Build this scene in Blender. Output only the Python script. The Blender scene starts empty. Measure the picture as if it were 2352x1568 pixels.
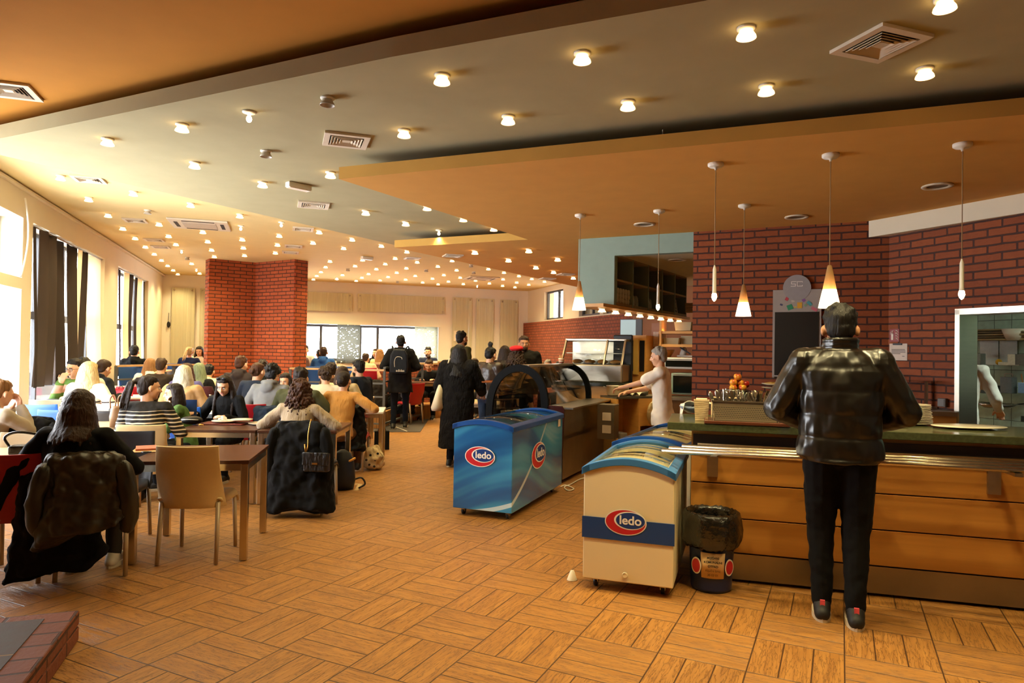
import bpy, bmesh, math, random
from mathutils import Vector, Matrix, Euler
random.seed(7)
SC = bpy.context.scene
COL = SC.collection
PI = math.pi
rad = math.radians
# ---------------------------------------------------------------- camera
CAMH = 1.53
FPX = 1550.0
PITCH, ROLL = rad(0.8), rad(0.9)
_up = Vector((math.sin(ROLL), math.cos(ROLL), -math.tan(PITCH))).normalized()
_fw = (Vector((0, 0, -1)) - _up * Vector((0, 0, -1)).dot(_up)).normalized()
_rt = _fw.cross(_up)
M3 = Matrix((_rt, _fw, _up))          # camera space -> world (x right, y ahead, z up)
cam_d = bpy.data.cameras.new('camera')
cam = bpy.data.objects.new('camera', cam_d); COL.objects.link(cam)
cam.matrix_world = Matrix.Translation((0, 0, CAMH)) @ M3.to_4x4()
cam_d.sensor_width = 36.0
cam_d.lens = FPX / 2352 * 36.0
cam_d.clip_start = 0.05; cam_d.clip_end = 200
SC.camera = cam
# ---------------------------------------------------------------- light and exposure
SC.view_settings.view_transform = 'Standard'
SC.view_settings.look = 'None'
SC.view_settings.gamma = 1
SC.view_settings.use_curve_mapping = False
SC.view_settings.exposure = 0.05
CY = SC.cycles
CY.max_bounces = 7; CY.diffuse_bounces = 4; CY.glossy_bounces = 3; CY.transmission_bounces = 4; CY.transparent_max_bounces = 10
CY.caustics_reflective = False; CY.caustics_refractive = False; CY.sample_clamp_indirect = 6.0
CY.use_adaptive_sampling = True; CY.adaptive_threshold = 0.08
W = bpy.data.worlds.new('World'); SC.world = W; W.use_nodes = True
_bg = W.node_tree.nodes['Background']
_bg.inputs[0].default_value = (0.93, 0.96, 1.0, 1); _bg.inputs[1].default_value = 17.0
LAMP_W = 22.0
LAMP_C = (1.0, 0.82, 0.40)

def ray(u, v):
    return (M3 @ Vector(((u - 1176) / FPX, -(v - 784) / FPX, -1.0)))
def at(u, v, z):                       # pixel -> point at height z
    d = ray(u, v); t = (z - CAMH) / d.z
    return Vector((d.x * t, d.y * t, z))
def atd(u, v, D):                      # pixel -> point at distance D ahead
    d = ray(u, v); t = D / d.y
    return Vector((d.x * t, D, CAMH + d.z * t))
RA = rad(19.0)                         # the hall's long axis points 19 degrees left of the view
RT = rad(-26.0)
def RF(x, y, z=0.0):
    return Vector((x * math.cos(RA) - y * math.sin(RA), x * math.sin(RA) + y * math.cos(RA), z))
def toR(p):
    return Vector((p.x * math.cos(RA) + p.y * math.sin(RA), -p.x * math.sin(RA) + p.y * math.cos(RA), p.z))

# ---------------------------------------------------------------- materials
_M = {}
def srgb(c):
    if isinstance(c, str):
        c = [int(c[i:i + 2], 16) / 255 for i in (0, 2, 4)]
    return tuple((x / 12.92 if x <= 0.04045 else ((x + 0.055) / 1.055) ** 2.4) for x in c[:3]) + (1,)
class NT:
    def __init__(s, m):
        s.t = m.node_tree; s.n = s.t.nodes; s.l = s.t.links
        s.b = s.n['Principled BSDF']
    def add(s, typ, **kw):
        nd = s.n.new(typ)
        for k, v in kw.items(): setattr(nd, k, v)
        return nd
    def link(s, a, b): s.l.new(a, b)
    def math(s, op, a, b=None, c=None):
        nd = s.n.new('ShaderNodeMath'); nd.operation = op
        for i, x in enumerate((a, b, c)):
            if x is None: continue
            if hasattr(x, 'links'): s.l.new(x, nd.inputs[i])
            else: nd.inputs[i].default_value = x
        return nd.outputs[0]
    def mix(s, f, a, b):
        nd = s.n.new('ShaderNodeMix'); nd.data_type = 'RGBA'
        for i, x in ((0, f), (6, a), (7, b)):
            if hasattr(x, 'links'): s.l.new(x, nd.inputs[i])
            else: nd.inputs[i].default_value = x
        return nd.outputs[2]
    def noise(s, vec, scale, detail=3, rough=.5):
        nd = s.n.new('ShaderNodeTexNoise'); nd.inputs['Scale'].default_value = scale
        nd.inputs['Detail'].default_value = detail; nd.inputs['Roughness'].default_value = rough
        if vec is not None: s.l.new(vec, nd.inputs['Vector'])
        return nd.outputs[0]
    def coord(s, which='Object', scale=None):
        o = s.n.new('ShaderNodeTexCoord').outputs[which]
        if scale:
            mp = s.n.new('ShaderNodeMapping'); s.l.new(o, mp.inputs[0]); mp.inputs[3].default_value = scale
            o = mp.outputs[0]
        return o
    def bump(s, h, strength=.3, dist=.01):
        nd = s.n.new('ShaderNodeBump'); nd.inputs['Strength'].default_value = strength
        nd.inputs['Distance'].default_value = dist; s.l.new(h, nd.inputs['Height'])
        s.l.new(nd.outputs[0], s.b.inputs['Normal'])
def mat(name, c, rough=.5, metal=0.0, var=.12, vs=8.0, bump=0.0, bs=60.0, bd=.004, stretch=None, spec=None, sheen=0, trans=0, ior=None, alpha=None):
    if name in _M: return _M[name]
    m = bpy.data.materials.new(name); m.use_nodes = True; _M[name] = m
    k = NT(m); b = k.b
    col = srgb(c)
    b.inputs['Base Color'].default_value = col
    b.inputs['Roughness'].default_value = rough
    b.inputs['Metallic'].default_value = metal
    if spec is not None: b.inputs['Specular IOR Level'].default_value = spec
    if sheen: b.inputs['Sheen Weight'].default_value = sheen; b.inputs['Sheen Roughness'].default_value = .4
    if trans: b.inputs['Transmission Weight'].default_value = trans
    if ior: b.inputs['IOR'].default_value = ior
    if alpha is not None: b.inputs['Alpha'].default_value = alpha
    co = k.coord('Object', stretch)
    if var:
        n = k.noise(co, vs, 4)
        d = tuple(x * (1 - var) for x in col[:3]) + (1,); l = tuple(min(1, x * (1 + var)) for x in col[:3]) + (1,)
        k.link(k.mix(n, d, l), b.inputs['Base Color'])
    if bump:
        k.bump(k.noise(co, bs, 4), bump, bd)
    return m
def emis(name, c, s):
    if name in _M: return _M[name]
    m = bpy.data.materials.new(name); m.use_nodes = True; _M[name] = m
    b = m.node_tree.nodes['Principled BSDF']
    b.inputs['Base Color'].default_value = srgb(c); b.inputs['Emission Color'].default_value = srgb(c); b.inputs['Emission Strength'].default_value = s
    return m
def glass(name, c=(1, 1, 1), a=.12, rough=.02):
    """thin clear sheet: mostly see-through with a glossy reflection"""
    if name in _M: return _M[name]
    m = bpy.data.materials.new(name); m.use_nodes = True; _M[name] = m
    t = m.node_tree; n = t.nodes; n.clear()
    o = n.new('ShaderNodeOutputMaterial'); mx = n.new('ShaderNodeMixShader'); tr = n.new('ShaderNodeBsdfTransparent'); gl = n.new('ShaderNodeBsdfGlossy')
    lw = n.new('ShaderNodeLayerWeight'); fr = n.new('ShaderNodeMath'); fr.operation = 'POWER'; fr.inputs[1].default_value = 5.0
    t.links.new(lw.outputs['Facing'], fr.inputs[0])
    ad = n.new('ShaderNodeMath'); ad.operation = 'ADD'; ad.inputs[1].default_value = a; ad.use_clamp = True
    tr.inputs[0].default_value = srgb(c); gl.inputs[1].default_value = rough
    t.links.new(fr.outputs[0], ad.inputs[0]); t.links.new(ad.outputs[0], mx.inputs[0])
    t.links.new(tr.outputs[0], mx.inputs[1]); t.links.new(gl.outputs[0], mx.inputs[2]); t.links.new(mx.outputs[0], o.inputs[0])
    return m
def frosted(name, c, mixf=.5):
    """frosted or fabric sheet that lets light through"""
    if name in _M: return _M[name]
    m = bpy.data.materials.new(name); m.use_nodes = True; _M[name] = m
    t = m.node_tree; n = t.nodes; n.clear()
    o = n.new('ShaderNodeOutputMaterial'); mx = n.new('ShaderNodeMixShader'); tr = n.new('ShaderNodeBsdfTranslucent'); df = n.new('ShaderNodeBsdfDiffuse')
    tr.inputs[0].default_value = srgb(c); df.inputs[0].default_value = srgb(c); mx.inputs[0].default_value = mixf
    t.links.new(df.outputs[0], mx.inputs[1]); t.links.new(tr.outputs[0], mx.inputs[2]); t.links.new(mx.outputs[0], o.inputs[0])
    return m
def brick(name, c1, c2, mortar, bw=.25, bh=.075, ms=.009, off=.5, scale=1.0, bumpd=.012):
    if name in _M: return _M[name]
    m = bpy.data.materials.new(name); m.use_nodes = True; _M[name] = m
    k = NT(m); co = k.coord('UV')
    nz = k.noise(co, 14, 3)
    ds = k.n.new('ShaderNodeVectorMath'); ds.operation = 'MULTIPLY_ADD'
    nn = k.n.new('ShaderNodeTexNoise'); nn.inputs['Scale'].default_value = 9; k.link(co, nn.inputs['Vector'])
    k.link(nn.outputs[1], ds.inputs[0]); ds.inputs[1].default_value = (.012, .012, 0); k.link(co, ds.inputs[2])
    b = k.add('ShaderNodeTexBrick'); k.link(ds.outputs[0], b.inputs['Vector'])
    b.offset = off
    b.inputs['Color1'].default_value = srgb(c1); b.inputs['Color2'].default_value = srgb(c2); b.inputs['Mortar'].default_value = srgb(mortar)
    b.inputs['Scale'].default_value = 1; b.inputs['Mortar Size'].default_value = ms; b.inputs['Mortar Smooth'].default_value = .25
    b.inputs['Brick Width'].default_value = bw; b.inputs['Row Height'].default_value = bh; b.inputs['Bias'].default_value = 0
    sh = k.mix(k.math('MULTIPLY', nz, .5), b.outputs[0], srgb((.33, .12, .06)))
    k.link(sh, k.b.inputs['Base Color']); k.b.inputs['Roughness'].default_value = .75
    h = k.math('ADD', k.math('MULTIPLY', k.math('SUBTRACT', 1.0, b.outputs[1]), 1.0), k.math('MULTIPLY', k.noise(co, 40, 4), .35))
    k.bump(h, .9, bumpd)
    return m
PARX = 1
def plank_floor(name):
    m = bpy.data.materials.new(name); m.use_nodes = True
    k = NT(m); co = k.coord('Object')
    mp = k.add('ShaderNodeMapping'); k.link(co, mp.inputs[0])
    T = .4286
    mp.inputs['Rotation'].default_value = (0, 0, -RT)
    q = Vector((-.40 + PARX * T, 2.60, 0))                       # a tile corner
    mp.inputs['Location'].default_value = (-q.x / T, -q.y / T, 0)
    mp.inputs['Scale'].default_value = (1 / T, 1 / T, 1)
    sep = k.add('ShaderNodeSeparateXYZ'); k.link(mp.outputs[0], sep.inputs[0])
    x, y = sep.outputs[0], sep.outputs[1]
    fx, fy = k.math('FLOOR', x), k.math('FLOOR', y)
    par = k.math('MODULO', k.math('ABSOLUTE', k.math('ADD', fx, fy)), 2)
    rx, ry = k.math('FRACT', x), k.math('FRACT', y)
    def sel(a, b):
        return k.math('ADD', k.math('MULTIPLY', a, k.math('SUBTRACT', 1, par)), k.math('MULTIPLY', b, par))
    perp = sel(ry, rx); along = sel(rx, ry)
    pi = k.math('FLOOR', k.math('MULTIPLY', perp, 3))
    pf = k.math('FRACT', k.math('MULTIPLY', perp, 3))
    e1 = k.math('MULTIPLY', k.math('MINIMUM', pf, k.math('SUBTRACT', 1, pf)), 1 / 3)
    e2 = k.math('MINIMUM', along, k.math('SUBTRACT', 1, along))
    e = k.math('MINIMUM', e1, e2)
    mr = k.add('ShaderNodeMapRange'); k.link(e, mr.inputs[0]); mr.inputs[1].default_value = .003; mr.inputs[2].default_value = .011
    plank = mr.outputs[0]
    cid = k.add('ShaderNodeCombineXYZ'); k.link(fx, cid.inputs[0]); k.link(fy, cid.inputs[1]); k.link(pi, cid.inputs[2])
    wn = k.add('ShaderNodeTexWhiteNoise'); k.link(cid.outputs[0], wn.inputs[0])
    g = k.add('ShaderNodeCombineXYZ')
    k.link(k.math('ADD', along, k.math('MULTIPLY', wn.outputs[0], 37.0)), g.inputs[0])
    k.link(k.math('MULTIPLY', perp, 9.0), g.inputs[1]); k.link(k.math('MULTIPLY', wn.outputs[0], 11.0), g.inputs[2])
    g1 = k.noise(g.outputs[0], 2.4, 6, .62)
    g2 = k.noise(g.outputs[0], 1.5, 3, .5)
    crack = k.add('ShaderNodeMapRange'); k.link(k.math('ABSOLUTE', k.math('SUBTRACT', g1, .5)), crack.inputs[0]); crack.inputs[1].default_value = 0; crack.inputs[2].default_value = .030
    c = k.mix(g2, srgb('78491F'), srgb('BF8844'))
    c = k.mix(k.math('MULTIPLY', wn.outputs[0], .35), c, srgb('A97338'))
    c = k.mix(k.math('MULTIPLY', k.math('SUBTRACT', 1, crack.outputs[0]), .7), c, srgb('4A2810'))
    c = k.mix(plank, srgb('3A2213'), c)
    k.link(c, k.b.inputs['Base Color'])
    rg = k.math('ADD', .30, k.math('MULTIPLY', g1, .25)); k.link(rg, k.b.inputs['Roughness'])
    h = k.math('ADD', plank, k.math('MULTIPLY', crack.outputs[0], .25))
    k.bump(h, .6, .004)
    return m
def hairmat(name, c, c2=None, k2=60):
    if name in _M: return _M[name]
    m = bpy.data.materials.new(name); m.use_nodes = True; _M[name] = m
    k = NT(m); co = k.coord('Object', (k2, k2, 4))
    n = k.noise(co, 1.0, 4, .6)
    a = srgb(c); b2 = srgb(c2) if c2 else tuple(min(1, x * 1.6 + .002) for x in a[:3]) + (1,)
    k.link(k.mix(n, tuple(x * .55 for x in a[:3]) + (1,), b2), k.b.inputs['Base Color'])
    k.b.inputs['Roughness'].default_value = .5; k.b.inputs['Specular IOR Level'].default_value = .25
    k.bump(n, .9, .012)
    return m
def striped(name, ca, cb, period, duty, zlo=-9, zhi=9, rough=.85):
    if name in _M: return _M[name]
    m = bpy.data.materials.new(name); m.use_nodes = True; _M[name] = m
    k = NT(m); co = k.coord('Object'); sep = k.add('ShaderNodeSeparateXYZ'); k.link(co, sep.inputs[0])
    z = k.math('ADD', sep.outputs[2], k.math('MULTIPLY', k.noise(co, 5, 2), .03))
    f = k.math('LESS_THAN', k.math('FRACT', k.math('DIVIDE', z, period)), duty)
    f = k.math('MULTIPLY', f, k.math('MULTIPLY', k.math('GREATER_THAN', z, zlo), k.math('LESS_THAN', z, zhi)))
    k.link(k.mix(f, srgb(ca), srgb(cb)), k.b.inputs['Base Color']); k.b.inputs['Roughness'].default_value = rough
    k.bump(k.noise(co, 14, 4), .5, .02)
    return m

ochre = mat('ochre_plaster', 'DBA65C', .9, var=.07, vs=5, bump=.25, bs=90, bd=.002, spec=.1)
cream_och = mat('pale_ochre_plaster', 'DDC892', .9, var=.05, vs=5, bump=.2, bs=90, bd=.002, spec=.1)
orange_pl = mat('orange_plaster', 'BE8236', .9, var=.08, vs=4, bump=.25, bs=90, bd=.002, spec=.1)
ochre_edge = mat('ochre_edge_plaster', 'C79A50', .9, var=.07, vs=5, bump=.25, bs=90, bd=.002, spec=.1)
green_pl = mat('grey_green_plaster', 'AEA684', .9, var=.09, vs=4, bump=.25, bs=90, bd=.002, spec=.1)
teal_pl = mat('pale_teal_plaster', '93A79A', .9, var=.08, vs=10, bump=.25, bs=90, bd=.002, spec=.1)
cream = mat('cream_paint', 'EEE8DA', .85, var=.04, vs=3, bump=.1, bs=80, spec=.2)
cream2 = mat('warm_cream_paint', 'E6DAC0', .8, var=.04, vs=3, spec=.2)
white_pl = mat('white_plastic', 'E8E2D6', .45, var=.03)
dark_gap = mat('dark_plaster', '3A2E20', .95, var=.1)
steel = mat('brushed_steel', 'B9B0A2', .28, 1.0, var=.1, vs=6, bump=.05, bs=200, stretch=(1, 1, 8))
steel_d = mat('worn_steel', '9A8F7E', .38, 1.0, var=.2, vs=5)
chrome = mat('chrome_tube', 'D2C4AA', .26, 1.0, var=.12, vs=12)
black_m = mat('black_metal', '16151A', .4, .3, var=.1)
grey_frame = mat('grey_window_frame', '4E5054', .5, var=.05)
oak = mat('counter_oak', 'B77A33', .42, var=.16, vs=2.5, bump=.1, bs=30, stretch=(.6, .6, 14))
oak_l = mat('light_oak', 'D39A4E', .45, var=.16, vs=3, bump=.1, bs=30, stretch=(2, 2, 9))
walnut = mat('dark_brown_laminate', '4A2C1E', .28, var=.2, vs=3, stretch=(14, 1, 1))
peach_top = mat('light_beech_laminate', 'D9B98E', .35, var=.08, vs=3, stretch=(10, 1, 1))
white_top = mat('white_laminate', 'E6DFD3', .35, var=.03)
granite = mat('green_granite', '45482F', .13, var=.55, vs=42, spec=.6)
BR_A = brick('column_brick', 'C05E2C', 'A84E22', '3B2416')
BR_B = brick('kitchen_wall_brick', 'A4531F', '92461A', '3A1E14')
BR_C = brick('partition_brick', 'A65532', '8E4527', '5A3222', bw=.14)
BR_T = brick('edging_brick', '8A4A30', '74402A', '3A2418', bw=.30, bh=.14)
tile_g = brick('green_wall_tile', 'B9D6C2', 'AFCFBA', '5E7468', bw=.2, bh=.2, ms=.004, off=0, bumpd=.002)
clear = glass('clear_glass')
pane = glass('window_glass', a=.0)
case_glass = glass('display_glass', (.95, .95, .93), a=.015)
floor_m = plank_floor('wood_look_floor_tile')
# ---------------------------------------------------------------- mesh building
class MB:
    def __init__(s): s.bm = bmesh.new(); s.mi = 0; s.smooth = True
    def _f(s, vs, sm=None):
        try: f = s.bm.faces.new(vs)
        except ValueError: return None
        f.material_index = s.mi; f.smooth = s.smooth if sm is None else sm
        return f
    def box(s, x0, x1, y0, y1, z0, z1, M=None):
        P = [Vector((x, y, z)) for z in (z0, z1) for y in (y0, y1) for x in (x0, x1)]
        if M: P = [M @ p for p in P]
        v = [s.bm.verts.new(p) for p in P]
        for q in ((0, 2, 3, 1), (4, 5, 7, 6), (0, 1, 5, 4), (2, 6, 7, 3), (0, 4, 6, 2), (1, 3, 7, 5)):
            s._f([v[i] for i in q], False)
        return s
    def cbox(s, c, d, M=None):
        return s.box(c[0] - d[0] / 2, c[0] + d[0] / 2, c[1] - d[1] / 2, c[1] + d[1] / 2, c[2] - d[2] / 2, c[2] + d[2] / 2, M)
    def rings(s, R, cap=True, close=True):
        V = [[s.bm.verts.new(p) for p in r] for r in R]
        n = len(V[0])
        for a, b in zip(V, V[1:]):
            for i in range(n if close else n - 1):
                j = (i + 1) % n
                s._f([a[i], a[j], b[j], b[i]])
        if cap and close:
            s._f(V[0][::-1], False); s._f(V[-1], False)
        return V
    def tube(s, pts, r, n=10, cap=True):
        pts = [Vector(p) for p in pts]; R = []
        if 4 <= len(pts) <= 9 and not isinstance(r, (list, tuple)):      # round the path off
            q = [pts[0] * 2 - pts[1]] + pts + [pts[-1] * 2 - pts[-2]]; o = []
            for i in range(1, len(q) - 2):
                for j in range(4):
                    t = j / 4; a, b_, c, d = q[i - 1:i + 3]
                    o.append(.5 * (2 * b_ + (c - a) * t + (2 * a - 5 * b_ + 4 * c - d) * t * t + (3 * b_ - a - 3 * c + d) * t ** 3))
            pts = o + [pts[-1]]
        rs = r if isinstance(r, (list, tuple)) else [r] * len(pts)
        up = None
        for i, p in enumerate(pts):
            d = (pts[min(i + 1, len(pts) - 1)] - pts[max(i - 1, 0)]).normalized()
            if up is None:
                up = Vector((0, 0, 1)) if abs(d.z) < .9 else Vector((0, 1, 0))
            x = d.cross(up).normalized(); y = x.cross(d); up = y
            R.append([p + (x * math.cos(2 * PI * k / n) + y * math.sin(2 * PI * k / n)) * rs[i] for k in range(n)])
        s.rings(R, cap); return s
    def bar(s, a, b, w, h):
        a, b = Vector(a), Vector(b); d = (b - a); L = d.length; d.normalize()
        x = d.cross(Vector((0, 0, 1))) if abs(d.z) < .95 else Vector((1, 0, 0)); x.normalize(); z = x.cross(d)
        R = [[p + x * sx * w / 2 + z * sz * h / 2 for sx, sz in ((-1, -1), (1, -1), (1, 1), (-1, 1))] for p in (a, b)]
        sm = s.smooth; s.smooth = False; s.rings(R); s.smooth = sm; return s
    def lathe(s, prof, n=24, c=(0, 0, 0), M=None, cap=False):
        R = []
        for r, z in prof:
            ring = [Vector((c[0] + r * math.cos(2 * PI * k / n), c[1] + r * math.sin(2 * PI * k / n), c[2] + z)) for k in range(n)]
            if M: ring = [M @ p for p in ring]
            R.append(ring)
        s.rings(R, cap); return s
    def ball(s, c, r, M=None, n=12, m=8):
        rx, ry, rz = (r, r, r) if not isinstance(r, (tuple, list)) else r
        c = Vector(c); R = []
        for i in range(m + 1):
            t = PI * i / m; t = max(.02, min(PI - .02, t))
            ring = []
            for k in range(n):
                p = Vector((rx * math.sin(t) * math.cos(2 * PI * k / n), ry * math.sin(t) * math.sin(2 * PI * k / n), -rz * math.cos(t)))
                if M: p = M @ p
                ring.append(c + p)
            R.append(ring)
        s.rings(R); return s
    def cap(s, a, b, ra, rb, n=12):
        a, b = Vector(a), Vector(b); d = b - a
        if d.length < 1e-5: return s.ball(a, max(ra, rb))
        dn = d.normalized()
        pts = []; rs = []
        for t in (75, 50, 25): pts.append(a - dn * ra * math.sin(rad(t))); rs.append(ra * math.cos(rad(t)))
        pts += [a, b]; rs += [ra, rb]
        for t in (25, 50, 75): pts.append(b + dn * rb * math.sin(rad(t))); rs.append(rb * math.cos(rad(t)))
        return s.tube(pts, rs, n)
    def loft(s, secs, n=16):
        """secs: (centre, xaxis*rx, yaxis*ry)"""
        R = [[c + ax * math.cos(2 * PI * k / n) + ay * math.sin(2 * PI * k / n) for k in range(n)] for c, ax, ay in secs]
        s.rings(R); return s
    def poly(s, pts, z0, z1):
        a = [s.bm.verts.new((p[0], p[1], z0)) for p in pts]; b = [s.bm.verts.new((p[0], p[1], z1)) for p in pts]
        n = len(pts)
        s._f(a[::-1], False); s._f(b, False)
        for i in range(n): s._f([a[i], a[(i + 1) % n], b[(i + 1) % n], b[i]], False)
        return s
    def prism(s, pts, fn):
        """pts: 2d outline; fn(p, side) -> 3d, side 0/1"""
        a = [s.bm.verts.new(fn(p, 0)) for p in pts]; b = [s.bm.verts.new(fn(p, 1)) for p in pts]; n = len(pts)
        s._f(a[::-1], False); s._f(b, False)
        for i in range(n): s._f([a[i], a[(i + 1) % n], b[(i + 1) % n], b[i]], False)
        return s
    def grid(s, fn, nu, nv):
        V = [[s.bm.verts.new(fn(i / nu, j / nv)) for i in range(nu + 1)] for j in range(nv + 1)]
        for j in range(nv):
            for i in range(nu): s._f([V[j][i], V[j][i + 1], V[j + 1][i + 1], V[j + 1][i]])
        return s
    def obj(s, name, m, parent=None, loc=None, rz=0.0, uv=False, mods=(), bevel=0):
        me = bpy.data.meshes.new(name)
        bmesh.ops.recalc_face_normals(s.bm, faces=s.bm.faces)
        if uv:
            L = s.bm.loops.layers.uv.new('UVMap')
            for f in s.bm.faces:
                nn = f.normal
                for lp in f.loops:
                    p = lp.vert.co
                    if abs(nn.z) > .8: lp[L].uv = (p.x, p.y)
                    elif abs(nn.x) > abs(nn.y): lp[L].uv = (p.y + .06, p.z)
                    else: lp[L].uv = (p.x, p.z)
        s.bm.to_mesh(me); s.bm.free()
        for x in (m if isinstance(m, (list, tuple)) else [m]): me.materials.append(x)
        o = bpy.data.objects.new(name, me); COL.objects.link(o)
        if loc is not None: o.location = loc
        o.rotation_euler = (0, 0, rz)
        if parent is not None: o.parent = parent
        if bevel:
            bv = o.modifiers.new('bevel', 'BEVEL'); bv.width = bevel; bv.segments = 2; bv.limit_method = 'ANGLE'
        for md in mods:
            x = o.modifiers.new(md[0], md[1])
            for kk, vv in md[2].items(): setattr(x, kk, vv)
        return o
def tag(o, label, cat, group=None, kind=None):
    if label: o['label'] = label
    if cat: o['category'] = cat
    if group: o['group'] = group
    if kind: o['kind'] = kind
    return o
def empty(name, loc, rz=0.0, label=None, cat=None, group=None, sc=1.0):
    o = bpy.data.objects.new(name, None); COL.objects.link(o); o.location = loc; o.rotation_euler = (0, 0, rz)
    o.empty_display_size = .1; o.scale = (sc, sc, sc)
    return tag(o, label, cat, group)
def dup(root, loc, rz=None, label=None, group=None):
    r = root.copy(); COL.objects.link(r); r.location = loc
    if rz is not None: r.rotation_euler = (0, 0, rz)
    if label: r['label'] = label
    if group: r['group'] = group
    for ch in list(root.children):
        c = ch.copy(); COL.objects.link(c); c.parent = r
        for g in list(ch.children):
            d = g.copy(); COL.objects.link(d); d.parent = c
    return r
def struct(o):
    o['kind'] = 'structure'; return o
def text(s, size, m, parent, name='lettering', bold=.0, ext=.001, M=None, xs=1.0, shear=0):
    c = bpy.data.curves.new('t', 'FONT'); c.body = s; c.size = size; c.align_x = 'CENTER'; c.align_y = 'CENTER'
    c.offset = bold; c.extrude = ext; c.shear = shear; c.space_line = 1.0
    t = bpy.data.objects.new('t', c); COL.objects.link(t)
    bpy.context.view_layer.update()
    me = bpy.data.meshes.new_from_object(t.evaluated_get(bpy.context.evaluated_depsgraph_get()))
    bpy.data.objects.remove(t); me.materials.clear(); me.materials.append(m)
    me.transform(Matrix.Diagonal((xs, 1, 1, 1)))
    if M is not None: me.transform(M)
    o = bpy.data.objects.new(name, me); COL.objects.link(o); o.parent = parent
    return o
# ================================================================ THE HALL
H1, H2, H3 = 3.35, 3.15, 2.95
XL, YB, XR = -3.05, 19.2, 7.1
def hitX(u, v, X):                     # pixel -> hall coordinates on the plane x = X of the hall
    d = toR(ray(u, v)); t = X / d.x; return Vector((X, d.y * t, CAMH + d.z * t))
def hitY(u, v, Y):
    d = toR(ray(u, v)); t = Y / d.y; return Vector((d.x * t, Y, CAMH + d.z * t))
def D26(x, y, z=0.0):                  # the kitchen's own axes, 26 degrees the other way
    return Vector((x * math.cos(RT) - y * math.sin(RT), x * math.sin(RT) + y * math.cos(RT), z))
def toD(p):
    return Vector((p.x * math.cos(RT) + p.y * math.sin(RT), -p.x * math.sin(RT) + p.y * math.cos(RT), p.z))
# floor and ceilings
b = MB(); b.poly([(p.x, p.y) for p in (RF(-3.25, -9), RF(18, -9), RF(18, 19.5), RF(-3.25, 19.5))], -.1, 0); struct(b.obj('floor', floor_m))
def isect(p, q, r, s):
    d1 = q - p; d2 = s - r; den = d1.x * d2.y - d1.y * d2.x
    t = ((r.x - p.x) * d2.y - (r.y - p.y) * d2.x) / den
    return p + d1 * t
_l0, _l1 = D26(-20, 3.25), D26(20, 3.25)
I1 = isect(RF(-3.25, -9), RF(-3.25, 19.5), _l0, _l1); I9 = isect(RF(-3.25, -9), RF(18, -9), _l0, _l1)
b = MB(); b.poly([(p.x, p.y) for p in (I1, I9, RF(18, -9), RF(18, 19.5), RF(-3.25, 19.5))], H1, H1 + .2); struct(b.obj('ceiling', cream_och))
b = MB(); b.poly([(p.x, p.y) for p in (I1, I9, RF(-3.25, -9))], H1, H1 + .2); struct(b.obj('ceiling.005', orange_pl))
def slab(name, pts, z0, z1, m_under, m_edge):
    b = MB(); b.poly([(p.x, p.y) for p in pts], z0, z1)
    b.bm.normal_update()
    for f in b.bm.faces:
        f.material_index = 0 if f.normal.z < -.5 else 1
    return struct(b.obj(name, [m_under, m_edge]))
n1 = D26(-3.9, 3.02); n2 = D26(9, 3.02)
f0 = at(0, 356, H2); f1 = at(905, 562, H2)
a0 = at(0, 318, H2); a1 = at(900, 130.5, H2)
def isect(p, q, r, s):
    d1 = q - p; d2 = s - r; den = d1.x * d2.y - d1.y * d2.x
    t = ((r.x - p.x) * d2.y - (r.y - p.y) * d2.x) / den
    return p + d1 * t
tipG = isect(f0, f1, a0, a1)
a2 = at(1540, 16, H2)
farG = f0 + (f1 - f0) * 1.75
slab('ceiling.001', [tipG, a1, a2, a2 + (a2 - a1) * 4, farG + Vector((9, 0, 0)), farG], H2, H2 + .11, green_pl, green_pl)
t1, nN, t2_, p3, nr = at(778, 411, H3), at(1213, 550, H3), at(906, 568, H3), at(1285, 650, H3), at(2352, 263, H3)
farO = t2_ + (p3 - t2_) * 1.45
slab('ceiling.002', [t1, nr, nr + (nr - t1) * 1.5, farO + Vector((10, -2, 0)), farO, t2_, nN], H3, H3 + .10, ochre, ochre_edge)
b = MB()
for u, v in ((1420, 324), (1534, 298)):
    p = at(u, v, 3.1); b.tube([p + Vector((0, .15, -.05)), p + Vector((0, .15, .25))], .008, 6)
struct(b.obj('trim_1', steel_d))       # hangers in the gap between the ceiling levels

# outer walls (hall axes)
def wallbox(name, x0, x1, y0, y1, z0, z1, m, uv=False):
    b = MB(); b.box(x0, x1, y0, y1, z0, z1); return struct(b.obj(name, m, rz=RA, uv=uv))
yA0 = hitX(50, 640, -2.85).y; yA1 = hitX(73, 640, -2.85).y
yB0 = hitX(240, 640, -2.85).y; yB1 = hitX(271, 640, -2.85).y
yC0 = hitX(341, 640, -2.85).y
yN = yA0 - 3.6
b = MB()
ZL = 2.99
b.box(-3.25, -2.85, -6, YB + .2, ZL, H1)                        # lintel
b.box(-3.25, -2.98, -6, YB + .2, 0, .42)                         # low wall under the sills
for y0, y1 in ((-6, yN), (yA0, yA1), (yB0, yB1), (yC0, YB + .2)):
    b.box(-3.25, -2.85, y0, y1, 0, ZL)
b.box(-2.87, -2.80, -6, YB, H1 - .05, H1 - .02)
struct(b.obj('wall_left', cream2, rz=RA))
wallbox('baseboard_left', -2.85, -2.83, -6, YB, 0, .09, grey_frame)
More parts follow.
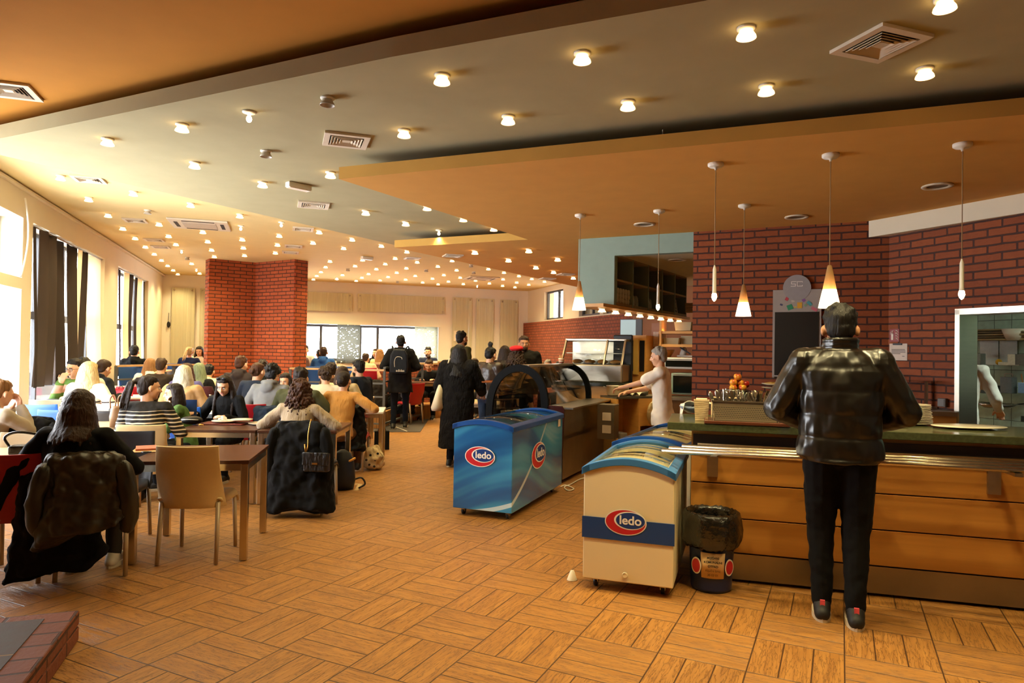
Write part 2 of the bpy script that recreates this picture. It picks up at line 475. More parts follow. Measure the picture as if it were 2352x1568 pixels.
def window(n, x, y0, y1, z0, z1, bars, rail=None, rail2=None, fr=grey_frame, axis='y', w=.05):
    b = MB()
    def bx(a0, a1, c0, c1):
        if axis == 'y': b.box(x - .03, x + .03, a0, a1, c0, c1)
        else: b.box(a0, a1, x - .03, x + .03, c0, c1)
    bx(y0, y1, z0, z0 + w); bx(y0, y1, z1 - w, z1); bx(y0, y0 + w, z0, z1); bx(y1 - w, y1, z0, z1)
    for q in bars: bx(q - w / 2, q + w / 2, z0, z1)
    for r in (rail, rail2):
        if r: bx(y0, y1, r - w, r + w)
    o = struct(b.obj('window_%d' % n, fr, rz=RA))
    g = MB()
    if axis == 'y': g.box(x - .006, x + .006, y0 + w, y1 - w, z0 + w, z1 - w)
    else: g.box(y0 + w, y1 - w, x - .006, x + .006, z0 + w, z1 - w)
    po = g.obj('glass_pane', pane, o)
    return o
zr = hitX(20, 648, -3.1).z
def portal(x0, x1, y0, y1, z0, z1, axis, sgn):
    l = bpy.data.lights.new('window_portal', 'AREA'); l.shape = 'RECTANGLE'; l.cycles.is_portal = True
    o = bpy.data.objects.new('window_portal', l); COL.objects.link(o)
    l.size = max(x1 - x0, y1 - y0); l.size_y = z1 - z0
    c = RF((x0 + x1) / 2, (y0 + y1) / 2, (z0 + z1) / 2); o.location = c
    nrm = RF(sgn, 0) if axis == 'x' else RF(0, sgn)
    o.rotation_euler = nrm.to_track_quat('-Z', 'Z').to_euler()
for y0, y1 in ((yN, yA0), (yA1, yB0), (yB1, yC0)): portal(-3.24, -3.24, y0, y1, .42, ZL, 'x', 1)
window(1, -3.12, yN, yA0, .42, ZL, [], zr)
L = yB0 - yA1
window(2, -3.12, yA1, yB0, .42, ZL, [yA1 + L * .3, yA1 + L * .62], 1.9)
L = yC0 - yB1
window(3, -3.12, yB1, yC0, .42, ZL, [yB1 + L * .33, yB1 + L * .66], 1.9)
# pale boxed beam crossing the first window, and its dangling lead
z0, z1 = hitX(20, 659, -2.88).z, hitX(20, 632, -2.88).z
wallbox('trim_2', -3.0, -2.84, yN, yA0 + .02, z0, z1, cream2)
b = MB(); pts = []
for i in range(13):
    t = i / 12; u = 58 + 12 * math.sin(t * PI) - 10 * t; pts.append(RF(*hitX(u, 455 + 180 * t, -2.80)))
b.tube(pts, .011, 8)
tag(b.obj('cable', white_pl), 'white cable looping down beside the first window pillar', 'cable')
# back wall (hall x runs along it)
wx0 = hitY(560, 745, YB).x; wx1 = hitY(1007, 745, YB).x
wz1 = hitY(800, 744, YB).z; wz0 = 1.18
b = MB()
b.box(XL - .2, wx0, YB, YB + .3, 0, H1); b.box(wx1, XR + .3, YB, YB + .3, 0, H1)
b.box(wx0, wx1, YB, YB + .3, wz1, H1); b.box(wx0, wx1, YB, YB + .3, 0, wz0)
struct(b.obj('wall_back', cream, rz=RA))
bars = [hitY(u, 745, YB).x for u in (738, 829, 869)]
portal(wx0, wx1, YB + .28, YB + .28, wz0, wz1, 'y', -1)
window(4, YB + .12, wx0, wx1, wz0, wz1 - .02, bars, axis='x', w=.07)
wallbox('trim_3', wx0 - .02, wx1 + .05, YB - .10, YB + .02, wz1 - .02, wz1 + .06, cream)
# right-hand wall of the far hall with its high windows and brick cladding
b = MB()
hw = [(hitX(1250, 700, XR).y, hitX(1293, 700, XR).y), (hitX(1330, 700, XR).y, hitX(1378, 700, XR).y), (hitX(1386, 700, XR).y, hitX(1405, 700, XR).y), (hitX(1424, 700, XR).y, hitX(1500, 700, XR).y)]
hz0, hz1 = 2.42, 3.22
ys = [YB + .2]
for a, c in hw: ys += [a, c]
ys += [9.0]
for i in range(0, len(ys), 2): b.box(XR, XR + .3, ys[i + 1], ys[i], 0, H1)
for a, c in hw: b.box(XR, XR + .3, c, a, 0, hz0); b.box(XR, XR + .3, c, a, hz1, H1)
struct(b.obj('wall_right', cream2, rz=RA))
for a, c in hw: portal(XR + .28, XR + .28, c, a, hz0, hz1, 'x', -1)
for i, (a, c) in enumerate(hw): window(5 + i, XR + .12, c, a, hz0, hz1, [(a + c) / 2 + (.0 if i else -.15)])
yp0 = hitX(1498, 730, XR - .14).y
zc = hitX(1216, 743, XR - .14).z
b = MB(); b.box(XR - .14, XR - .002, yp0, YB - .02, 0, 2.37)
struct(b.obj('wall_right.001', BR_C, rz=RA, uv=True))
# walls out of the picture that close the building
wallbox('wall_rear', -4, 16, -6.2, -6, 0, H1, cream)
b = MB(); b.box(12, 12.2, -7, 18, 0, H1); struct(b.obj('wall_kitchen_side', cream, rz=0))
b = MB(); b.box(2, 14, 18, 18.2, 0, H1); struct(b.obj('wall_kitchen_back', cream))
b = MB(); b.box(-3, 14, -5.2, -5, 0, H1); struct(b.obj('wall_rear.001', cream))
# low dark things outside, seen through the bottom of the windows
b = MB(); b.box(-30, 30, -30, -3.3, -.35, -.3); 
b = MB(); b.box(-4.6, -4.1, yA1 + .9, yA1 + 9, -.2, 1.02)
tag(b.obj('garden_wall', mat('outside_dark', '3A3E45', .8, var=.4, vs=3), rz=RA), 'low dark wall outside beyond the long side windows', 'wall')
# brick column, an L seen into its hollow side
pc0, pc1, pc2 = atd(479, 700, 14.0), atd(585, 700, 14.55), atd(675, 700, 13.9)
def xy(p): return Vector((p.x, p.y, 0))
b = MB(); q0, q1, q2 = xy(pc0), xy(pc1), xy(pc2)
def wallseg(b, p, q, z0, z1, th, uvl, off=0.0):
    d = (q - p); L = d.length; d.normalize(); n = Vector((-d.y, d.x, 0))
    vs = [(p, 0), (q, 1)]
    b.box(0, L, 0, th, z0, z1, Matrix(((d.x, n.x, 0, p.x), (d.y, n.y, 0, p.y), (0, 0, 1, 0), (0, 0, 0, 1))))
def brickwall(name, p, q, z0, z1, th, m, parent=None):
    """straight brick wall from p to q, bricks coursed along it"""
    d = q - p; b = MB(); b.box(0, d.length, 0, th, z0, z1)
    return b.obj(name, m, parent, loc=(p.x, p.y, 0), rz=math.atan2(d.y, d.x), uv=True)
e = empty('brick_column', (q1.x, q1.y, 0), 0, 'tall orange brick column with a folded face between the dining tables', 'column')
for nm, p, q in (('brick_face', q0, q1), ('brick_face', q1, q2)):
    o = brickwall(nm, p, q, 0, H1, .35, BR_A); o.parent = e; o.location = o.location - Vector((q1.x, q1.y, 0))
# ridged edge bricks standing proud at both ends of the column
b = MB()
for k in range(int(H1 / .075)):
    if k % 2 == 0:
        for p, s in ((q0, -1), (q2, 1)): b.cbox((p.x + .008 * s - q1.x, p.y + .04 - q1.y, k * .075 + .037), (.03, .12, .058))
b.obj('edge_brick', mat('edge_brick_red', 'A5482A', .85), e)

# ---- kitchen front: brick wall, teal fascia, shelves
yK = 7.98
xk0, xk1, xk2 = toD(at(1320, 545, H3)).x, toD(at(1590, 530, H3)).x, toD(at(2040, 512, H3)).x
def dia(name, x0, x1, y0, y1, z0, z1, m, uv=False, parent=None, bevel=0):
    b = MB(); b.box(x0, x1, y0, y1, z0, z1)
    return b.obj(name, m, parent, rz=RT, uv=uv, bevel=bevel)
struct(dia('wall_kitchen', xk1, xk2 + .1, yK, yK + .25, 0, H3, BR_B, True))
xf1 = toD(atd(1403, 640, 8.15)).x
# teal bulkhead: solid piece and header as one
b = MB(); b.box(xk0, xf1, yK, yK + .12, 2.1, H3); b.box(xf1, xk1, yK, yK + .12, 2.72, H3)
struct(b.obj('wall_bulkhead', teal_pl, rz=RT))
struct(dia('ceiling.003', xk0 + .1, xk1 + 4, yK + .12, yK + 4.2, 2.74, 2.78, mat('kitchen_ceiling', 'C9BC96', .9, var=.05)))
# hatch wall
hc = D26(xk2, yK); hd = Vector((math.sin(rad(22)), -math.cos(rad(22)), 0))
def hp(s): return Vector((hc.x, hc.y, 0)) + hd * s
def s_of(u):                            # distance along the hatch wall under pixel column u
    d = ray(u, 800); k = d.x / d.y
    return (k * hc.y - hc.x) / (hd.x - k * hd.y)
sh0 = s_of(2200); HRZ = rad(-68)
def hatchbox(name, s0, s1, d0, d1, z0, z1, m, uv=False, parent=None, bevel=0):
    b = MB(); b.box(s0, s1, d0, d1, z0, z1)
    return b.obj(name, m, parent, loc=(hc.x, hc.y, 0), rz=HRZ, uv=uv, bevel=bevel)
HT = atd(2200, 712, hp(sh0).y).z
b = MB(); b.box(-.1, sh0, 0, .2, 0, H3); b.box(sh0, 4, 0, .2, HT, H3); b.box(sh0, 4, 0, .2, 0, .8)
struct(b.obj('wall_hatch', BR_B, loc=(hc.x, hc.y, 0), rz=HRZ, uv=True))
b = MB(); b.box(sh0 - .01, 4, -.03, .22, HT - .045, HT + .01); b.box(sh0 - .01, sh0 + .035, -.03, .22, .8, HT)
struct(b.obj('door_1', steel, loc=(hc.x, hc.y, 0), rz=HRZ))
# boxed beam under the orange ceiling along the hatch wall
be0, be1 = at(1955, 515, H3), at(2352, 443, H3)
dd = (be1 - be0); b = MB(); b.box(0, dd.length * 2.2, 0, .5, H3 - .17, H3)
struct(b.obj('trim_4', cream2, loc=(be0.x, be0.y, 0), rz=math.atan2(dd.y, dd.x)))
# kitchen behind the hatch: tiled back wall
hk = 2.3
struct(hatchbox('wall_hatch.001', -1, 4, hk, hk + .1, 0, H3, tile_g, True))
struct(hatchbox('ceiling.004', -1, 4, .2, hk, 2.6, 2.65, cream))
# shelves kitchen behind
struct(dia('wall_kitchen.001', -3.5, 3, 12.3, 12.4, 0, 2.75, mat('brown_panel', '9A6030', .6, var=.1)))
# brick edging low in the corner
c0 = at(183, 1400, .155); c0.z = 0
e = empty('brick_planter', (c0.x, c0.y, 0), RA, 'low brick-edged grey slate step near the seated woman', 'step')
b = MB(); b.box(-.75, 0, -1.6, 0, 0, .075); b.box(-.75, 0, -1.6, -.0, .08, .155)
b.obj('brick_edge', BR_T, e, uv=True, bevel=.008)
b = MB(); b.box(-.75, -.13, -1.6, -.09, .12, .159); b.obj('slate_top', brick('slate', '4A4B50', '3E4046', '8A6A48', bw=.6, bh=.5, ms=.006, bumpd=.003), e, uv=True)
# platform at the far end with its front rail
P2_ = lambda u, D: atd(u, 800, D)
pl = [P2_(250, 12.1), P2_(330, 12.5), P2_(400, 13.1), atd(479, 850, 14.0), atd(675, 850, 13.4), atd(880, 850, 12.9), atd(905, 850, 14.0), atd(1240, 850, 18.5), RF(-3, 19.2)]
b = MB(); b.poly([(p.x, p.y) for p in pl], 0, .30); struct(b.obj('floor.001', floor_m))
# ================================================================ ON THE CEILINGS
shade_m = emis('lit_frosted_shade', 'FFD08A', 4.0)
bulb_m = emis('lit_bulb', 'FFE2B0', 14.0)
shade_off = mat('unlit_glass_shade', 'BDB3A2', .3, var=.05)
lamp_l = {}
def lamp_light(parent, z, w, r=.03, c=LAMP_C):
    key = (w, r, c)
    if key not in lamp_l:
        l = bpy.data.lights.new('lamp_glow', 'SPOT'); l.spot_size = rad(125); l.spot_blend = 1.0; l.energy = w; l.color = c; l.shadow_soft_size = r; lamp_l[key] = l
    o = bpy.data.objects.new('lamp_glow', lamp_l[key]); COL.objects.link(o); o.parent = parent; o.location = (0, 0, z)
def make_downlight(lit=True, shade=True):
    e = empty('ceiling_lamp', (0, 0, 0), 0, 'x', 'ceiling lamp')
    MB().lathe([(.001, 0), (.062, 0), (.062, -.012), (.048, -.016), (.04, -.02), (.001, -.02)]).obj('mounting_ring', white_pl, e)
    if shade:
        MB().lathe([(.044, -.018), (.046, -.03), (.062, -.052), (.066, -.066), (.062, -.066), (.056, -.052), (.042, -.03), (.038, -.018)], 24).obj('glass_shade', shade_m if lit else shade_off, e)
    if lit:
        zz = -.04 if shade else -.065
        b = MB(); b.ball((0, 0, zz), (.026, .026, .03)); b.cap((0, 0, -.015), (0, 0, zz), .012, .016); b.obj('bulb', bulb_m, e)
    e.scale = (.74, .74, .80)
    return e
Z5 = 3.459
lamps = []
for x, y in ((428,142),(782,97),(1238,188),(1628,273),(582,268),(699,371),(797,447),(987,338),(1063,430),(1121,495),(878,514),(949,571),(1006,620),(1055,662),(1099,698),(1136,729),(1246,646),(1309,723),(1335,398),(1374,473),(1405,539),(1426,591),(1648,457),(1657,522),(1666,582),(1942,428),(1928,499),(1911,562),(2210,483),(2259,400),(2110,643),(2084,687),(2345,628),(2310,673),(2273,711),(2240,741),(2213,770)):
    lamps.append((80 + x / Z5, 420 + y / Z5, H1, 'far'))
for x, y in ((253,122),(515,181),(747,231),(950,277),(857,328),(205,207),(447,249),(598,341),(345,352),(538,388),(778,372),(1032,358),(707,412),(645,450),(592,479),(547,504),(438,458),(393,490),(869,440),(800,473),(737,500),(946,405),(1016,465),(940,494),(1075,517),(1196,391),(1345,421),(1309,347),(1597,412),(1721,440),(1243,459),(1153,487),(1280,510),(1198,532),(1373,479),(1398,530),(1495,502),(1605,525),(1714,493),(1822,518),(1710,544),(1808,556),(1918,535),(1840,467),(1942,490),(2043,511)):
    lamps.append((660 + x / Z5, 500 + y / Z5, H1, 'far'))
lamps.append((139, 412, H1, 'far'))
for x, y in ((1490,285),(1918,273),(1757,347),(2148,340),(1975,403),(2115,440),(2272,485)):
    lamps.append((660 + x / Z5, 500 + y / Z5, H3, 'orange'))
green_px = [(247,331),(418,299),(447,384),(603,428),(759,406),(840,492),(928,312),(1015,189),(1337,140),(1167,281),(1442,248),(1714,84),(1760,213),(2124,175),(2170,19),(981,481),(932,517),(1064,507),(1134,529)]
for u, v in green_px: lamps.append((u, v, H2, 'green'))
# the two rows go on behind the photographer
protoL = make_downlight(); used = False
where = {'far': 'glass-shaded downlight on the ochre ceiling of the far dining hall', 'orange': 'glass-shaded downlight under the far end of the lower orange ceiling panel', 'green': 'glass-shaded downlight on the grey-green ceiling slab'}
grp = {'far': 'lit downlights on the ochre ceiling', 'orange': 'lit downlights on the orange panel', 'green': 'lit downlights on the green ceiling slab'}
LAB = dict(zip(green_px, ['leftmost lit downlight on the green slab, by the pale window wall', 'lit downlight left of the bare bulb on the green slab', 'lit downlight in the second row of the green slab, farthest to the left', 'lit downlight on the green slab just left of the boxy emergency light', 'lit downlight touching the pointed tip of the orange panel', 'lit downlight on the green slab straight beyond the tip of the orange panel', 'lit downlight on the green slab right of the louvred vent by the panel tip', 'lit downlight on the green slab, right of the nearest unlit one', 'lit downlight in the near row at the middle of the green slab', 'lit downlight in the row beside the orange panel, near its tip', 'lit downlight beside the middle of the long orange panel edge', 'large lit downlight in the near row, left of the big square vent', 'lit downlight beside the orange panel, left of the big square vent', 'lit downlight between the big square vent and the orange panel', 'largest and nearest downlight, at the top corner beyond the big square vent', 'lit downlight grazing the far diagonal edge of the orange panel', 'lit downlight on the green slab beyond the panel tip, seen in the gap', 'lit downlight half over the diagonal edge of the orange panel, in the gap', 'lit downlight shining on the short lit edge at the notch of the orange panel']))
olab = ['lit downlight on the orange panel right of its small square vent', 'large lit downlight on the orange panel nearest the teal bulkhead', 'lit downlight midway along the far end of the orange panel', 'lit downlight on the orange panel just left of the teal bulkhead', 'lit downlight on the orange panel, third row from the bulkhead', 'lit downlight between the two far corner vents of the orange panel', 'farthest lit downlight of the orange panel, half behind the bulkhead']
for q, lb in zip([l for l in lamps if l[3] == 'orange'], olab): LAB[(q[0], q[1])] = lb
seen = []
for u, v, h, k in lamps:
    p = at(u, v, h - .045)
    if (p - Vector((0, 0, CAMH))).length > 40: continue
    if any((p - q).length < .12 for q in seen): continue
    seen.append(p.copy())
    loc = (p.x, p.y, h)
    if not used: o = protoL; o.location = loc; used = True
    else: o = dup(protoL, loc)
    if k == 'far':
        reg = ('over the tables beside the side windows' if u < 350 else 'left of the brick column' if u < 478 else 'just before the top of the brick column' if u < 680 else 'above the left half of the far window' if u < 830 else 'above the right half of the far window' if u < 1010 else 'towards the far right corner')
        q_ = toR(p).y; row = 'nearest rows' if q_ < 12 else 'middle rows' if q_ < 15.5 else 'rows closest to the far wall'
        where['far'] = 'ochre-ceiling downlight, ' + row + ', ' + reg
    o['label'] = LAB.get((u, v), where[k]); o['group'] = grp[k]
    near = p.y < 9
    lamp_light(o, -.10, LAMP_W * ((2.6 if u > 1250 else .25 if u < 900 else .35) if k == 'green' else .9 if k == 'orange' else 1.8))
back_rows = [D26(x, 3.95) for x in (1.2, 3.0, 4.8)]
for x, y in ((1.9, 2.5), (3.6, 2.2), (3.8, .6)):
    o = dup(protoL, (x, y, H2 if x + y > 2.6 else H1), label='glass-shaded downlight on the ceiling above the photographer', group='lamps above the photographer')
    lamp_light(o, -.10, LAMP_W * 1.6)
pB = make_downlight(True, False); fst = True
for (u, v, h, lb) in ((572, 276, H2, 'bare bulb downlight without its shade on the grey-green slab'), (1008, 538, H2, 'bare bulb downlight just above the short lit edge of the orange panel'), (417, 580, H1, 'bare bulb downlight over the tables by the long curtains'), (553, 527, H1, 'bare bulb downlight beside the ceiling air conditioner'), (646, 519, H1, 'bare bulb downlight near the edge of the green slab'), (774, 642, H1, 'bare bulb downlight close to the far wall, above the long glass panels'), (1096, 659, H1, 'bare bulb downlight at the far end of the ochre ceiling'), (451, 622, H1, 'bare bulb downlight beside the brick column')):
    p = at(u, v, h - .06); o = pB if fst else dup(pB, (0, 0, 0)); fst = False
    o.location = (p.x, p.y, h); o['label'] = lb; lamp_light(o, -.12, LAMP_W)
pO = make_downlight(False, True); fst = True
for (u, v, h, lb) in ((752, 238, H2, 'unlit downlight on the green slab, nearest of the dark ones'), (611, 357, H2, 'unlit downlight on the green slab beside a lit one'), (339, 489, H1, 'unlit downlight near the ceiling air conditioner'), (430, 595, H1, 'unlit downlight over the left far tables'), (1082, 612, H1, 'unlit downlight beside the edge of the orange panel'), (799, 621, H1, 'unlit downlight high over the far tables'), (979, 623, H1, 'unlit downlight in the middle of the far ceiling'), (1088, 628, H1, 'unlit downlight near the far ceiling air conditioner'), (913, 649, H1, 'unlit downlight nearest the far wall')):
    p = at(u, v, h - .04); o = pO if fst else dup(pO, (0, 0, 0)); fst = False
    o.location = (p.x, p.y, h); o['label'] = lb
# square air vents
vent_w = mat('vent_white', 'D9CBB4', .5, var=.03); vent_in = mat('vent_dark', '2A211B', .9)
def make_vent():
    e = empty('ceiling_vent', (0, 0, 0), 0, 'x', 'ceiling vent')
    b = MB(); b.box(-.26, .26, -.26, .26, -.004, 0); b.obj('backing', vent_in, e)
    b = MB()
    for r0, r1, z in ((.225, .30, -.018), ):
        b.box(-r1, r1, -r1, -r0, z, 0); b.box(-r1, r1, r0, r1, z, 0); b.box(-r1, -r0, -r0, r0, z, 0); b.box(r0, r1, -r0, r0, z, 0)
    b.obj('frame', vent_w, e)
    for i, r in enumerate((.19, .15, .11, .07)):
        b = MB(); R = []
        for q, z in ((r + .012, -.022), (r - .016, -.006), (r - .014, -.003), (r + .016, -.020)):
            R.append([Vector((x * q, y * q, z)) for x, y in ((-1, -1), (1, -1), (1, 1), (-1, 1))])
        b.smooth = False; b.rings(R, cap=False); b.rings([R[-1], R[0]], cap=False); b.obj('louvre', vent_w, e)
    b = MB(); b.box(-.05, .05, -.05, .05, -.016, -.003); b.obj('centre_plate', vent_w, e)
    return e
pV = make_vent(); fst = True
for (u, v, h, rz, s, lb) in ((2022, 97, H2, RA, 1, 'large square louvred vent between the nearest downlights on the green slab'),
        (20, 204, H1, RA, 1, 'square louvred vent on the dark orange ceiling, cut by the picture edge'),
        (795, 320, H2, RA, 1, 'square louvred vent on the green slab beside the tip of the orange panel'),
        (720, 469, H2, RA, 1, 'square louvred vent on the green slab over the brick column'),
        (204, 410, H1, RA, .9, 'square louvred vent close to the pale window wall and green slab edge'),
        (311, 505, H1, RA, .9, 'square louvred vent beside the ceiling air conditioner'),
        (354, 550, H1, RA, .9, 'square louvred vent beyond the air conditioner, nearer of a pair'),
        (369, 566, H1, RA, .9, 'square louvred vent beyond the air conditioner, farther of a pair'),
        (696, 525, H1, RA, .9, 'square louvred vent beside the pointed edge of the green slab'),
        (674, 565, H1, RA, .9, 'square louvred vent above the brick column, nearer of two'),
        (667, 579, H1, RA, .9, 'square louvred vent above the brick column, farther of two'),
        (947, 592, H1, RA, .9, 'square louvred vent beyond the lit edge of the orange panel'),
        (1040, 586, H3, RA, .8, 'square louvred vent on the far end of the orange panel'),
        (1257, 639, H3, RA, .8, 'square louvred vent near the far corner, lower of two'),
        (1299, 629, H3, RA, .8, 'square louvred vent next to the teal bulkhead')):
    p = at(u, v, h); o = pV if fst else dup(pV, (0, 0, 0)); fst = False
    o.location = (p.x, p.y, h - .001); o.rotation_euler = (0, 0, rz); o.scale = (s * .56, s * .56, 1); o['label'] = lb
# ceiling cassette air conditioners
def make_ac(u, v, h, rz, lb, s=1.0):
    p = at(u, v, h); e = empty('ceiling_air_conditioner', (p.x, p.y, h - .001), rz, lb, 'air conditioner', sc=s)
    b = MB(); b.box(-.48, .48, -.48, .48, -.03, 0); b.obj('casing', vent_w, e, bevel=.01)
    b = MB(); b.box(-.27, .27, -.27, .27, -.036, -.029)
    for i in range(3):
        x = -.18 + .18 * i; b.box(x - .002, x + .002, -.27, .27, -.038, -.036)
    b.obj('intake_grille', mat('ac_grille', 'BDB0A0', .5), e)
    for a in range(4):
        M = Matrix.Rotation(a * PI / 2, 4, 'Z'); b = MB(); b.box(-.26, .26, .34, .40, -.033, -.029, M); b.obj('air_slot', vent_in, e)
make_ac(460, 514, H1, RA, 'large white ceiling cassette air conditioner over the tables by the windows', .84)
make_ac(1105, 638, H1, RA, 'small distant white ceiling cassette air conditioner near the far corner', .8)
# emergency luminaires
for u, v, h, lb in ((686, 431, H2, 'white boxy emergency light under the green slab'), (843, 594, H1, 'white boxy emergency light on the far ochre ceiling')):
    p = at(u, v, h - .04); e = empty('emergency_light', (p.x, p.y, h), RA + .5, lb, 'emergency light')
    b = MB(); b.box(-.125, .125, -.04, .04, -.055, 0); b.obj('housing', white_pl, e, bevel=.01)
    b = MB(); b.box(-.11, .11, -.035, .035, -.06, -.055); b.obj('diffuser', mat('diffuser', 'F2E6D0', .3), e)
# round unlit recessed lights in the orange panel
rl = None
for u, v, h, lb in ((2153, 426, H3, 'round unlit recessed light nearest the boxed beam'), (1830, 497, H3, 'round unlit recessed light above the brick wall and menu board'), (1480, 514, H3, 'round unlit recessed light before the teal bulkhead'), (1555, 596, 2.74, 'round unlit recessed light in the kitchen ceiling')):
    p = at(u, v, h)
    if rl is None:
        e = empty('recessed_light', (0, 0, 0), 0, lb, 'recessed light')
        MB().lathe([(.075, -.001), (.115, -.001), (.118, -.008), (.112, -.014), (.085, -.014), (.078, -.006)], 28).obj('trim_ring', vent_w, e)
        MB().lathe([(.001, -.004), (.08, -.004)], 28).obj('lens', mat('dull_lens', '6E5C45', .4), e); rl = e; o = e
    else: o = dup(rl, (0, 0, 0), label=lb)
    o.location = (p.x, p.y, h)
# pendants over the counter
glass_cone = frosted('frosted_cone_glass', 'F6E9D2', .7)
def pendant(u, v, kind, vb, lb, w):
    p = at(u, v + 4, H3 - .015)
    e = empty('pendant_lamp', (p.x, p.y, H3), 0, lb, 'pendant lamp', 'pendant lamps over the serving counter')
    MB().lathe([(.001, 0), (.058, 0), (.058, -.018), (.045, -.028), (.012, -.034), (.008, -.05), (.001, -.05)], 24).obj('ceiling_rose', white_pl, e)
    zb = atd(u, vb, p.y).z - H3
    top = zb + (.30 if kind == 'cone' else .27)
    b = MB(); b.tube([(0, 0, -.04), (0, 0, top)], .0035, 6); b.obj('cord', mat('cord_beige', 'A98A62', .6), e)
    if kind == 'cone':
        b = MB(); b.lathe([(.012, top - zb), (.016, top - zb - .01), (.045, .13)], 28, c=(0, 0, zb)); b.obj('clear_shade_top', frosted('cone_upper_glass', 'C4A478', .6), e)
        b = MB(); b.lathe([(.045, .13), (.062, .05), (.072, 0), (.069, 0), (.058, .05), (.041, .13)], 28, c=(0, 0, zb)); b.obj('frosted_shade', emis('lit_cone', 'FFE3B4', 5.0), e)
        b = MB(); b.cap((0, 0, top - .03), (0, 0, zb + .12), .011, .014); b.obj('lamp_holder', white_pl, e)
        lamp_light(e, zb - .03, w)
    else:
        b = MB(); b.lathe([(.004, .27), (.013, .24), (.014, .08), (.016, .06), (.001, .06)], 16, c=(0, 0, zb)); b.obj('tube_holder', white_pl, e)
        b = MB(); b.lathe([(.002, 0), (.012, .01), (.020, .032), (.018, .05), (.010, .068)], 16, c=(0, 0, zb)); b.obj('bulb', emis('bare_bulb', 'FFE0A8', 22.0), e)
        lamp_light(e, zb - .02, w)
pendant(1333, 492, 'cone', 712, 'cone pendant hanging in front of the teal bulkhead', LAMP_W)
pendant(1514, 482, 'tube', 713, 'slim tube pendant with bare bulb in front of the overhead shelves', LAMP_W)
pendant(1644, 376, 'tube', 692, 'slim tube pendant with bare bulb against the brick wall edge', LAMP_W)
pendant(1710, 470, 'cone', 726, 'small cone pendant beside the menu board', LAMP_W)
pendant(1908, 355, 'cone', 707, 'largest cone pendant directly above the standing man', LAMP_W)
pendant(2211, 331, 'tube', 688, 'slim tube pendant with bare bulb over the kitchen hatch corner', LAMP_W)
def clouds(size):
    n_ = 'folds_%g' % size
    if n_ in bpy.data.textures: return bpy.data.textures[n_]
    t_ = bpy.data.textures.new(n_, 'CLOUDS'); t_.noise_scale = size; t_.noise_depth = 1; return t_
def wrinkle(st, size=.11): return (('folds', 'DISPLACE', {'texture': clouds(size), 'strength': st, 'mid_level': .5, 'texture_coords': 'LOCAL'}),)
# ================================================================ FURNITURE BUILDERS
def plastic(name, c): return mat(name, c, .38, var=.05, vs=60, bump=.06, bs=400, bd=.001)
PL = {'cream': plastic('cream_plastic', 'DDBF8A'), 'beige': plastic('beige_plastic', 'BFB29A'), 'blue': plastic('blue_plastic', '1F55A8'), 'red': plastic('red_plastic', 'A81522'), 'black': plastic('charcoal_plastic', '26262A'), 'grey': plastic('grey_plastic', '55585C')}
leg_m = mat('beige_metal_leg', 'B8A488', .4, .15, var=.06)
_ch = {}
def chair(kind, loc, rz, label, group=None):
    loc = Vector((loc[0], loc[1], loc[2] if len(loc) > 2 else 0))
    if kind in _ch: return dup(_ch[kind], loc, rz, label, group)
    e = empty('dining_chair', loc, rz, label, 'chair', group)
    m = PL[kind]
    def back(a, t):
        s = a * 2 - 1; z = .392 + .438 * t
        w = .226 - .018 * t
        return Vector((s * w, -.205 - .055 * t - .022 * (1 - s * s) + .085 * abs(s) ** 4 * max(0, 1 - t * 1.5) ** 1.2, z + (.006 * s * s if t > .9 else 0)))
    MB().grid(back, 14, 12).obj('backrest', m, e, mods=(('solid', 'SOLIDIFY', {'thickness': .016, 'offset': 0}), ('b', 'BEVEL', {'width': .004, 'segments': 2, 'limit_method': 'ANGLE'})))
    def seat(a, t):
        s = a * 2 - 1; y = -.20 + .430 * t
        z = .455 - .012 * math.sin(PI * t) * (1 - s * s)
        x = s * .215
        if abs(s) > .85: z -= .05 * (abs(s) - .85) / .15 * min(1, t * 7); x = math.copysign(.215 * .86 + .022 * (abs(s) - .85) / .15, s)
        if t > .9: z -= .05 * (t - .9) / .1; y = -.20 + .430 * .9 + .02 * (t - .9) / .1
        return Vector((x * 1.03, y, z))
    MB().grid(seat, 16, 14).obj('seat', m, e, mods=(('solid', 'SOLIDIFY', {'thickness': .018, 'offset': 0}),))
    for x in (-1, 1):
        for y in (-1, 1):
            b = MB(); b.tube([(x * .19, y * .19 - .0, .43), (x * .197, y * .215 - (.02 if y < 0 else 0), .006)], [.0165, .0145], 12); o = b.obj('leg', leg_m, e)
    _ch[kind] = e
    return e
def table(cx, cy, w, d, rz, m_top, label, group=None, h=.72, legm=None):
    e = empty('dining_table', (cx, cy, 0), rz, label, 'table', group); legm = legm or chrome
    b = MB(); b.box(-w / 2, w / 2, -d / 2, d / 2, h - .026, h); b.obj('tabletop', m_top, e, bevel=.003)
    b = MB(); t = .02
    for y in (-d / 2 + .03, d / 2 - .03): b.box(-w / 2 + .055, w / 2 - .055, y - t, y + t, h - .075, h - .028)
    for x in (-w / 2 + .03, w / 2 - .03): b.box(x - t, x + t, -d / 2 + .055, d / 2 - .055, h - .075, h - .028)
    b.obj('apron_frame', legm, e)
    for x in (-1, 1):
        for y in (-1, 1):
            b = MB(); b.cbox((x * (w / 2 - .03), y * (d / 2 - .03), (h - .028) / 2 + .003), (.05, .05, h - .034)); b.obj('leg', legm, e, bevel=.003)
    return e
random.seed(3)
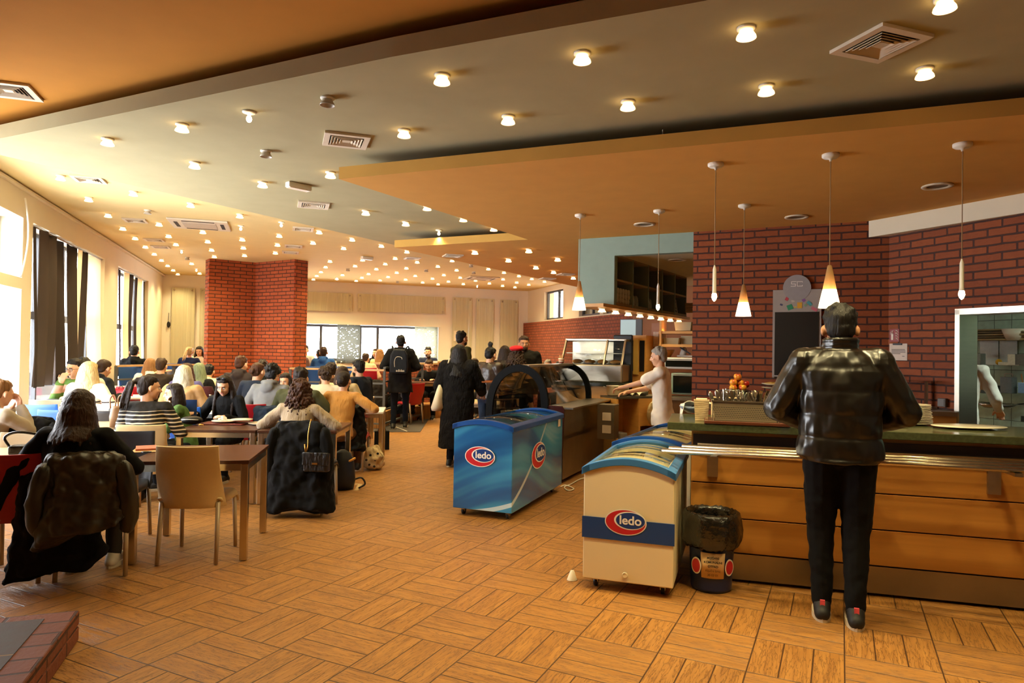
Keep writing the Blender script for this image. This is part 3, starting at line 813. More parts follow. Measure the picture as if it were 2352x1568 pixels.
def fabric(name, c, rough=.9, bs=7, bu=.55, var=.12, fine=True, metal=0, spec=.2, bd=.03, sheen=0, ribs=0):
    if name in _M: return _M[name]
    m = bpy.data.materials.new(name); m.use_nodes = True; _M[name] = m
    k = NT(m); co = k.coord('Object'); col = srgb(c)
    n = k.noise(co, bs, 3, .55)
    k.link(k.mix(n, tuple(x * (1 - var) for x in col[:3]) + (1,), tuple(min(1, x * (1 + var)) for x in col[:3]) + (1,)), k.b.inputs['Base Color'])
    k.b.inputs['Roughness'].default_value = rough; k.b.inputs['Specular IOR Level'].default_value = spec
    if sheen: k.b.inputs['Sheen Weight'].default_value = sheen
    st = k.noise(k.coord('Object', (1, 1, .45)), bs, 2, .4)
    h = k.math('ADD', st, k.math('MULTIPLY', k.noise(co, 160, 2), .06)) if fine else st
    if ribs: h = k.math('ADD', st, k.math('MULTIPLY', k.noise(k.coord('Object', (95, 95, 6)), 1.0, 1), .35))
    k.bump(h, bu, bd)
    return m
def coat(label, m, loc, rz, w=.46, zt=.86, zb=.30, flare=.15, dy=-.245, th=.05, folds=5, seed=1, name='draped_coat', sleeves=True, asym=0.0, ground=0.0, parentless=True):
    rnd = random.Random(seed); ph = rnd.random() * 6
    e = empty(name, (loc[0], loc[1], ground), rz, label, 'coat')
    S = []; N = 44; n = 14
    b = MB()
    R = []
    for j in range(n + 1):
        t = j / n; z = zt - (zt - zb) * t
        ww = w / 2 * (1 + flare * t) * (1 if j > 0 else .93); tt = (th + .05 * t) * (1 if j > 0 else .35)
        ring = []
        for k in range(N):
            a = 2 * PI * k / N
            f = 1 + (.05 + .16 * t) * math.sin(folds * a + ph + 2.2 * t) * (.4 + .6 * t) + .05 * math.sin(11 * a + ph * 2 + 3 * t)
            cx, sx = math.cos(a), math.sin(a)
            x = math.copysign(abs(cx) ** .7, cx) * ww; y = sx * tt * f - .03 * t
            zz = z + (.03 * math.sin(3 * a + ph) + asym * cx) * t ** 3
            ring.append(Vector((x * (1 + .03 * math.sin(7 * t + ph)), dy + y, zz)))
        R.append(ring)
    b.rings(R)
    b.obj('coat_body', m, e, mods=(('sub', 'SUBSURF', {'levels': 2, 'render_levels': 2}),) + wrinkle(.05, .10) + wrinkle(.02, .045))
    if sleeves:
        for s in (-1, 1):
            b = MB(); x = s * (w / 2 - .02)
            pts = [(x, dy - .03, zt - .05), (x + s * .05, dy - .05, zt - .22), (x + s * .06, dy - .04, zt - .40), (x + s * .04, dy - .03, max(zb - .02, zt - .55))]
            b.tube(pts, [.055, .062, .055, .05], 14)
            b.obj('sleeve', m, e, mods=(('sub', 'SUBSURF', {'levels': 2, 'render_levels': 2}),) + wrinkle(.03, .07))
    return e
# ================================================================ PEOPLE
SKIN = {'l': mat('light_skin', 'D9A583', .5, var=.06, vs=20, bump=.1, bs=120), 'm': mat('tan_skin', 'B57F5A', .5, var=.06, vs=20, bump=.1, bs=120), 'd': mat('brown_skin', '94603F', .5, var=.06, vs=20, bump=.1, bs=120)}
LIP = mat('lips', 'A4574B', .45, var=.05); EYEW = mat('eye_white', 'E6E0D8', .25, var=0); IRIS = mat('iris_dark', '1E120C', .2, var=0)
HAIR = {'black': hairmat('black_hair', '120D0B'), 'dark': hairmat('dark_brown_hair', '21140D'), 'brown': hairmat('brown_hair', '22150E', '48301E'), 'auburn': hairmat('auburn_hair', '22110A', '58321C'), 'lbrown': hairmat('light_brown_hair', '6A4626', 'A87848'), 'blonde': hairmat('blonde_hair', 'A8814C', 'E6CC96'), 'ash': hairmat('ash_blonde_hair', '9C8254', 'EADCBC'), 'green': hairmat('faded_green_hair', '3C4434', '93A07C'), 'grey': hairmat('grey_hair', '8C867C', 'C4BDB0')}
def RX(a): return Matrix.Rotation(rad(a), 3, 'X')
def RY(a): return Matrix.Rotation(rad(a), 3, 'Y')
def RZ(a): return Matrix.Rotation(rad(a), 3, 'Z')
def remesh(vx, it=4): return (('remesh', 'REMESH', {'mode': 'VOXEL', 'voxel_size': vx, 'use_smooth_shade': True}), ('smooth', 'SMOOTH', {'factor': .5, 'iterations': it}))
def ik(S, T, l1, l2, hint):
    d = T - S; L = min(max(d.length, abs(l1 - l2) + .01), l1 + l2 - .004); dn = d.normalized(); T = S + dn * L
    a = (l1 * l1 - l2 * l2 + L * L) / (2 * L); h = math.sqrt(max(0, l1 * l1 - a * a))
    hv = (hint - dn * hint.dot(dn)).normalized()
    return S + dn * a + hv * h, T
def hand(b, w, d, up, side, curl=35, k=1.0):
    """palm, four bent fingers and a thumb; w wrist, d along the fingers, up = back of the hand"""
    d = d.normalized(); x = d.cross(up).normalized(); up = x.cross(d).normalized()
    b.cap(w, w + d * .03 * k, .024 * k, .026 * k)
    for q in (-.026, -.009, .009, .026): b.cap(w + d * .02 * k + x * q * .7 * k, w + d * .085 * k + x * q * k, .015 * k, .0125 * k, 8)
    for q, L in ((-.031, .058), (-.0105, .070), (.0105, .074), (.031, .066)):
        p = w + d * .088 * k + x * q * k; c = 0; dd = d
        for i, f in enumerate((.45, .32, .23)):
            c += curl * (.6 if i == 0 else .9)
            dd = (d * math.cos(rad(c)) - up * math.sin(rad(c)) + x * q * 1.5).normalized()
            p2 = p + dd * L * f * k * 1.1; b.cap(p, p2, (.0092 - .0008 * i) * k, (.0086 - .0008 * i) * k, 8); p = p2
    tx = x * side
    p = w + d * .03 * k + tx * .024 * k; p2 = p + (d * .6 + tx * .7 - up * .3).normalized() * .042 * k; p3 = p2 + (d * .9 + tx * .15 - up * .4).normalized() * .034 * k
    b.cap(p, p2, .0135 * k, .011 * k, 8); b.cap(p2, p3, .011 * k, .0088 * k, 8)
def person(label, u, v, D, face, pose='sit', lean=12, slean=0, hy=0, hpi=0, hr=0, ground=0.0, hair=('short', 'dark'), top=('sweater', None), legs=None, skin='l', hands=None, sleeve='long', t=.016, vx=.012, hem=0.0, hood=False, collar=False, shoes=None, step=None, facef=False, glasses=False, beard=None, elbow=None, s=None, wide=1.0, hl=.42, xy=None, extra=None, anch='top', shoulder=0, flare=.05, wr=None, tw=1.0, fx=.10, quilt=False):
    rnd = random.Random(label)
    P = {}
    sit = pose == 'sit'
    hz = .53 if sit else .93
    H = Vector((0, 0, hz))
    T3 = RX(-lean) @ RY(slean)
    ax = T3 @ Vector((0, 0, 1)); sx = RZ(shoulder) @ T3 @ Vector((1, 0, 0)); fy = RZ(shoulder) @ T3 @ Vector((0, 1, 0))
    N = H + ax * (.50 if sit else .52)
    nk = (ax + Vector((0, 0, .8))).normalized()
    HM = RZ(hy) @ RX(-hpi) @ RY(hr)
    C = N + nk * .088 + HM @ Vector((0, .018, .055))
    ztop = C.z + .125
    target = atd(u, v, D)
    if s is None: s = max(.86, min(1.14, (target.z - ground) / ztop))
    R3 = RZ(face)
    hw = R3 @ (C * s)
    loc = Vector((target.x - hw.x, target.y - hw.y, ground))
    sw = .172 * wide
    SH = {k: N - ax * .055 + sx * (k * sw) for k in (-1, 1)}
    if hands is None: hands = {-1: Vector((-.17, .36, .755)), 1: Vector((.17, .36, .755))} if sit else {-1: Vector((-.25, .06, .80)), 1: Vector((.25, .06, .80))}
    else: hands = {-1: Vector(hands[0]), 1: Vector(hands[1])}
    el = {}; hd_ = {}
    for k in (-1, 1):
        hint = Vector((k * .55, -.5, -.75)) if elbow is None else Vector((k * elbow[0], elbow[1], elbow[2]))
        el[k], hd_[k] = ik(SH[k], hands[k], .285, .255, hint)
    kn = {}; an = {}
    for k in (-1, 1):
        hj = H + Vector((k * .088, 0, -.02))
        if sit:
            kn[k] = Vector((k * .12, .40, .50)); an[k] = Vector((k * .12, .36 + (.05 if k > 0 else -.04), .085))
        else:
            f = Vector((k * fx, (step[0] if k < 0 else step[1]) if step else 0.0, .085 + ((step[2] if k < 0 else step[3]) if step and len(step) > 2 else 0)))
            kn[k], an[k] = ik(hj, f, .413, .418, Vector((k * .05, 1, 0)))
    # ---- body in skin
    b = MB()
    def hp_(x, y, z): return C + HM @ Vector((x, y, z))
    b.ball(hp_(0, -.012, .022), (.076, .095, .094), HM, 18, 12)
    b.ball(hp_(0, .022, -.040), (.060, .066, .080), HM, 16, 10)
    b.ball(hp_(0, .055, -.092), (.026, .024, .022), HM)
    b.cap(hp_(0, .083, .012), hp_(0, .104, -.030), .009, .013, 8); b.ball(hp_(0, .094, -.034), (.018, .012, .010), HM)
    b.ball(hp_(0, .078, .026), (.05, .012, .012), HM)
    for k in (-1, 1):
        b.ball(hp_(k * .085, -.004, -.014), (.013, .019, .032), HM @ RZ(k * 25), 12, 8)
        b.ball(hp_(k * .036, .058, -.030), (.026, .024, .026), HM)
    b.cap(N - ax * .06, C + HM @ Vector((0, -.02, -.05)), .062, .054)
    secs = []
    for f, rx, ry in ((-.06, .10, .08), (.0, .145, .095), (.35, .125, .085), (.7, .15, .095), (.9, .135, .08), (1.0, .06, .055)):
        secs.append((H + (N - H) * f, sx * rx, fy * ry))
    b.loft(secs, 18)
    for k in (-1, 1):
        b.cap(N - ax * .05, SH[k], .05, .05); b.cap(SH[k], el[k], .046, .037); b.cap(el[k], hd_[k], .038, .025)
        d = (hd_[k] - el[k]).normalized()
        hdir = (d + Vector((0, .5, -.1)) * .3).normalized()
        hand(b, hd_[k], hdir, Vector((0, 0, 1)) if abs(hdir.z) < .8 else fy, -k, 38, 1.0)
        hj = H + Vector((k * .088, 0, -.02))
        b.cap(hj, kn[k], .075, .052); b.cap(kn[k], an[k], .052, .036)
        b.cap(an[k], an[k] + Vector((0, .10, -.04)), .036, .028)
    sk = SKIN[skin]
    root = b.obj('person', sk, None, loc=loc, rz=rad(face), mods=remesh(min(vx, .010), 2))
    root.scale = (s, s, s)
    tag(root, label, 'person')
    # ---- face
    if facef:
        for k in (-1, 1):
            b = MB(); b.ball(hp_(k * .031, .077, -.004), (.0135, .008, .0085), HM); eo = b.obj('eye', EYEW, root)
            b = MB(); b.ball(hp_(k * .031, .0825, -.004), (.0058, .0035, .0062), HM); b.obj('iris', IRIS, eo)
            b = MB(); b.cap(hp_(k * .017, .089, .019), hp_(k * .048, .076, .014), .0038, .0028, 8); b.obj('eyebrow', HAIR[hair[1]] if hair[1] in ('black', 'dark', 'brown') else HAIR['brown'], root)
        b = MB(); b.ball(hp_(0, .083, -.062), (.022, .006, .0045), HM); b.ball(hp_(0, .082, -.069), (.019, .006, .005), HM); b.obj('lips', LIP, root)
        if glasses:
            b = MB()
            for k in (-1, 1):
                pts = [hp_(k * .034 + .024 * math.cos(a), .094, -.004 + .020 * math.sin(a)) for a in [2 * PI * i / 16 for i in range(17)]]
                b.tube(pts, .0022, 6); b.tube([hp_(k * .058, .092, .0), hp_(k * .08, -.0, .0)], .002, 6)
            b.tube([hp_(-.012, .096, 0), hp_(.012, .096, 0)], .002, 6); b.obj('glasses', black_m, root)
    if beard:
        b = MB(); b.ball(hp_(0, .034, -.075), (.062, .058, .052), HM); b.ball(hp_(0, .080, -.052), (.026, .010, .006), HM)
        b.obj('beard', HAIR[beard], root, mods=remesh(vx, 2))
    # ---- hair
    hs, hc_ = hair
    b = MB(); hm = HAIR[hc_] if hc_ in HAIR else None
    if hs != 'bald':
        b.ball(hp_(0, -.030, .036), (.084, .095, .092), HM, 18, 12)
        b.ball(hp_(0, -.055, -.015), (.074, .058, .070), HM, 16, 10)
        if hs in ('short', 'topbun', 'curly'): b.ball(hp_(0, .008, .080), (.070, .070, .042), HM, 16, 10)
        if hs == 'short':
            for i in range(26):
                a = rnd.uniform(0, 2 * PI); e2 = rnd.uniform(.1, 1.2)
                b.ball(hp_(.072 * math.cos(a) * math.cos(e2), -.028 + .082 * math.sin(a) * math.cos(e2), .045 + .082 * math.sin(e2)), rnd.uniform(.016, .026), None, 8, 6)
        if hs in ('long', 'pony', 'bob', 'bun', 'half'):
            b.ball(hp_(0, -.004, .074), (.078, .078, .050), HM, 16, 10)
        if hs in ('long', 'bob', 'half'):
            ln = hl if hs != 'bob' else .20
            n = 17
            for i in range(n):
                a = rad(-106 + 212 * i / (n - 1)); front = abs(a) > rad(75)
                L = ln * rnd.uniform(.86, 1.05)
                p0 = hp_(.070 * math.sin(a), -.025 - .070 * math.cos(a), .045)
                p1 = hp_(.090 * math.sin(a), -.022 - .088 * math.cos(a), -.05)
                q = p1 + Vector((.02 * math.sin(a), -.012 * math.cos(a), -.10))
                p2 = q + Vector((.03 * math.sin(a) * (1 if not front else .4), -.03 * math.cos(a) + (-.02 if not front else .03), -(L - .16)))
                if not front: p2 = p2 + Vector((0, -max(0, .02), 0)) - fy * .02
                b.cap(p0, p1, .026, .027, 8); b.cap(p1, q, .027, .027, 8)
                if ln > .22: b.cap(q, q * .5 + p2 * .5, .027, .024, 8); b.cap(q * .5 + p2 * .5, p2, .024, .010, 8)
        if hs == 'curly' or hs == 'curlylong':
            for i in range(60):
                a = rnd.uniform(0, 2 * PI); e2 = rnd.uniform(-.2, 1.4)
                y = math.sin(a) * math.cos(e2)
                if y > .55 and e2 < .7: continue
                b.ball(hp_(.088 * math.cos(a) * math.cos(e2), -.03 + .095 * y, .03 + .092 * math.sin(e2)), rnd.uniform(.014, .026), None, 8, 6)
        if hs == 'curlylong':
            for i in range(46):
                a = rad(rnd.uniform(-105, 105)); p = hp_(.085 * math.sin(a), -.03 - .075 * math.cos(a), rnd.uniform(-.02, .05))
                L = hl * rnd.uniform(.65, 1.08); w2 = .018; px_ = p; ph = rnd.uniform(0, 6)
                for j in range(1, 9):
                    f = j / 8
                    q = p + Vector((math.sin(a) * .085 * f + .013 * math.sin(ph + j * 1.9), -.05 * f * math.cos(a) - .03 * f + .013 * math.cos(ph + j * 1.9), -L * f))
                    b.cap(px_, q, w2, w2 * .93, 8); w2 *= .91; px_ = q
        if hs in ('pony',):
            b.ball(hp_(0, -.115, .075), .026); p = hp_(0, -.12, .07); px_ = p
            for i in range(9):
                o2 = Vector((rnd.uniform(-.022, .022), rnd.uniform(-.018, .012), 0)); q1_ = p + HM @ Vector((0, -.045, -.03)) + o2; q2_ = q1_ + Vector((-.02, -.045, -.13)) + o2 * .8; q3_ = q2_ + Vector((-.02, -.02, -.09 - rnd.uniform(0, .05)))
                b.cap(p, q1_, .018, .020, 8); b.cap(q1_, q2_, .020, .016, 8); b.cap(q2_, q3_, .016, .005, 8)
        if hs in ('bun', 'topbun'):
            c = hp_(0, -.125, -.01) if hs == 'bun' else hp_(0, -.05, .165)
            b.ball(c, (.042, .038, .040), HM)
            for i in range(12):
                a = i * PI / 6; b.ball(c + HM @ Vector((.028 * math.cos(a), -.012, .028 * math.sin(a))), .017, None, 8, 6)
            if hs == 'topbun': b.cap(hp_(0, -.04, .10), c, .035, .03)
        b.obj('hair', hm, root, mods=remesh(min(vx, .010) if hs != 'curlylong' else min(vx, .008), 1 if hs.startswith('curly') or hs == 'short' else 2) + (wrinkle(.03, .022) if hs.startswith('curly') else wrinkle(.010, .03)))
    # ---- clothes
    tm = top[1]; kind = top[0]
    b = MB(); q = t
    secs = []
    prof = [(-.10, .172, .118), (.0, .170, .118), (.3, .152, .110), (.6, .168, .118), (.83, .176 * wide, .108), (.95, .14, .085), (1.02, .075, .068)]
    if kind == 'coat': prof = [(-.10, .19, .13), (.0, .185, .13), (.3, .17, .125), (.6, .18, .13), (.83, .19 * wide, .118), (.95, .15, .095), (1.03, .085, .078)]
    if quilt:
        P2q = []
        for i in range(46):
            f = -.10 + 1.06 * i / 45; j = max(x for x in range(len(prof) - 1) if prof[x][0] <= f + 1e-6) if f < 1.02 else len(prof) - 2
            a_, b_ = prof[j], prof[j + 1]; w_ = (f - a_[0]) / (b_[0] - a_[0]); pf = .011 * (abs(math.sin(PI * (f + .1) * 4.2)) ** .45 - .6)
            P2q.append((f, a_[1] + (b_[1] - a_[1]) * w_ + pf, a_[2] + (b_[2] - a_[2]) * w_ + pf))
        prof = P2q + [prof[-1]]
    for f, rx, ry in prof: secs.append((H + (N - H) * f, sx * (rx * wide + q - .012), fy * (ry + q - .012)))
    if hem > 0:
        n = 4; pre = []
        for j in range(n, 0, -1):
            f = j / n; pre.append((H + Vector((0, -.01 * f, -.04 - hem * f)), Vector((.168 + flare * f + q, 0, 0)), Vector((0, .125 + flare * f + q, 0))))
        secs = pre + secs[1:]
    b.loft(secs, 22)
    for k in (-1, 1):
        b.cap(N - ax * .055, SH[k], .055 + q, .052 + q)
        b.ball(SH[k], .056 + q)
        if sleeve == 'short':
            m_ = SH[k] + (el[k] - SH[k]) * .75; b.cap(SH[k], m_, .052 + q, .052 + q)
        else:
            cuff = hd_[k] - (hd_[k] - el[k]).normalized() * .012
            b.cap(SH[k], el[k], .052 + q, .044 + q); b.ball(el[k], .045 + q); b.cap(el[k], cuff, .044 + q, .030 + q * .8)
    if hood:
        a_, bb = N + ax * .015 - fy * .055, None
        for i in range(9):
            a2 = PI * (i / 8); p = N + ax * (.02) + sx * (.085 * math.cos(a2)) - fy * (.045 + .05 * math.sin(a2))
            if bb is not None: b.cap(bb, p, .03, .03, 8)
            bb = p
        b.ball(N - ax * .05 - fy * .11, (.085, .045, .075), T3)
    if collar:
        bb = None
        for hh in (.02, .045, .07):
          bb = None
          for i in range(13):
            a2 = 2 * PI * i / 12; p = N + ax * hh + sx * (.074 * math.cos(a2)) + fy * (.068 * math.sin(a2))
            if bb is not None: b.cap(bb, p, .02, .02, 8)
            bb = p
    if kind == 'turtle': b.cap(N - ax * .03, N + ax * .06, .066, .062)
    nm = {'sweater': 'sweater', 'coat': 'coat', 'tee': 't_shirt', 'hoodie': 'hoodie', 'turtle': 'turtleneck', 'jacket': 'jacket', 'shirt': 'shirt'}[kind]
    cl = b.obj(nm, tm, root, mods=remesh(vx if not quilt else .006, 5 if not quilt else 2) + wrinkle(wr if wr is not None else (.020 if kind != 'coat' else .028), .09))
    # trousers and shoes
    lm = legs or fabric('dark_trousers', '1C1D22')
    b = MB(); b.ball(H + Vector((0, 0, -.01)), (.165, .115, .10))
    for k in (-1, 1):
        hj = H + Vector((k * .088, 0, -.02)); end = an[k] + (kn[k] - an[k]).normalized() * .01
        b.cap(hj, kn[k], .090 * tw, .066 * tw); b.ball(kn[k], .066 * tw); b.cap(kn[k], end, .064 * tw, .050)
    b.obj('trousers', lm, root, mods=remesh(vx, 4) + wrinkle(.014, .07))
    smt = shoes or mat('dark_shoe', '1E1B1A', .5, var=.1)
    for k in (-1, 1):
        b = MB(); a = an[k]; sl = a - Vector((0, 0, a.z - .03)) if (a.z < .12) else a - Vector((0, 0, .055))
        b.cap(sl + Vector((0, -.05, .01)), sl + Vector((0, .15, .0)), .042, .038); b.cap(sl + Vector((0, -.03, .03)), a + Vector((0, 0, .01)), .045, .045); b.cap(sl + Vector((0, .0, .04)), sl + Vector((0, .12, .012)), .044, .034)
        so = b.obj('shoe', smt, root, mods=remesh(min(.01, vx), 3))
        b = MB(); zz = sl.z - .03
        pts = [Vector((sl.x + .050 * math.cos(a2) * (1 if math.sin(a2) < 0 else .95), sl.y + .05 + .135 * math.sin(a2), 0)) for a2 in [2 * PI * i / 20 for i in range(20)]]
        b.poly([(p.x, p.y) for p in pts], zz, zz + .030); b.obj('sole', mat('shoe_sole', 'CDBFA6', .6), so)
    P.update(root=root, H=H, N=N, C=C, HM=HM, SH=SH, el=el, hd=hd_, kn=kn, an=an, ax=ax, sx=sx, fy=fy, s=s, hp=hp_, loc=loc)
    return P
# ================================================================ SERVING COUNTER
k0, k1 = at(1533, 969, 1.06), at(2352, 1004, 1.06)
cdir = Vector((k1.x - k0.x, k1.y - k0.y, 0)); CRZ = math.atan2(cdir.y, cdir.x); cdir.normalize()
e = empty('serving_counter', (k0.x, k0.y, 0), CRZ, 'long oak-panelled serving counter with a green granite top', 'counter')
CL = 2.62
b = MB(); b.box(.0, CL, 0, .72, 1.01, 1.06); b.obj('granite_top', granite, e, bevel=.004)
b = MB(); b.box(.16, CL, .09, .70, .88, 1.01); b.obj('upper_rail_panel', oak, e)
pz = [(.66, .872), (.43, .652), (.20, .422)]
for z0, z1 in pz:
    b = MB(); b.box(.16, 2.215, .055, .075, z0, z1); b.obj('front_panel', oak, e, bevel=.002)
b = MB(); b.box(.17, 2.2, .076, .68, .02, .98); b.obj('carcass', mat('carcass_dark', '2B1A0E', .8), e)
b = MB(); b.box(.16, 2.2, .062, .075, .02, .19); b.obj('kick_plate', steel_d, e)
b = MB(); b.box(2.205, 2.27, .03, .7, 0, .74); b.obj('end_panel', mat('end_panel_grey', 'A79B86', .4), e)
# tray rail: tubes running past the counter's end
b = MB(); b.tube([(-.02, -.27, .90), (CL, -.27, .90)], .017, 12); b.obj('rail_tube', chrome, e)
b = MB(); b.tube([(.02, -.18, .905), (CL, -.18, .905)], .017, 12); b.obj('rail_tube', chrome, e)
b = MB(); b.tube([(.10, -.09, .91), (CL, -.09, .91)], .017, 12); b.obj('rail_tube', chrome, e)
b = MB(); b.box(.2, CL, .02, .05, .885, .925); b.obj('rail_tube', chrome, e)
for x in (.30, 1.95):
    b = MB(); b.box(x - .02, x + .02, -.30, .05, .865, .885); b.box(x - .035, x + .035, .035, .055, .70, .885); b.obj('rail_bracket', steel, e)
def on_counter(u, v):
    return at(u, v, 1.06)
# blue freezer chests ------------------------------------------------
def ledo_logo(e, M, w, lx=.0, plain=False):
    """oval badge, w wide, in the XY plane of M with a small thickness"""
    def oval(cx, cy, rx, ry, z, mi):
        b.mi = mi; b.prism([(cx + rx * math.cos(a), cy + ry * math.sin(a)) for a in [2 * PI * i / 40 for i in range(40)]], lambda p, s: M @ Vector((p[0], p[1], z * (.2 + .8 * s))))
    b = MB(); b.smooth = False
    oval(0, 0, w * .5, w * .31, .0012, 0); oval(0, 0, w * .475, w * .288, .0020, 1)
    oval(w * .10, w * .045, w * .375, w * .215, .0028, 0); oval(w * .115, w * .045, w * .345, w * .192, .0036, 2)
    lg = b.obj('logo', [mat('logo_white', 'EFEAE0', .35, var=0), mat('logo_red', 'C0202C', .35, var=.05), mat('logo_blue', '123A80', .35, var=.05)], e)
    text('ledo', w * .29, mat('logo_white', 'EFEAE0', .35, var=0), lg, 'lettering', bold=w * .006, ext=.0006, M=M @ Matrix.Translation((w * .115, w * .045, .0044)), xs=1.05)
def plane_M(origin, xdir, ydir, n):
    return Matrix(((xdir[0], ydir[0], n[0], origin[0]), (xdir[1], ydir[1], n[1], origin[1]), (xdir[2], ydir[2], n[2], origin[2]), (0, 0, 0, 1)))
def freezer(loc, rz, Wd, Ln, h, body, rim, label, glassm, name='chest_freezer', stripe=None, arch=.06, divide=2, casters=True):
    """origin: front bottom-left corner, x across the front end, y along its length"""
    e = empty(name, loc, rz, label, 'freezer')
    b = MB(); z0, z1 = .07, h - .05
    n = 14
    def top(t): return z1 + arch * math.sin(PI * t) ** .8
    pts = [(0, z0), (Wd, z0)] + [(Wd * (1 - i / n), top(i / n)) for i in range(n + 1)]
    b.smooth = False
    b.prism(pts, lambda p, s: Vector((p[0], Ln * s, p[1])))
    b.obj('cabinet', body, e, bevel=.006)
    b = MB(); ns = 16                                      # blue rim frame following the arch
    def strip(y0, y1, o=.012, x0=0.0, x1=1.0, hh=.045):
        R = []
        for i in range(ns + 1):
            t = x0 + (x1 - x0) * i / ns; x = -o + (Wd + 2 * o) * t; z = z1 - .012 + arch * math.sin(PI * t) ** .8
            R.append([Vector((x, y0, z)), Vector((x, y1, z)), Vector((x, y1, z + hh)), Vector((x, y0, z + hh))])
        b.smooth = False; b.rings(R)
    strip(-.014, .05); strip(Ln - .05, Ln + .014)
    strip(-.014, Ln + .014, .012, 0, .09); strip(-.014, Ln + .014, .012, .91, 1)
    b.obj('rim', rim, e, bevel=.006)
    b = MB(); R = []
    for i in range(ns + 1):
        t = .09 + .82 * i / ns; x = Wd * t; z = z1 + .022 + arch * math.sin(PI * t) ** .8
        R.append([Vector((x, .05, z)), Vector((x, Ln * .52, z)), Vector((x, Ln * .52, z + .005)), Vector((x, .05, z + .005))])
    b.rings(R); R = []
    for i in range(ns + 1):
        t = .09 + .82 * i / ns; x = Wd * t; z = z1 + .012 + arch * math.sin(PI * t) ** .8
        R.append([Vector((x, Ln * .48, z)), Vector((x, Ln - .05, z)), Vector((x, Ln - .05, z + .005)), Vector((x, Ln * .48, z + .005))])
    b.rings(R); b.obj('sliding_glass_lid', glassm, e)
    b = MB(); strip(Ln * .5 - .008, Ln * .5 + .008, -.05, .05, .95, .02); b.obj('lid_edge', rim, e)
    if casters:
        for x in (.07, Wd - .07):
            for y in (.09, Ln - .12):
                b = MB(); b.tube([(x - .012, y, .028), (x + .012, y, .028)], .027, 14); c = b.obj('caster', black_m, e)
                b = MB(); b.box(x - .018, x + .018, y - .02, y + .02, .03, .072); b.obj('caster_fork', steel_d, c)
    return e, (Wd, Ln, z0, z1)
# printed foil of the blue freezer: streaks of light and dark blue
def swoosh(name):
    m = bpy.data.materials.new(name); m.use_nodes = True; k = NT(m); co = k.coord('Object')
    sep = k.add('ShaderNodeSeparateXYZ'); k.link(co, sep.inputs[0])
    X = k.math('ADD', sep.outputs[0], sep.outputs[1])
    cur = k.math('ADD', sep.outputs[2], k.math('MULTIPLY', k.math('SINE', k.math('MULTIPLY', X, 2.3)), -.22))
    c = k.add('ShaderNodeCombineXYZ'); k.link(k.math('MULTIPLY', X, .35), c.inputs[0]); k.link(k.math('MULTIPLY', cur, 2.6), c.inputs[2])
    n = k.noise(c.outputs[0], 1.1, 3, .5)
    r = k.add('ShaderNodeValToRGB'); k.link(n, r.inputs[0])
    cr = r.color_ramp; cr.elements[0].position = .32; cr.elements[0].color = srgb('12386E'); cr.elements[1].position = .72; cr.elements[1].color = srgb('9CCCE0')
    x = cr.elements.new(.47); x.color = srgb('1C5E9A'); x = cr.elements.new(.6); x.color = srgb('3E98C4')
    sw = k.math('LESS_THAN', k.math('ABSOLUTE', k.math('SUBTRACT', k.math('ADD', sep.outputs[2], k.math('MULTIPLY', k.math('MULTIPLY', X, X), -.32)), .04)), .02)
    k.link(k.mix(k.math('MULTIPLY', sw, .8), r.outputs[0], srgb('C8DCE4')), k.b.inputs['Base Color']); k.b.inputs['Roughness'].default_value = .22
    k.b.inputs['Coat Weight'].default_value = .4
    return m
blue_rim = mat('blue_rim_plastic', '134A94', .28, var=.05)
fb = at(1040, 1165, .07); fc = at(1175, 1180, .07)
fd = Vector((fc.x - fb.x, fc.y - fb.y, 0)); FRZ = math.atan2(fd.y, fd.x)
e, (Wd, Ln, z0_, z1_) = freezer((fb.x, fb.y, 0), FRZ, fd.length, 1.50, .86, swoosh('blue_streaked_foil'), blue_rim, 'blue ice cream chest freezer with streaked blue sides, on casters', case_glass, arch=.055)
ledo_logo(e, plane_M((Wd * .46, -.0065, .56), (1, 0, 0), (0, 0, 1), (0, -1, 0)), .30)
ledo_logo(e, plane_M((Wd + .0065, .70, .50), (0, 1, 0), (0, 0, 1), (1, 0, 0)), .42)
b = MB(); b.box(Wd + .006, Wd + .008, 1.32, 1.40, .72, .80); b.obj('sticker', mat('sticker_white', 'D8D2C4', .5), e)
b = MB(); b.box(Wd * .2, Wd * .85, .3, 1.2, .5, .62); b.obj('paper_inside', mat('tan_cardboard', 'B08A5A', .8, var=.1), e)
# freezers beside the counter
fw0 = at(1338, 1326, .07); fw1 = at(1546, 1351, .07); wd = Vector((fw1.x - fw0.x, fw1.y - fw0.y, 0)); WRZ = math.atan2(wd.y, wd.x)
wd_l = wd.length
cream_cab = mat('cream_enamel', 'E9D8AE', .35, var=.04, vs=3)
light_blue_rim = mat('light_blue_rim', '3E78B4', .3, var=.05)
e, (Wd, Ln, z0_, z1_) = freezer((fw0.x, fw0.y, 0), WRZ - rad(1), wd_l, 1.02, .80, cream_cab, light_blue_rim, 'cream ice cream chest freezer with a blue band, beside the waste bin', case_glass, arch=.075)
b = MB(); b.box(-.0065, Wd + .0066, -.0075, .0, .335, .47); b.obj('blue_band', mat('band_blue', '16407F', .35, var=.04), e)
ledo_logo(e, plane_M((Wd * .48, -.0085, .455), (1, 0, 0), (0, 0, 1), (0, -1, 0)), .265)
b = MB(); b.lathe([(.001, .004), (.012, .004), (.016, .006), (.020, 0)], 20, M=plane_M((Wd * .48, -.0065, .12), (1, 0, 0), (0, 0, 1), (0, -1, 0))); b.obj('drain_plug', cream_cab, e)
b = MB(); b.box(Wd * .1, Wd * .9, .1, .95, .55, .60); b.obj('inner_basket', mat('ice_goods', '8E7452', .6, var=.5, vs=25), e)
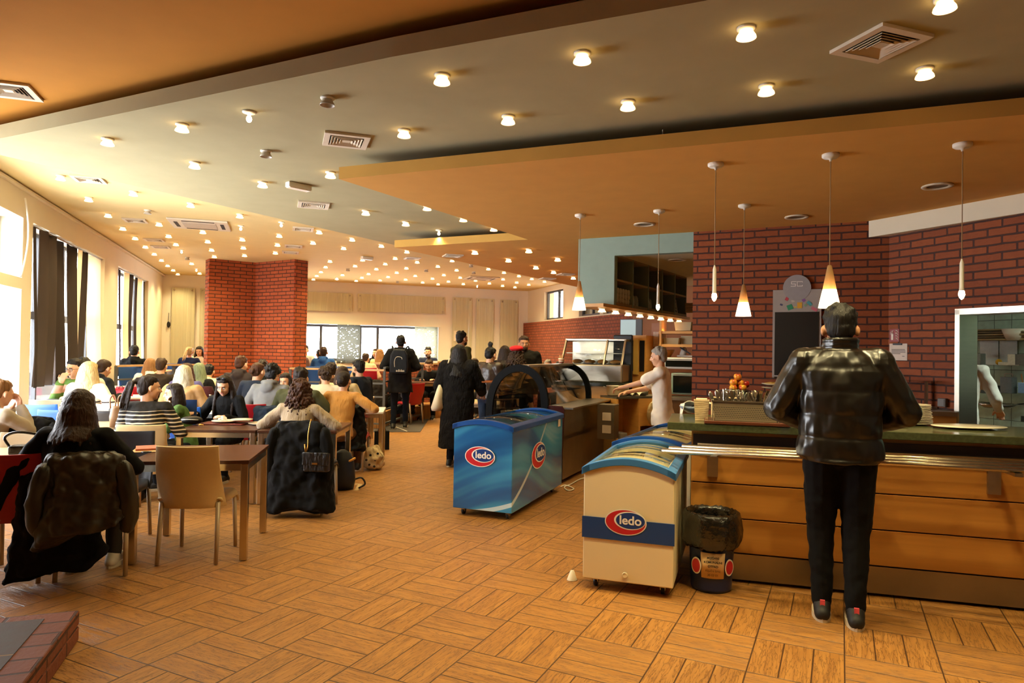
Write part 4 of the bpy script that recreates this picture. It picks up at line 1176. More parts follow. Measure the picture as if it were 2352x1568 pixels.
for i, (x, y, c) in enumerate(((.12, .2, 'C9402E'), (.3, .3, 'D9C9A0'), (.42, .22, '3A6FA8'), (.2, .5, 'E2B040'), (.38, .6, 'F0E6D2'), (.14, .75, '6A8FB8'), (.4, .82, 'B03A2A'))):
    b = MB(); b.cbox((x, y, .618), (.13, .09, .03), Matrix.Translation((x, y, 0)) @ Matrix.Rotation(i * 1.3, 4, 'Z') @ Matrix.Translation((-x, -y, 0))); tg = b.obj('ice_cream_pack', mat('pack_%d' % i, c, .4, var=.3, vs=30), e)
d2 = Vector((math.cos(WRZ + PI / 2), math.sin(WRZ + PI / 2), 0)); p2 = fw0 + d2 * 1.06
p2 = Vector((.86, 5.64, 0))
e2, _ = freezer((p2.x, p2.y, 0), WRZ - rad(8), .64, 1.35, .80, cream_cab, blue_rim, 'second glass-lidded chest freezer standing behind the cream one', case_glass, arch=.07)
b = MB(); b.box(.08, .58, .1, 1.2, .6, .66); b.obj('inner_goods', mat('ice_goods', '8E7452', .6, var=.5, vs=25), e2)
# waste bin
bp = at(1622, 1352, 0) + Vector((.04, .03, 0))
e = empty("waste_bin", bp, 0, 'blue waste bin lined with a black bag and a paper notice', 'bin', sc=1.06)
MB().lathe([(.001, .004), (.118, .004), (.122, .02), (.142, .44), (.15, .45), (.146, .455), (.136, .44), (.116, .03), (.001, .02)], 32).obj('bucket', mat('bin_blue', '14295E', .35, var=.1), e)
rnd = random.Random(5); b = MB(); R = []
prof = [(.120, .36, 0), (.135, .45, 0), (.150, .478, .006), (.168, .465, .012), (.176, .42, .022), (.182, .36, .034), (.178, .31, .042), (.158, .275, .04), (.150, .262, .02)]
for j, (r, z, w) in enumerate(prof):
    ring = []
    for k in range(56):
        a = 2 * PI * k / 56; f = math.sin(9 * a + j * .5) * .5 + math.sin(17 * a + j * 1.1) * .35 + math.sin(4 * a + 1) * .5
        ring.append(Vector(((r + w * .28 * f) * math.cos(a), (r + w * .28 * f) * math.sin(a), z + w * .2 * math.sin(5 * a + 2) + .004 * math.sin(23 * a))))
    R.append(ring)
b.rings(R, cap=False)
b.obj('bin_bag', mat('bag_black_film', '15130F', .18, var=.3, vs=12, bump=1.0, bs=26, bd=.012, spec=.8), e, mods=(('solid', 'SOLIDIFY', {'thickness': .002}),))
fx = (Vector((0, 0, 0)) - bp); ang = math.atan2(fx.y, fx.x) + rad(4)
b = MB(); R = []
for i in range(13):
    a = ang + (i / 12 - .5) * 1.02
    R.append([Vector((.1415 * math.cos(a) * q, .1415 * math.sin(a) * q, z)) for q, z in ((.93, .095), (1.02, .25), (1.028, .25), (.938, .095))])
b.rings(R); nt = b.obj('paper_notice', mat('notice_paper', 'D9B683', .7, var=.03), e)
ink = mat('ink_black', '1A1512', .7, var=0)
for i, (ln_, hb) in enumerate((('MIJEŠANI', .0006), ('KOMUNALNI', .0006), ('OTPAD', .0006), ('Ključni broj', 0), ('20 03 01', 0))):
    z = .222 - i * .026
    nx, ny = math.cos(ang), math.sin(ang); q = .1445 * (.93 + .09 * (z - .095) / .155) + .003
    text(ln_, .018, ink, nt, 'lettering', bold=hb, ext=.0003, M=plane_M((nx * q, ny * q, z), (-ny, nx, 0), (0, 0, 1), (nx, ny, 0)))
for k, (aa, nm) in enumerate(((-.75, 'l'), (.78, 'r'))):
    a = ang + aa; q = .137
    b = MB(); b.smooth = False
    M = plane_M((math.cos(a) * q, math.sin(a) * q, .16), (-math.sin(a), math.cos(a), 0), (0, 0, 1), (math.cos(a), math.sin(a), 0))
    for sc_, mi, z in ((1, 0, .003), (.82, 1, .0045)):
        b.mi = mi; b.prism([(.036 * sc_ * math.cos(t), .05 * sc_ * math.sin(t)) for t in [2 * PI * i / 24 for i in range(24)]], lambda p, s: M @ Vector((p[0], p[1], z * s)))
    b.obj('printed_badge', [_M['logo_white'], _M['logo_red']], e)
# paper cup on the floor
pc = at(1314, 1331, 0); e = tag(MB().lathe([(.001, .0), (.036, .0), (.034, .004), (.012, .062), (.001, .064)], 20).obj('paper_scrap', mat('paper_white', 'E8DCC4', .7), None, loc=pc), 'small white paper cone lying before the cream freezer', 'litter')
# ================================================================ DELI CASE
ax_ = Vector((.40, .917, 0)).normalized(); DRZ = math.atan2(ax_.y, ax_.x) - PI / 2
dp = at(1293.5, 1112.7, 0)
brown_g = mat('maroon_enamel', '3A130E', .22, var=.1, vs=3, spec=.6)
e = empty('deli_display_case', (dp.x, dp.y, 0), DRZ, 'curved glass refrigerated deli display case with black arches and steel back', 'display case')
# local: x to the right (service side at x=0), y away, case spans x -0.98..0, y 0..1.85
DL = 1.75
b = MB(); b.smooth = False; b.prism([(-.86, .06), (-.10, .06), (-.02, .30), (0, .86), (-.03, .90), (-.16, .905), (-.98, .72), (-.97, .45)], lambda p, s: Vector((p[0], .03 * s, p[1]))); b.obj('end_panel', brown_g, e, bevel=.004)
b = MB(); b.box(-.88, -.02, .03, DL, .05, .55); b.box(-.95, -.02, .03, DL, .5, .68); b.box(-.30, -.01, .03, DL, .6, .86); b.obj('steel_body', steel_d, e)
b = MB(); b.box(-.26, .10, .02, DL + .02, .865, .885); b.obj('work_ledge', steel, e)
b = MB(); b.smooth = False
def arch_pts(r0):
    P0 = []
    for i in range(25):
        t = i / 24; a = PI * (1 - t)
        x = -.60 + (.40 - r0) * math.cos(a); z = .79 + .10 * t + (.53 - r0) * math.sin(a) ** .85
        P0.append((x, z))
    return P0
def arch(y0, y1, th, nm):
    b = MB(); b.smooth = False
    o = arch_pts(0); i = arch_pts(th)
    o = [(-1.0, .70)] + o + [(-.20, .86)]; i = [(-1.0 + th, .70)] + i + [(-.20 - th, .86)]
    R = [[Vector((a[0], y0, a[1])), Vector((a[0], y1, a[1])), Vector((c[0], y1, c[1])), Vector((c[0], y0, c[1]))] for a, c in zip(o, i)]
    b.rings(R); M2 = 0
    R = [[Vector((-1.0, y0, .62)), Vector((-1.0, y1, .62)), Vector((-1.0, y1, .72)), Vector((-1.0, y0, .72))], [Vector((-.2, y0, .80)), Vector((-.2, y1, .80)), Vector((-.2, y1, .88)), Vector((-.2, y0, .88))]]
    b.rings(R)
    return b.obj(nm, mat('black_gloss_plastic', '060606', .6, var=0, spec=.1), e)
arch(-.012, .028, .085, 'arch_frame'); arch(DL - .05, DL - .01, .075, 'arch_frame')
ip = arch_pts(.05)
b = MB(); b.smooth = False; b.prism([(-.95, .72)] + ip + [(-.25, .86)], lambda p, s: Vector((p[0], .006 + .005 * s, p[1]))); b.obj('end_glass', case_glass, e)
b = MB(); R = [[Vector((a[0], .03, a[1])), Vector((a[0], DL - .05, a[1])), Vector((a[0] * .999, DL - .05, a[1] + .005)), Vector((a[0] * .999, .03, a[1] + .005))] for a in [(-.98, .72)] + arch_pts(.01)[:14]]
b.rings(R); b.obj('curved_front_glass', case_glass, e)
b = MB(); b.box(-.66, -.46, .03, DL - .05, 1.335, 1.365); b.obj('steel_top', steel, e)
b = MB(); a1_, a2_ = (-.46, 1.34), (-.20, .875); R = [[Vector((a1_[0], y, a1_[1])), Vector((a2_[0], y, a2_[1])), Vector((a2_[0] + .005, y, a2_[1])), Vector((a1_[0] + .005, y, a1_[1]))] for y in (.04, DL - .06)]
b.rings(R); b.obj('sliding_back_glass', case_glass, e)
b = MB(); b.box(-.90, -.25, .06, DL - .08, .70, .72); b.obj('display_deck', steel, e)
b = MB(); b.box(-.72, -.32, .06, DL - .08, 1.02, 1.028); b.obj('inner_shelf', case_glass, e)
for i in range(6):
    b = MB(); M = Matrix.Translation((-.84 + .03 * i, .16 + .12 * i, .745)) @ Matrix.Rotation(.5, 4, 'Z') @ Matrix.Rotation(.5, 4, 'X'); b.box(-.035, .035, -.002, .002, 0, .06, M); b.obj('price_tag', mat('tag_paper', 'DAD2C0', .6), e)
b = MB(); b.box(.10, .32, 1.02, 1.25, .42, .86); b.obj('side_box', steel_d, e)
for z in (.50, .66): 
    b = MB(); b.box(.17, .28, 1.0, 1.02, z, z + .1); b.obj('box_slot', white_pl, e)
# napkin cup on top of the case
p = Vector((dp.x, dp.y, 0)) + Matrix.Rotation(DRZ, 3, 'Z') @ Vector((-.52, 1.35, 0))
c = empty('napkin_cup', (p.x, p.y, 1.366), DRZ, 'small red and white cup of wooden stirrers on the deli case', 'cup')
MB().lathe([(.001, 0), (.032, 0), (.040, .075), (.037, .075), (.030, .004), (.001, .004)], 20).obj('cup_body', striped('cup_stripe', 'E8D8B8', 'B0402A', .03, .35), c)
for i in range(7):
    b = MB(); a = i * .9; b.bar((.012 * math.cos(a), .012 * math.sin(a), .01), (.026 * math.cos(a), .026 * math.sin(a), .115), .008, .002); b.obj('stirrer', oak_l, c)
# power cord on the floor by the blue freezer
pts = [at(u, v, .012) for u, v in ((1350, 1095), (1330, 1101), (1310, 1112), (1296, 1118), (1305, 1126), (1318, 1122), (1300, 1114), (1288, 1117))]
b = MB(); b.tube(pts, .006, 8); tag(b.obj('power_cord', white_pl), 'white power cord curled on the floor behind the blue freezer', 'cable')
# counter block carrying the heated display
hx = atd(1345, 900, 9.45); 
def at_floor(u, D): p = atd(u, 800, D); return Vector((p.x, p.y, 0))
q = at_floor(1345, 9.9)
e = empty('prep_counter', q, RT, 'oak prep counter with a dark stone top behind the deli case', 'counter')
b = MB(); b.box(-.5, .68, -.06, .62, 1.04, 1.09); b.obj('stone_top', mat('dark_stone', '26281C', .25, var=.4, vs=40), e)
b = MB(); b.box(-.45, .34, 0, .5, .08, 1.04); b.obj('oak_body', oak_l, e)
for z in (.35, .68):
    b = MB(); b.box(-.45, .362, -.004, .0, z, z + .008); b.obj('groove', _M['carcass_dark'], e)
e = empty('heated_display', at_floor(1287, 10.14) + Vector((0, 0, 1.091)), RT, 'steel heated food display cabinet with sloping glass on the prep counter', 'display case')
W_, Dp = .96, .55
b = MB(); b.smooth = False
b.prism([(0, 0), (Dp, 0), (Dp, .26), (0, .26)], lambda p, s: Vector((W_ * s, p[0], p[1]))); b.obj('steel_base', steel, e, bevel=.02)
b = MB()
for x in (0, .66, W_ - .03):
    b.prism([(0, .26), (.03, .26), (.22, .60), (Dp - .05, .60), (Dp - .05, .63), (.20, .63)], lambda p, s: Vector((x + .03 * s, p[0], p[1])))
b.box(0, W_, .2, Dp, .61, .64); b.box(0, W_, Dp - .04, Dp, .26, .62)
b.obj('steel_frame', steel, e, bevel=.006)
b = MB(); R = [[Vector((x, .02, .26)), Vector((x, .205, .61)), Vector((x, .21, .61)), Vector((x, .025, .26))] for x in (.02, W_ - .02)]
b.rings(R); b.obj('sloping_glass', case_glass, e)
b = MB(); b.box(.04, W_ - .04, .14, Dp - .06, .42, .428); b.obj('wire_shelf', steel, e)
for i in range(4): MB().lathe([(.001, 0), (.05, 0), (.085, .02), (.07, .045), (.03, .06), (.001, .062)], 16, c=(.16 + .2 * i, .32, .27)).obj('bread_loaf', mat('bread', 'C48A44', .7, var=.25, vs=25), e)
# boxes, pan and jars round the worker
q = at_floor(1418, 9.15)
e = empty('work_bench', q, RT + rad(90) + rad(-28), 'open-fronted oak work bench with shelves beside the worker', 'work bench')
M_ = None
e.rotation_euler = (0, 0, rad(28))
b = MB(); b.box(0, 1.0, 0, .38, .90, .93); b.obj('bench_top', steel_d, e)
b = MB(); b.box(0, .03, 0, .38, .1, .90); b.box(.38, .41, 0, .38, .1, .90); b.box(.97, 1.0, 0, .38, .1, .90); b.box(0, 1, 0, .38, .1, .13); b.box(0, 1, .36, .38, .1, .9); b.box(.41, .97, 0, .02, .52, .9); b.obj('bench_carcass', oak_l, e)
def bench(x, y, z): return e.matrix_basis @ Vector((x, y, z))
BE = Matrix.Translation(q) @ Matrix.Rotation(rad(28), 4, 'Z')
def bp3(x, y, z): return BE @ Vector((x, y, z))
g = empty('steel_pan', bp3(.16, .19, .932), 0, 'deep steel pan on the work bench below the heated display', 'pan')
MB().lathe([(.001, 0), (.13, 0), (.15, .02), (.155, .13), (.165, .135), (.16, .14), (.148, .13), (.14, .02), (.001, .012)], 28).obj('pan_body', steel, g)
b = MB(); b.tube([(-.15, 0, .11), (-.19, 0, .12), (-.19, .04, .12), (-.15, .05, .11)], .006, 8); b.obj('handle', steel, g)
for i, (x, y, r, h, lb) in enumerate(((.55, .12, .05, .17, 'clear plastic jar with straws on the work bench, nearer'), (.66, .22, .05, .16, 'clear plastic jar on the work bench, behind the first'))):
    g = empty('plastic_jar', bp3(x, y, .931), 0, lb, 'jar')
    MB().lathe([(.001, 0), (r, 0), (r, h), (r * .92, h), (r * .92, .004), (.001, .004)], 20).obj('jar_body', case_glass, g)
    MB().lathe([(.001, .004), (r * .85, .004), (r * .85, h * .5), (.001, h * .52)], 16).obj('contents', mat('straws_white', 'E6DACA', .6, var=.3, vs=40), g)
b = MB(); b.grid(lambda a, t: bp3(.30 + .2 * a, .05 + .25 * t, .934 + .05 * abs(math.sin(a * 5 + t * 3))), 8, 8); tag(b.obj('paper_bag', mat('paper_bag_white', 'E9DBC0', .7), None, mods=(('s', 'SOLIDIFY', {'thickness': .002}),)), 'crumpled white paper bag on the work bench', 'bag')
for i, (x, z, sx_, sz_, c, lb) in enumerate(((.60, .131, .12, .26, '2E5A86', 'blue bottle crate on the bottom of the work bench'), (.80, .131, .10, .30, '5A4A38', 'brown box on the bottom shelf of the work bench'), (.17, .131, .12, .30, '8A8274', 'grey canister in the left bay of the work bench'))):
    b = MB(); b.cbox((0, 0, sz_ / 2), (sx_, .2, sz_)); o = b.obj('storage_box', mat('sbox%d' % i, c, .5, var=.3, vs=20), None, loc=bp3(x, .15, z), rz=rad(28), bevel=.012); tag(o, lb, 'box')
b = MB(); b.ball((0, 0, .19), (.14, .05, .19), None, 20, 14); tag(b.obj('waste_sack', mat('sack_film', 'B0976C', .25, var=.4, vs=14, bump=1, bs=18, bd=.02), None, loc=bp3(.62, -.056, .50), rz=rad(28), mods=()), 'translucent waste sack hanging on the front of the work bench', 'bag')
# right hand bench with stainless shelf behind the worker
q = at_floor(1545, 9.4)
e = empty('side_counter', q, RT, 'narrow side counter with curtain-like cupboard front behind the worker', 'counter')
b = MB(); b.box(-.1, .42, 0, .5, .88, .92); b.obj('counter_top', steel_d, e)
b = MB(); b.box(-.08, .40, .02, .48, 0, .88); b.obj('cupboard', mat('dark_oak', '6B4520', .6, var=.3, vs=8, stretch=(8, 8, .4)), e)
# shelves on the kitchen back wall
def wallshelf(u, v, D, w, lb):
    p = atd(u, v, D); o = None; b = MB(); b.box(0, w, 0, .32, -.02, .02); o = b.obj('wall_shelf', oak_l, None, loc=p, rz=RT); tag(o, lb, 'shelf'); return p
Db = 10.3
wallshelf(1513, 763, Db, 1.0, 'upper oak shelf on the kitchen back wall')
wallshelf(1513, 793, Db, 1.0, 'middle oak shelf with plastic tubs on the kitchen back wall')
wallshelf(1518, 823, Db, 1.0, 'lower oak shelf holding the bread slicer')
b = MB(); b.box(0, .03, 0, .34, 0, 1.1); tag(b.obj('shelf_side', oak_l, None, loc=atd(1513, 880, Db - .02), rz=RT), 'upright oak board at the end of the kitchen shelves', 'board')
def tub(u, v, D, w, h, d, m, lb, nm='plastic_tub', cat='tub', n=1):
    p = atd(u, v, D); e = empty(nm, p, RT, lb, cat)
    b = MB(); R = []
    for z, k in ((0, .88), (h, 1.0), (h + .012, 1.04), (h + .012, .98), (.01, .84)):
        R.append([Vector((x * w / 2 * k, y * d / 2 * k + d / 2, z)) for x, y in ((-1, -1), (1, -1), (1, 1), (-1, 1))])
    b.smooth = False; b.rings(R); b.obj('tub_body', m, e, bevel=.004)
    b = MB(); b.box(-w * .4, w * .4, d * .12, d * .88, .01, h * .6); b.obj('contents', mat('tub_contents', 'C8B078', .7, var=.4, vs=30), e); return e
tubm = frosted('milky_plastic', 'E0D2AC', .4)
tub(1568, 759, Db, .26, .12, .24, tubm, 'milky tub of lids on the upper kitchen shelf')
tub(1541, 791, Db, .24, .09, .24, tubm, 'long shallow tub on the middle kitchen shelf')
tub(1579, 791, Db, .20, .12, .24, tubm, 'square tub on the middle kitchen shelf by the brick wall')
e = empty('bread_slicer', atd(1572, 820, Db), RT, 'white machine with a dark arm on the lower kitchen shelf', 'slicer')
b = MB(); b.box(-.12, .12, .02, .24, 0, .03); b.cap((-.05, .12, .04), (-.03, .12, .11), .05, .045); b.obj('machine_body', white_pl, e, bevel=.01)
b = MB(); b.bar((-.08, .06, .15), (.08, .06, .05), .02, .02); b.obj('arm', black_m, e)
b = MB(); b.lathe([(.001, 0), (.05, 0), (.10, .08), (.115, .12), (.108, .12), (.09, .08), (.04, .01), (.001, .01)], 24); tag(b.obj('wooden_bowl', oak, None, loc=atd(1537, 821, Db) + Vector((0, .14, 0))), 'large brown bowl on the lower kitchen shelf', 'bowl')
# ovens / microwaves
def oven(u, v, D, w, h, d, m, lb, nm='microwave_oven'):
    e = empty(nm, atd(u, v, D), RT, lb, 'oven')
    b = MB(); b.box(0, w, 0, d, 0, h); b.obj('casing', m, e, bevel=.01)
    b = MB(); b.box(.03, w * .80, -.012, 0, .03, h - .04); b.obj('door_glass', mat('oven_dark_glass', '0C120E', .1, var=0), e)
    b = MB(); b.bar((.04, -.03, h - .025), (w * .8, -.03, h - .025), .014, .014); b.obj('handle', steel, e)
    return e
oven(1541, 905, 9.8, .46, .31, .4, mat('pale_green_enamel', '9CB0A0', .35), 'pale green microwave oven beside the brick wall')
oven(1524, 846, 9.85, .60, .16, .4, white_pl, 'long white appliance above the pale green oven', 'grill_oven')
# steel cupboard behind the worker, with black gas-strut frame
e = empty('glass_door_cooler', at_floor(1449, 10.4), RT - rad(4), 'tall lit drinks cooler with wooden box below, left of the worker', 'cooler')
b = MB(); b.box(0, .24, 0, .40, .75, 1.80); b.box(0, .02, -.02, 0, .75, 1.8); b.obj('frame', oak_l, e)
b = MB(); b.box(.025, .04, -.012, 0, 1.25, 1.72); b.box(.145, .22, -.012, 0, 1.25, 1.72); b.obj('dark_opening', black_m, e)
b = MB(); b.box(.05, .13, -.03, 0, 1.2, 1.74); b.obj('column_panel', mat('pale_yellow_panel', 'D9B05A', .5), e)
e = empty('black_panel_stand', at_floor(1408, 10.2), RT, 'black upright panel with round steel studs left of the drinks cooler', 'panel')
b = MB(); b.box(0, .30, 0, .04, .8, 1.80); b.obj('panel', black_m, e, bevel=.02)
for x in (.05, .24): MB().lathe([(.001, -.02), (.02, -.018), (.022, 0)], 14, M=plane_M((x, 0, 1.74), (1, 0, 0), (0, 0, 1), (0, -1, 0))).obj('stud', steel, e)
# hanging monitor
p = atd(1424, 771, 11.0); e = empty('monitor', p, RT, 'tilted pale blue screen above the brick partition', 'screen')
b = MB(); b.box(0, .36, 0, .06, 0, .27); b.obj('casing', grey_frame, e)
b = MB(); b.box(.01, .26, -.004, 0, .01, .26); b.obj('screen', emis('pale_screen', '9DB3B4', .55), e)
# brown end panel with notice
b = MB(); b.box(0, .16, 0, .05, 0, 2.0); tag(b.obj('kitchen_post', mat('post_brown', 'A06A4A', .5), None, loc=at_floor(1496, 10.6), rz=RT), 'brown upright panel with taped notice at the kitchen end', 'post')
b = MB(); b.box(0, .085, 0, .003, 0, .24); tag(b.obj('taped_notice', mat('notice_grey', 'BFA690', .5, var=.4, vs=40), None, loc=atd(1500, 797, 10.55), rz=RT), 'glossy notice taped to the brown kitchen post', 'notice')
# overhead shelving that runs back from the teal bulkhead
o0 = D26(xf1, yK + .06); o1 = atd(1576, 700, 10.7); o1 = Vector((o1.x, o1.y, 0)); od = (o1 - Vector((o0.x, o0.y, 0))); OL = od.length; ORZ = math.atan2(od.y, od.x)
e = empty('overhead_shelving', (o0.x, o0.y, 0), ORZ, 'overhead teal shelving running back from the bulkhead over the bar', 'shelving')
olive = mat('olive_teal_paint', '7E8468', .6, var=.1)
b = MB(); zb_, zt_ = 2.10, 2.74
b.box(0, OL, .30, .32, zb_, zt_); b.obj('back_board', mat('dark_olive', '4A4C38', .8), e)
b = MB(); b.box(0, OL, 0, .32, zt_ - .02, zt_); b.box(0, OL, 0, .32, zb_ + .02, zb_ + .05); b.box(0, OL, 0, .32, 2.42, 2.445); b.obj('shelf_board', mat('shelf_tan', '9A7A48', .6), e)
for i in range(6):
    b = MB(); x = OL * i / 5; b.box(max(0, x - .015), min(OL, x + .015), -.005, .32, zb_, zt_); b.obj('divider', olive, e)
b = MB(); b.box(-.42, OL + .1, -.03, .34, zb_ - .03, zb_ + .01); b.obj('wood_base', oak_l, e)
Mo = Matrix.Translation((o0.x, o0.y, 0)) @ Matrix.Rotation(ORZ, 4, 'Z')
sp = None
for i, (u, lb) in enumerate(zip((1374, 1410, 1440, 1469, 1495, 1516, 1536, 1555), ['first', 'second', 'third', 'fourth', 'fifth', 'sixth', 'seventh', 'eighth'])):
    x = -.22 + (OL - .1 + .22) * i / 7
    p = Mo @ Vector((x, .08, zb_ - .03))
    if sp is None:
        sp = make_downlight(); o = sp
    else: o = dup(sp, p)
    o.location = p; o['label'] = lb + ' small glass-shaded spot under the overhead shelving, counted from the teal bulkhead'; o['group'] = 'spots under the overhead shelving'
    o['category'] = 'ceiling lamp'; lamp_light(o, -.10, LAMP_W * .45)
for x, y, lb in ((-.9, 1.3, 'added unseen kitchen light over the worker, behind the brick wall edge'), (.2, 2.2, 'added unseen kitchen light deeper behind the brick wall')):
    q = D26(x, yK + y); o = dup(sp, (q.x, q.y, 2.74), label=lb); o['group'] = 'added kitchen lights'
    lamp_light(o, -.10, LAMP_W * 1.6)  # out-of-sight lamps added to brighten the overhead shelves
# rolled cloths, bottles on the shelves
rnd = random.Random(11)
rolls = []
for i in range(15):
    x = .12 + .045 * (i // 3) * 2 + rnd.uniform(-.01, .01); z = zb_ + .085 + (i % 3) * .062
    if x > OL * .2 * 1 - .07 and i % 3 == 2: z -= .02
    rolls.append((x, z))
cl = None
for x, z in rolls:
    p = Mo @ Vector((x, .15, z))
    if cl is None:
        b = MB(); b.tube([(0, -.13, 0), (0, .13, 0)], .034, 14); cl = b.obj('rolled_cloth', striped('roll_stripe', 'CDBE9C', '8C7A58', .016, .4), None); o = cl
    else: o = cl.copy(); COL.objects.link(o)
    o.location = p; o.rotation_euler = (rnd.uniform(0, 3), 0, ORZ); o.rotation_euler = (0, 0, ORZ)
    tag(o, 'rolled pale cloth stacked in the first bays of the overhead shelving', 'cloth', 'rolled cloths on the overhead shelving')
pk = None
for i in range(12):
    p = Mo @ Vector((OL * .22 + i * OL * .5 / 12 + .02, .14 + rnd.uniform(-.03, .05), zb_ + .051))
    if pk is None:
        b = MB(); b.lathe([(.001, 0), (.04, 0), (.045, .05), (.038, .12), (.018, .15), (.001, .15)], 14); pk = b.obj('jar_bundle', mat('glass_bundle', 'C2B08C', .3, var=.5, vs=25), None); o = pk
    else: o = pk.copy(); COL.objects.link(o)
    o.location = p; o.scale = (1, 1, rnd.uniform(.8, 1.25)); o['name_'] = 1; del o['name_']
    tag(o, 'pale wrapped jar standing along the lower overhead shelf', 'jar', 'jars on the overhead shelving')
p = Mo @ Vector((OL * .86, .05, zb_ + .052)); e2 = empty('patterned_card', p, ORZ, 'pale card with dark printed blotches leaning in the last lower bay of the overhead shelving', 'card')
b = MB(); b.box(-.16, .14, 0, .012, 0, .24, Matrix.Rotation(-.18, 4, 'X') @ Matrix.Rotation(.14, 4, 'Y')); b.obj('card_sheet', mat('card_pale', 'A08A68', .6), e2)
rnd = random.Random(9); b = MB()
for r_ in range(4):
    for c_ in range(5):
        if rnd.random() < .8: b.cbox((-.13 + .05 * c_, -.004, .04 + .05 * r_), (rnd.uniform(.015, .035), .004, rnd.uniform(.012, .03)), Matrix.Rotation(-.18, 4, 'X') @ Matrix.Rotation(.14, 4, 'Y'))
b.obj('printed_blotch', mat('print_dark', '2A1C12', .7), e2)
for i, lb in enumerate(('lowest', 'second', 'third', 'topmost')):
    p = atd(1583, 717 - i * 5.6, 10.4); b = MB(); b.box(-.06, .10, 0, .16, 0, .032); tag(b.obj('flat_box', mat('flat_box', 'B5946A', .7), None, loc=p, rz=RT), lb + ' flat pale box in the stack at the end of the overhead shelving', 'box')
# ================================================================ ON AND BEHIND THE COUNTER
cM = Matrix.Translation((k0.x, k0.y, 0)) @ Matrix.Rotation(CRZ, 4, 'Z')
def cp(u, v, z=1.06): return at(u, v, z)
# cutlery box on a tray
p = cp(1712, 975); e = empty('cutlery_box', p + Vector((0, .0, .018)), CRZ, 'perforated grey cutlery box crowded with wrapped cutlery', 'cutlery box')
W2 = .21; BH = .135
def holed(name):
    m = bpy.data.materials.new(name); m.use_nodes = True; k = NT(m); co = k.coord('Object', (90, 90, 90)); 
    sep = k.add('ShaderNodeSeparateXYZ'); k.link(co, sep.inputs[0])
    zr = k.math('FLOOR', k.math('MULTIPLY', sep.outputs[2], .9)); xx = k.math('ADD', k.math('ADD', sep.outputs[0], sep.outputs[1]), k.math('MULTIPLY', k.math('MODULO', zr, 2), .5))
    a = k.math('SUBTRACT', k.math('FRACT', xx), .5); c = k.math('SUBTRACT', k.math('FRACT', k.math('MULTIPLY', sep.outputs[2], .9)), .5)
    d = k.math('ADD', k.math('MULTIPLY', a, a), k.math('MULTIPLY', c, c)); f = k.math('LESS_THAN', d, .085)
    f = k.math('MULTIPLY', f, k.math('LESS_THAN', sep.outputs[2], 9.0)); f = k.math('MULTIPLY', f, k.math('GREATER_THAN', sep.outputs[2], 1.6))
    k.link(k.mix(f, srgb('7A6B54'), srgb('1A120C')), k.b.inputs['Base Color']); k.b.inputs['Roughness'].default_value = .4; return m
hm_ = holed('perforated_plastic')
b = MB(); b.smooth = False
b.prism([(-W2 * .93, 0), (W2 * .93, 0), (W2, BH), (-W2, BH)], lambda p, s: Vector((p[0], .004 * s, p[1])))
b.prism([(-W2 * .93, 0), (W2 * .93, 0), (W2, BH), (-W2, BH)], lambda p, s: Vector((p[0], .26 + .004 * s, p[1])))
b.box(-W2, -W2 + .005, 0, .26, 0, BH); b.box(W2 - .005, W2, 0, .26, 0, BH); b.box(-W2 * .93, W2 * .93, 0, .26, 0, .006)
b.obj('box_body', hm_, e)
b = MB(); b.box(-W2 - .01, W2 + .01, -.008, .006, BH - .006, BH + .004); b.box(-W2 - .01, W2 + .01, .255, .272, BH - .006, BH + .004); b.box(-W2 - .01, -W2 + .006, -.008, .27, BH - .006, BH + .004); b.box(W2 - .006, W2 + .01, -.008, .27, BH - .006, BH + .004)
b.obj('box_rim', steel_d, e)
EM = Matrix.Translation(e.location) @ Matrix.Rotation(CRZ, 4, 'Z')
rnd = random.Random(4)
def cutlery(bowl):
    b = MB(); b.bar((0, 0, 0), (0, 0, .13), .011, .003)
    if bowl: b.ball((0, 0, .155), (.016, .004, .030), None, 10, 6)
    else: b.bar((0, 0, .12), (0, 0, .185), .018, .003)
    return b.obj('spoon' if bowl else 'fork', steel, None)
cs = [cutlery(True), cutlery(False)]
first = [True, True]
for i in range(34):
    t = i % 2; x = -W2 + .03 + (i / 34) * .29; y = .06 + rnd.uniform(0, .14)
    o = cs[t] if first[t] else cs[t].copy()
    if not first[t]: COL.objects.link(o)
    first[t] = False
    o.location = EM @ Vector((x, y, .012 + rnd.uniform(0, .02))); o.rotation_euler = (rnd.uniform(-.35, .2), rnd.uniform(-.35, .35), rnd.uniform(0, 3))
    tag(o, 'spoon standing upright in the perforated cutlery box' if t == 0 else 'fork standing upright in the perforated cutlery box', 'cutlery', 'cutlery in the perforated box')
ko = None
for i in range(7):
    x = .115 + .018 * i - (.04 if i > 4 else 0); y = .08 + rnd.uniform(0, .1)
    if ko is None:
        b = MB(); b.bar((0, 0, 0), (0, 0, .12), .018, .006); b.bar((0, 0, .11), (0, 0, .20), .022, .002); ko = b.obj('knife', mat('bright_steel', 'D8D0C0', .12, 1.0), None); o = ko
    else: o = ko.copy(); COL.objects.link(o)
    o.location = EM @ Vector((x - .06, y, .012)); o.rotation_euler = (rnd.uniform(-.2, .2), .25 + rnd.uniform(-.1, .1), rnd.uniform(-.4, .4))
    tag(o, 'shiny knife leaning at the middle of the perforated cutlery box', 'cutlery', 'knives in the perforated box')
tr = MB(); tr.box(-.26, .27, -.05, .33, 0, .012); tr.box(-.265, .275, -.055, -.045, 0, .022); tr.box(-.265, -.255, -.05, .33, 0, .022); tr.box(.265, .275, -.05, .33, 0, .022)
tag(tr.obj('serving_tray', mat('brown_tray', '5A2C18', .35, var=.1), None, loc=p + Vector((0, 0, .001)), rz=CRZ, bevel=.004), 'brown serving tray under the perforated cutlery box', 'tray')
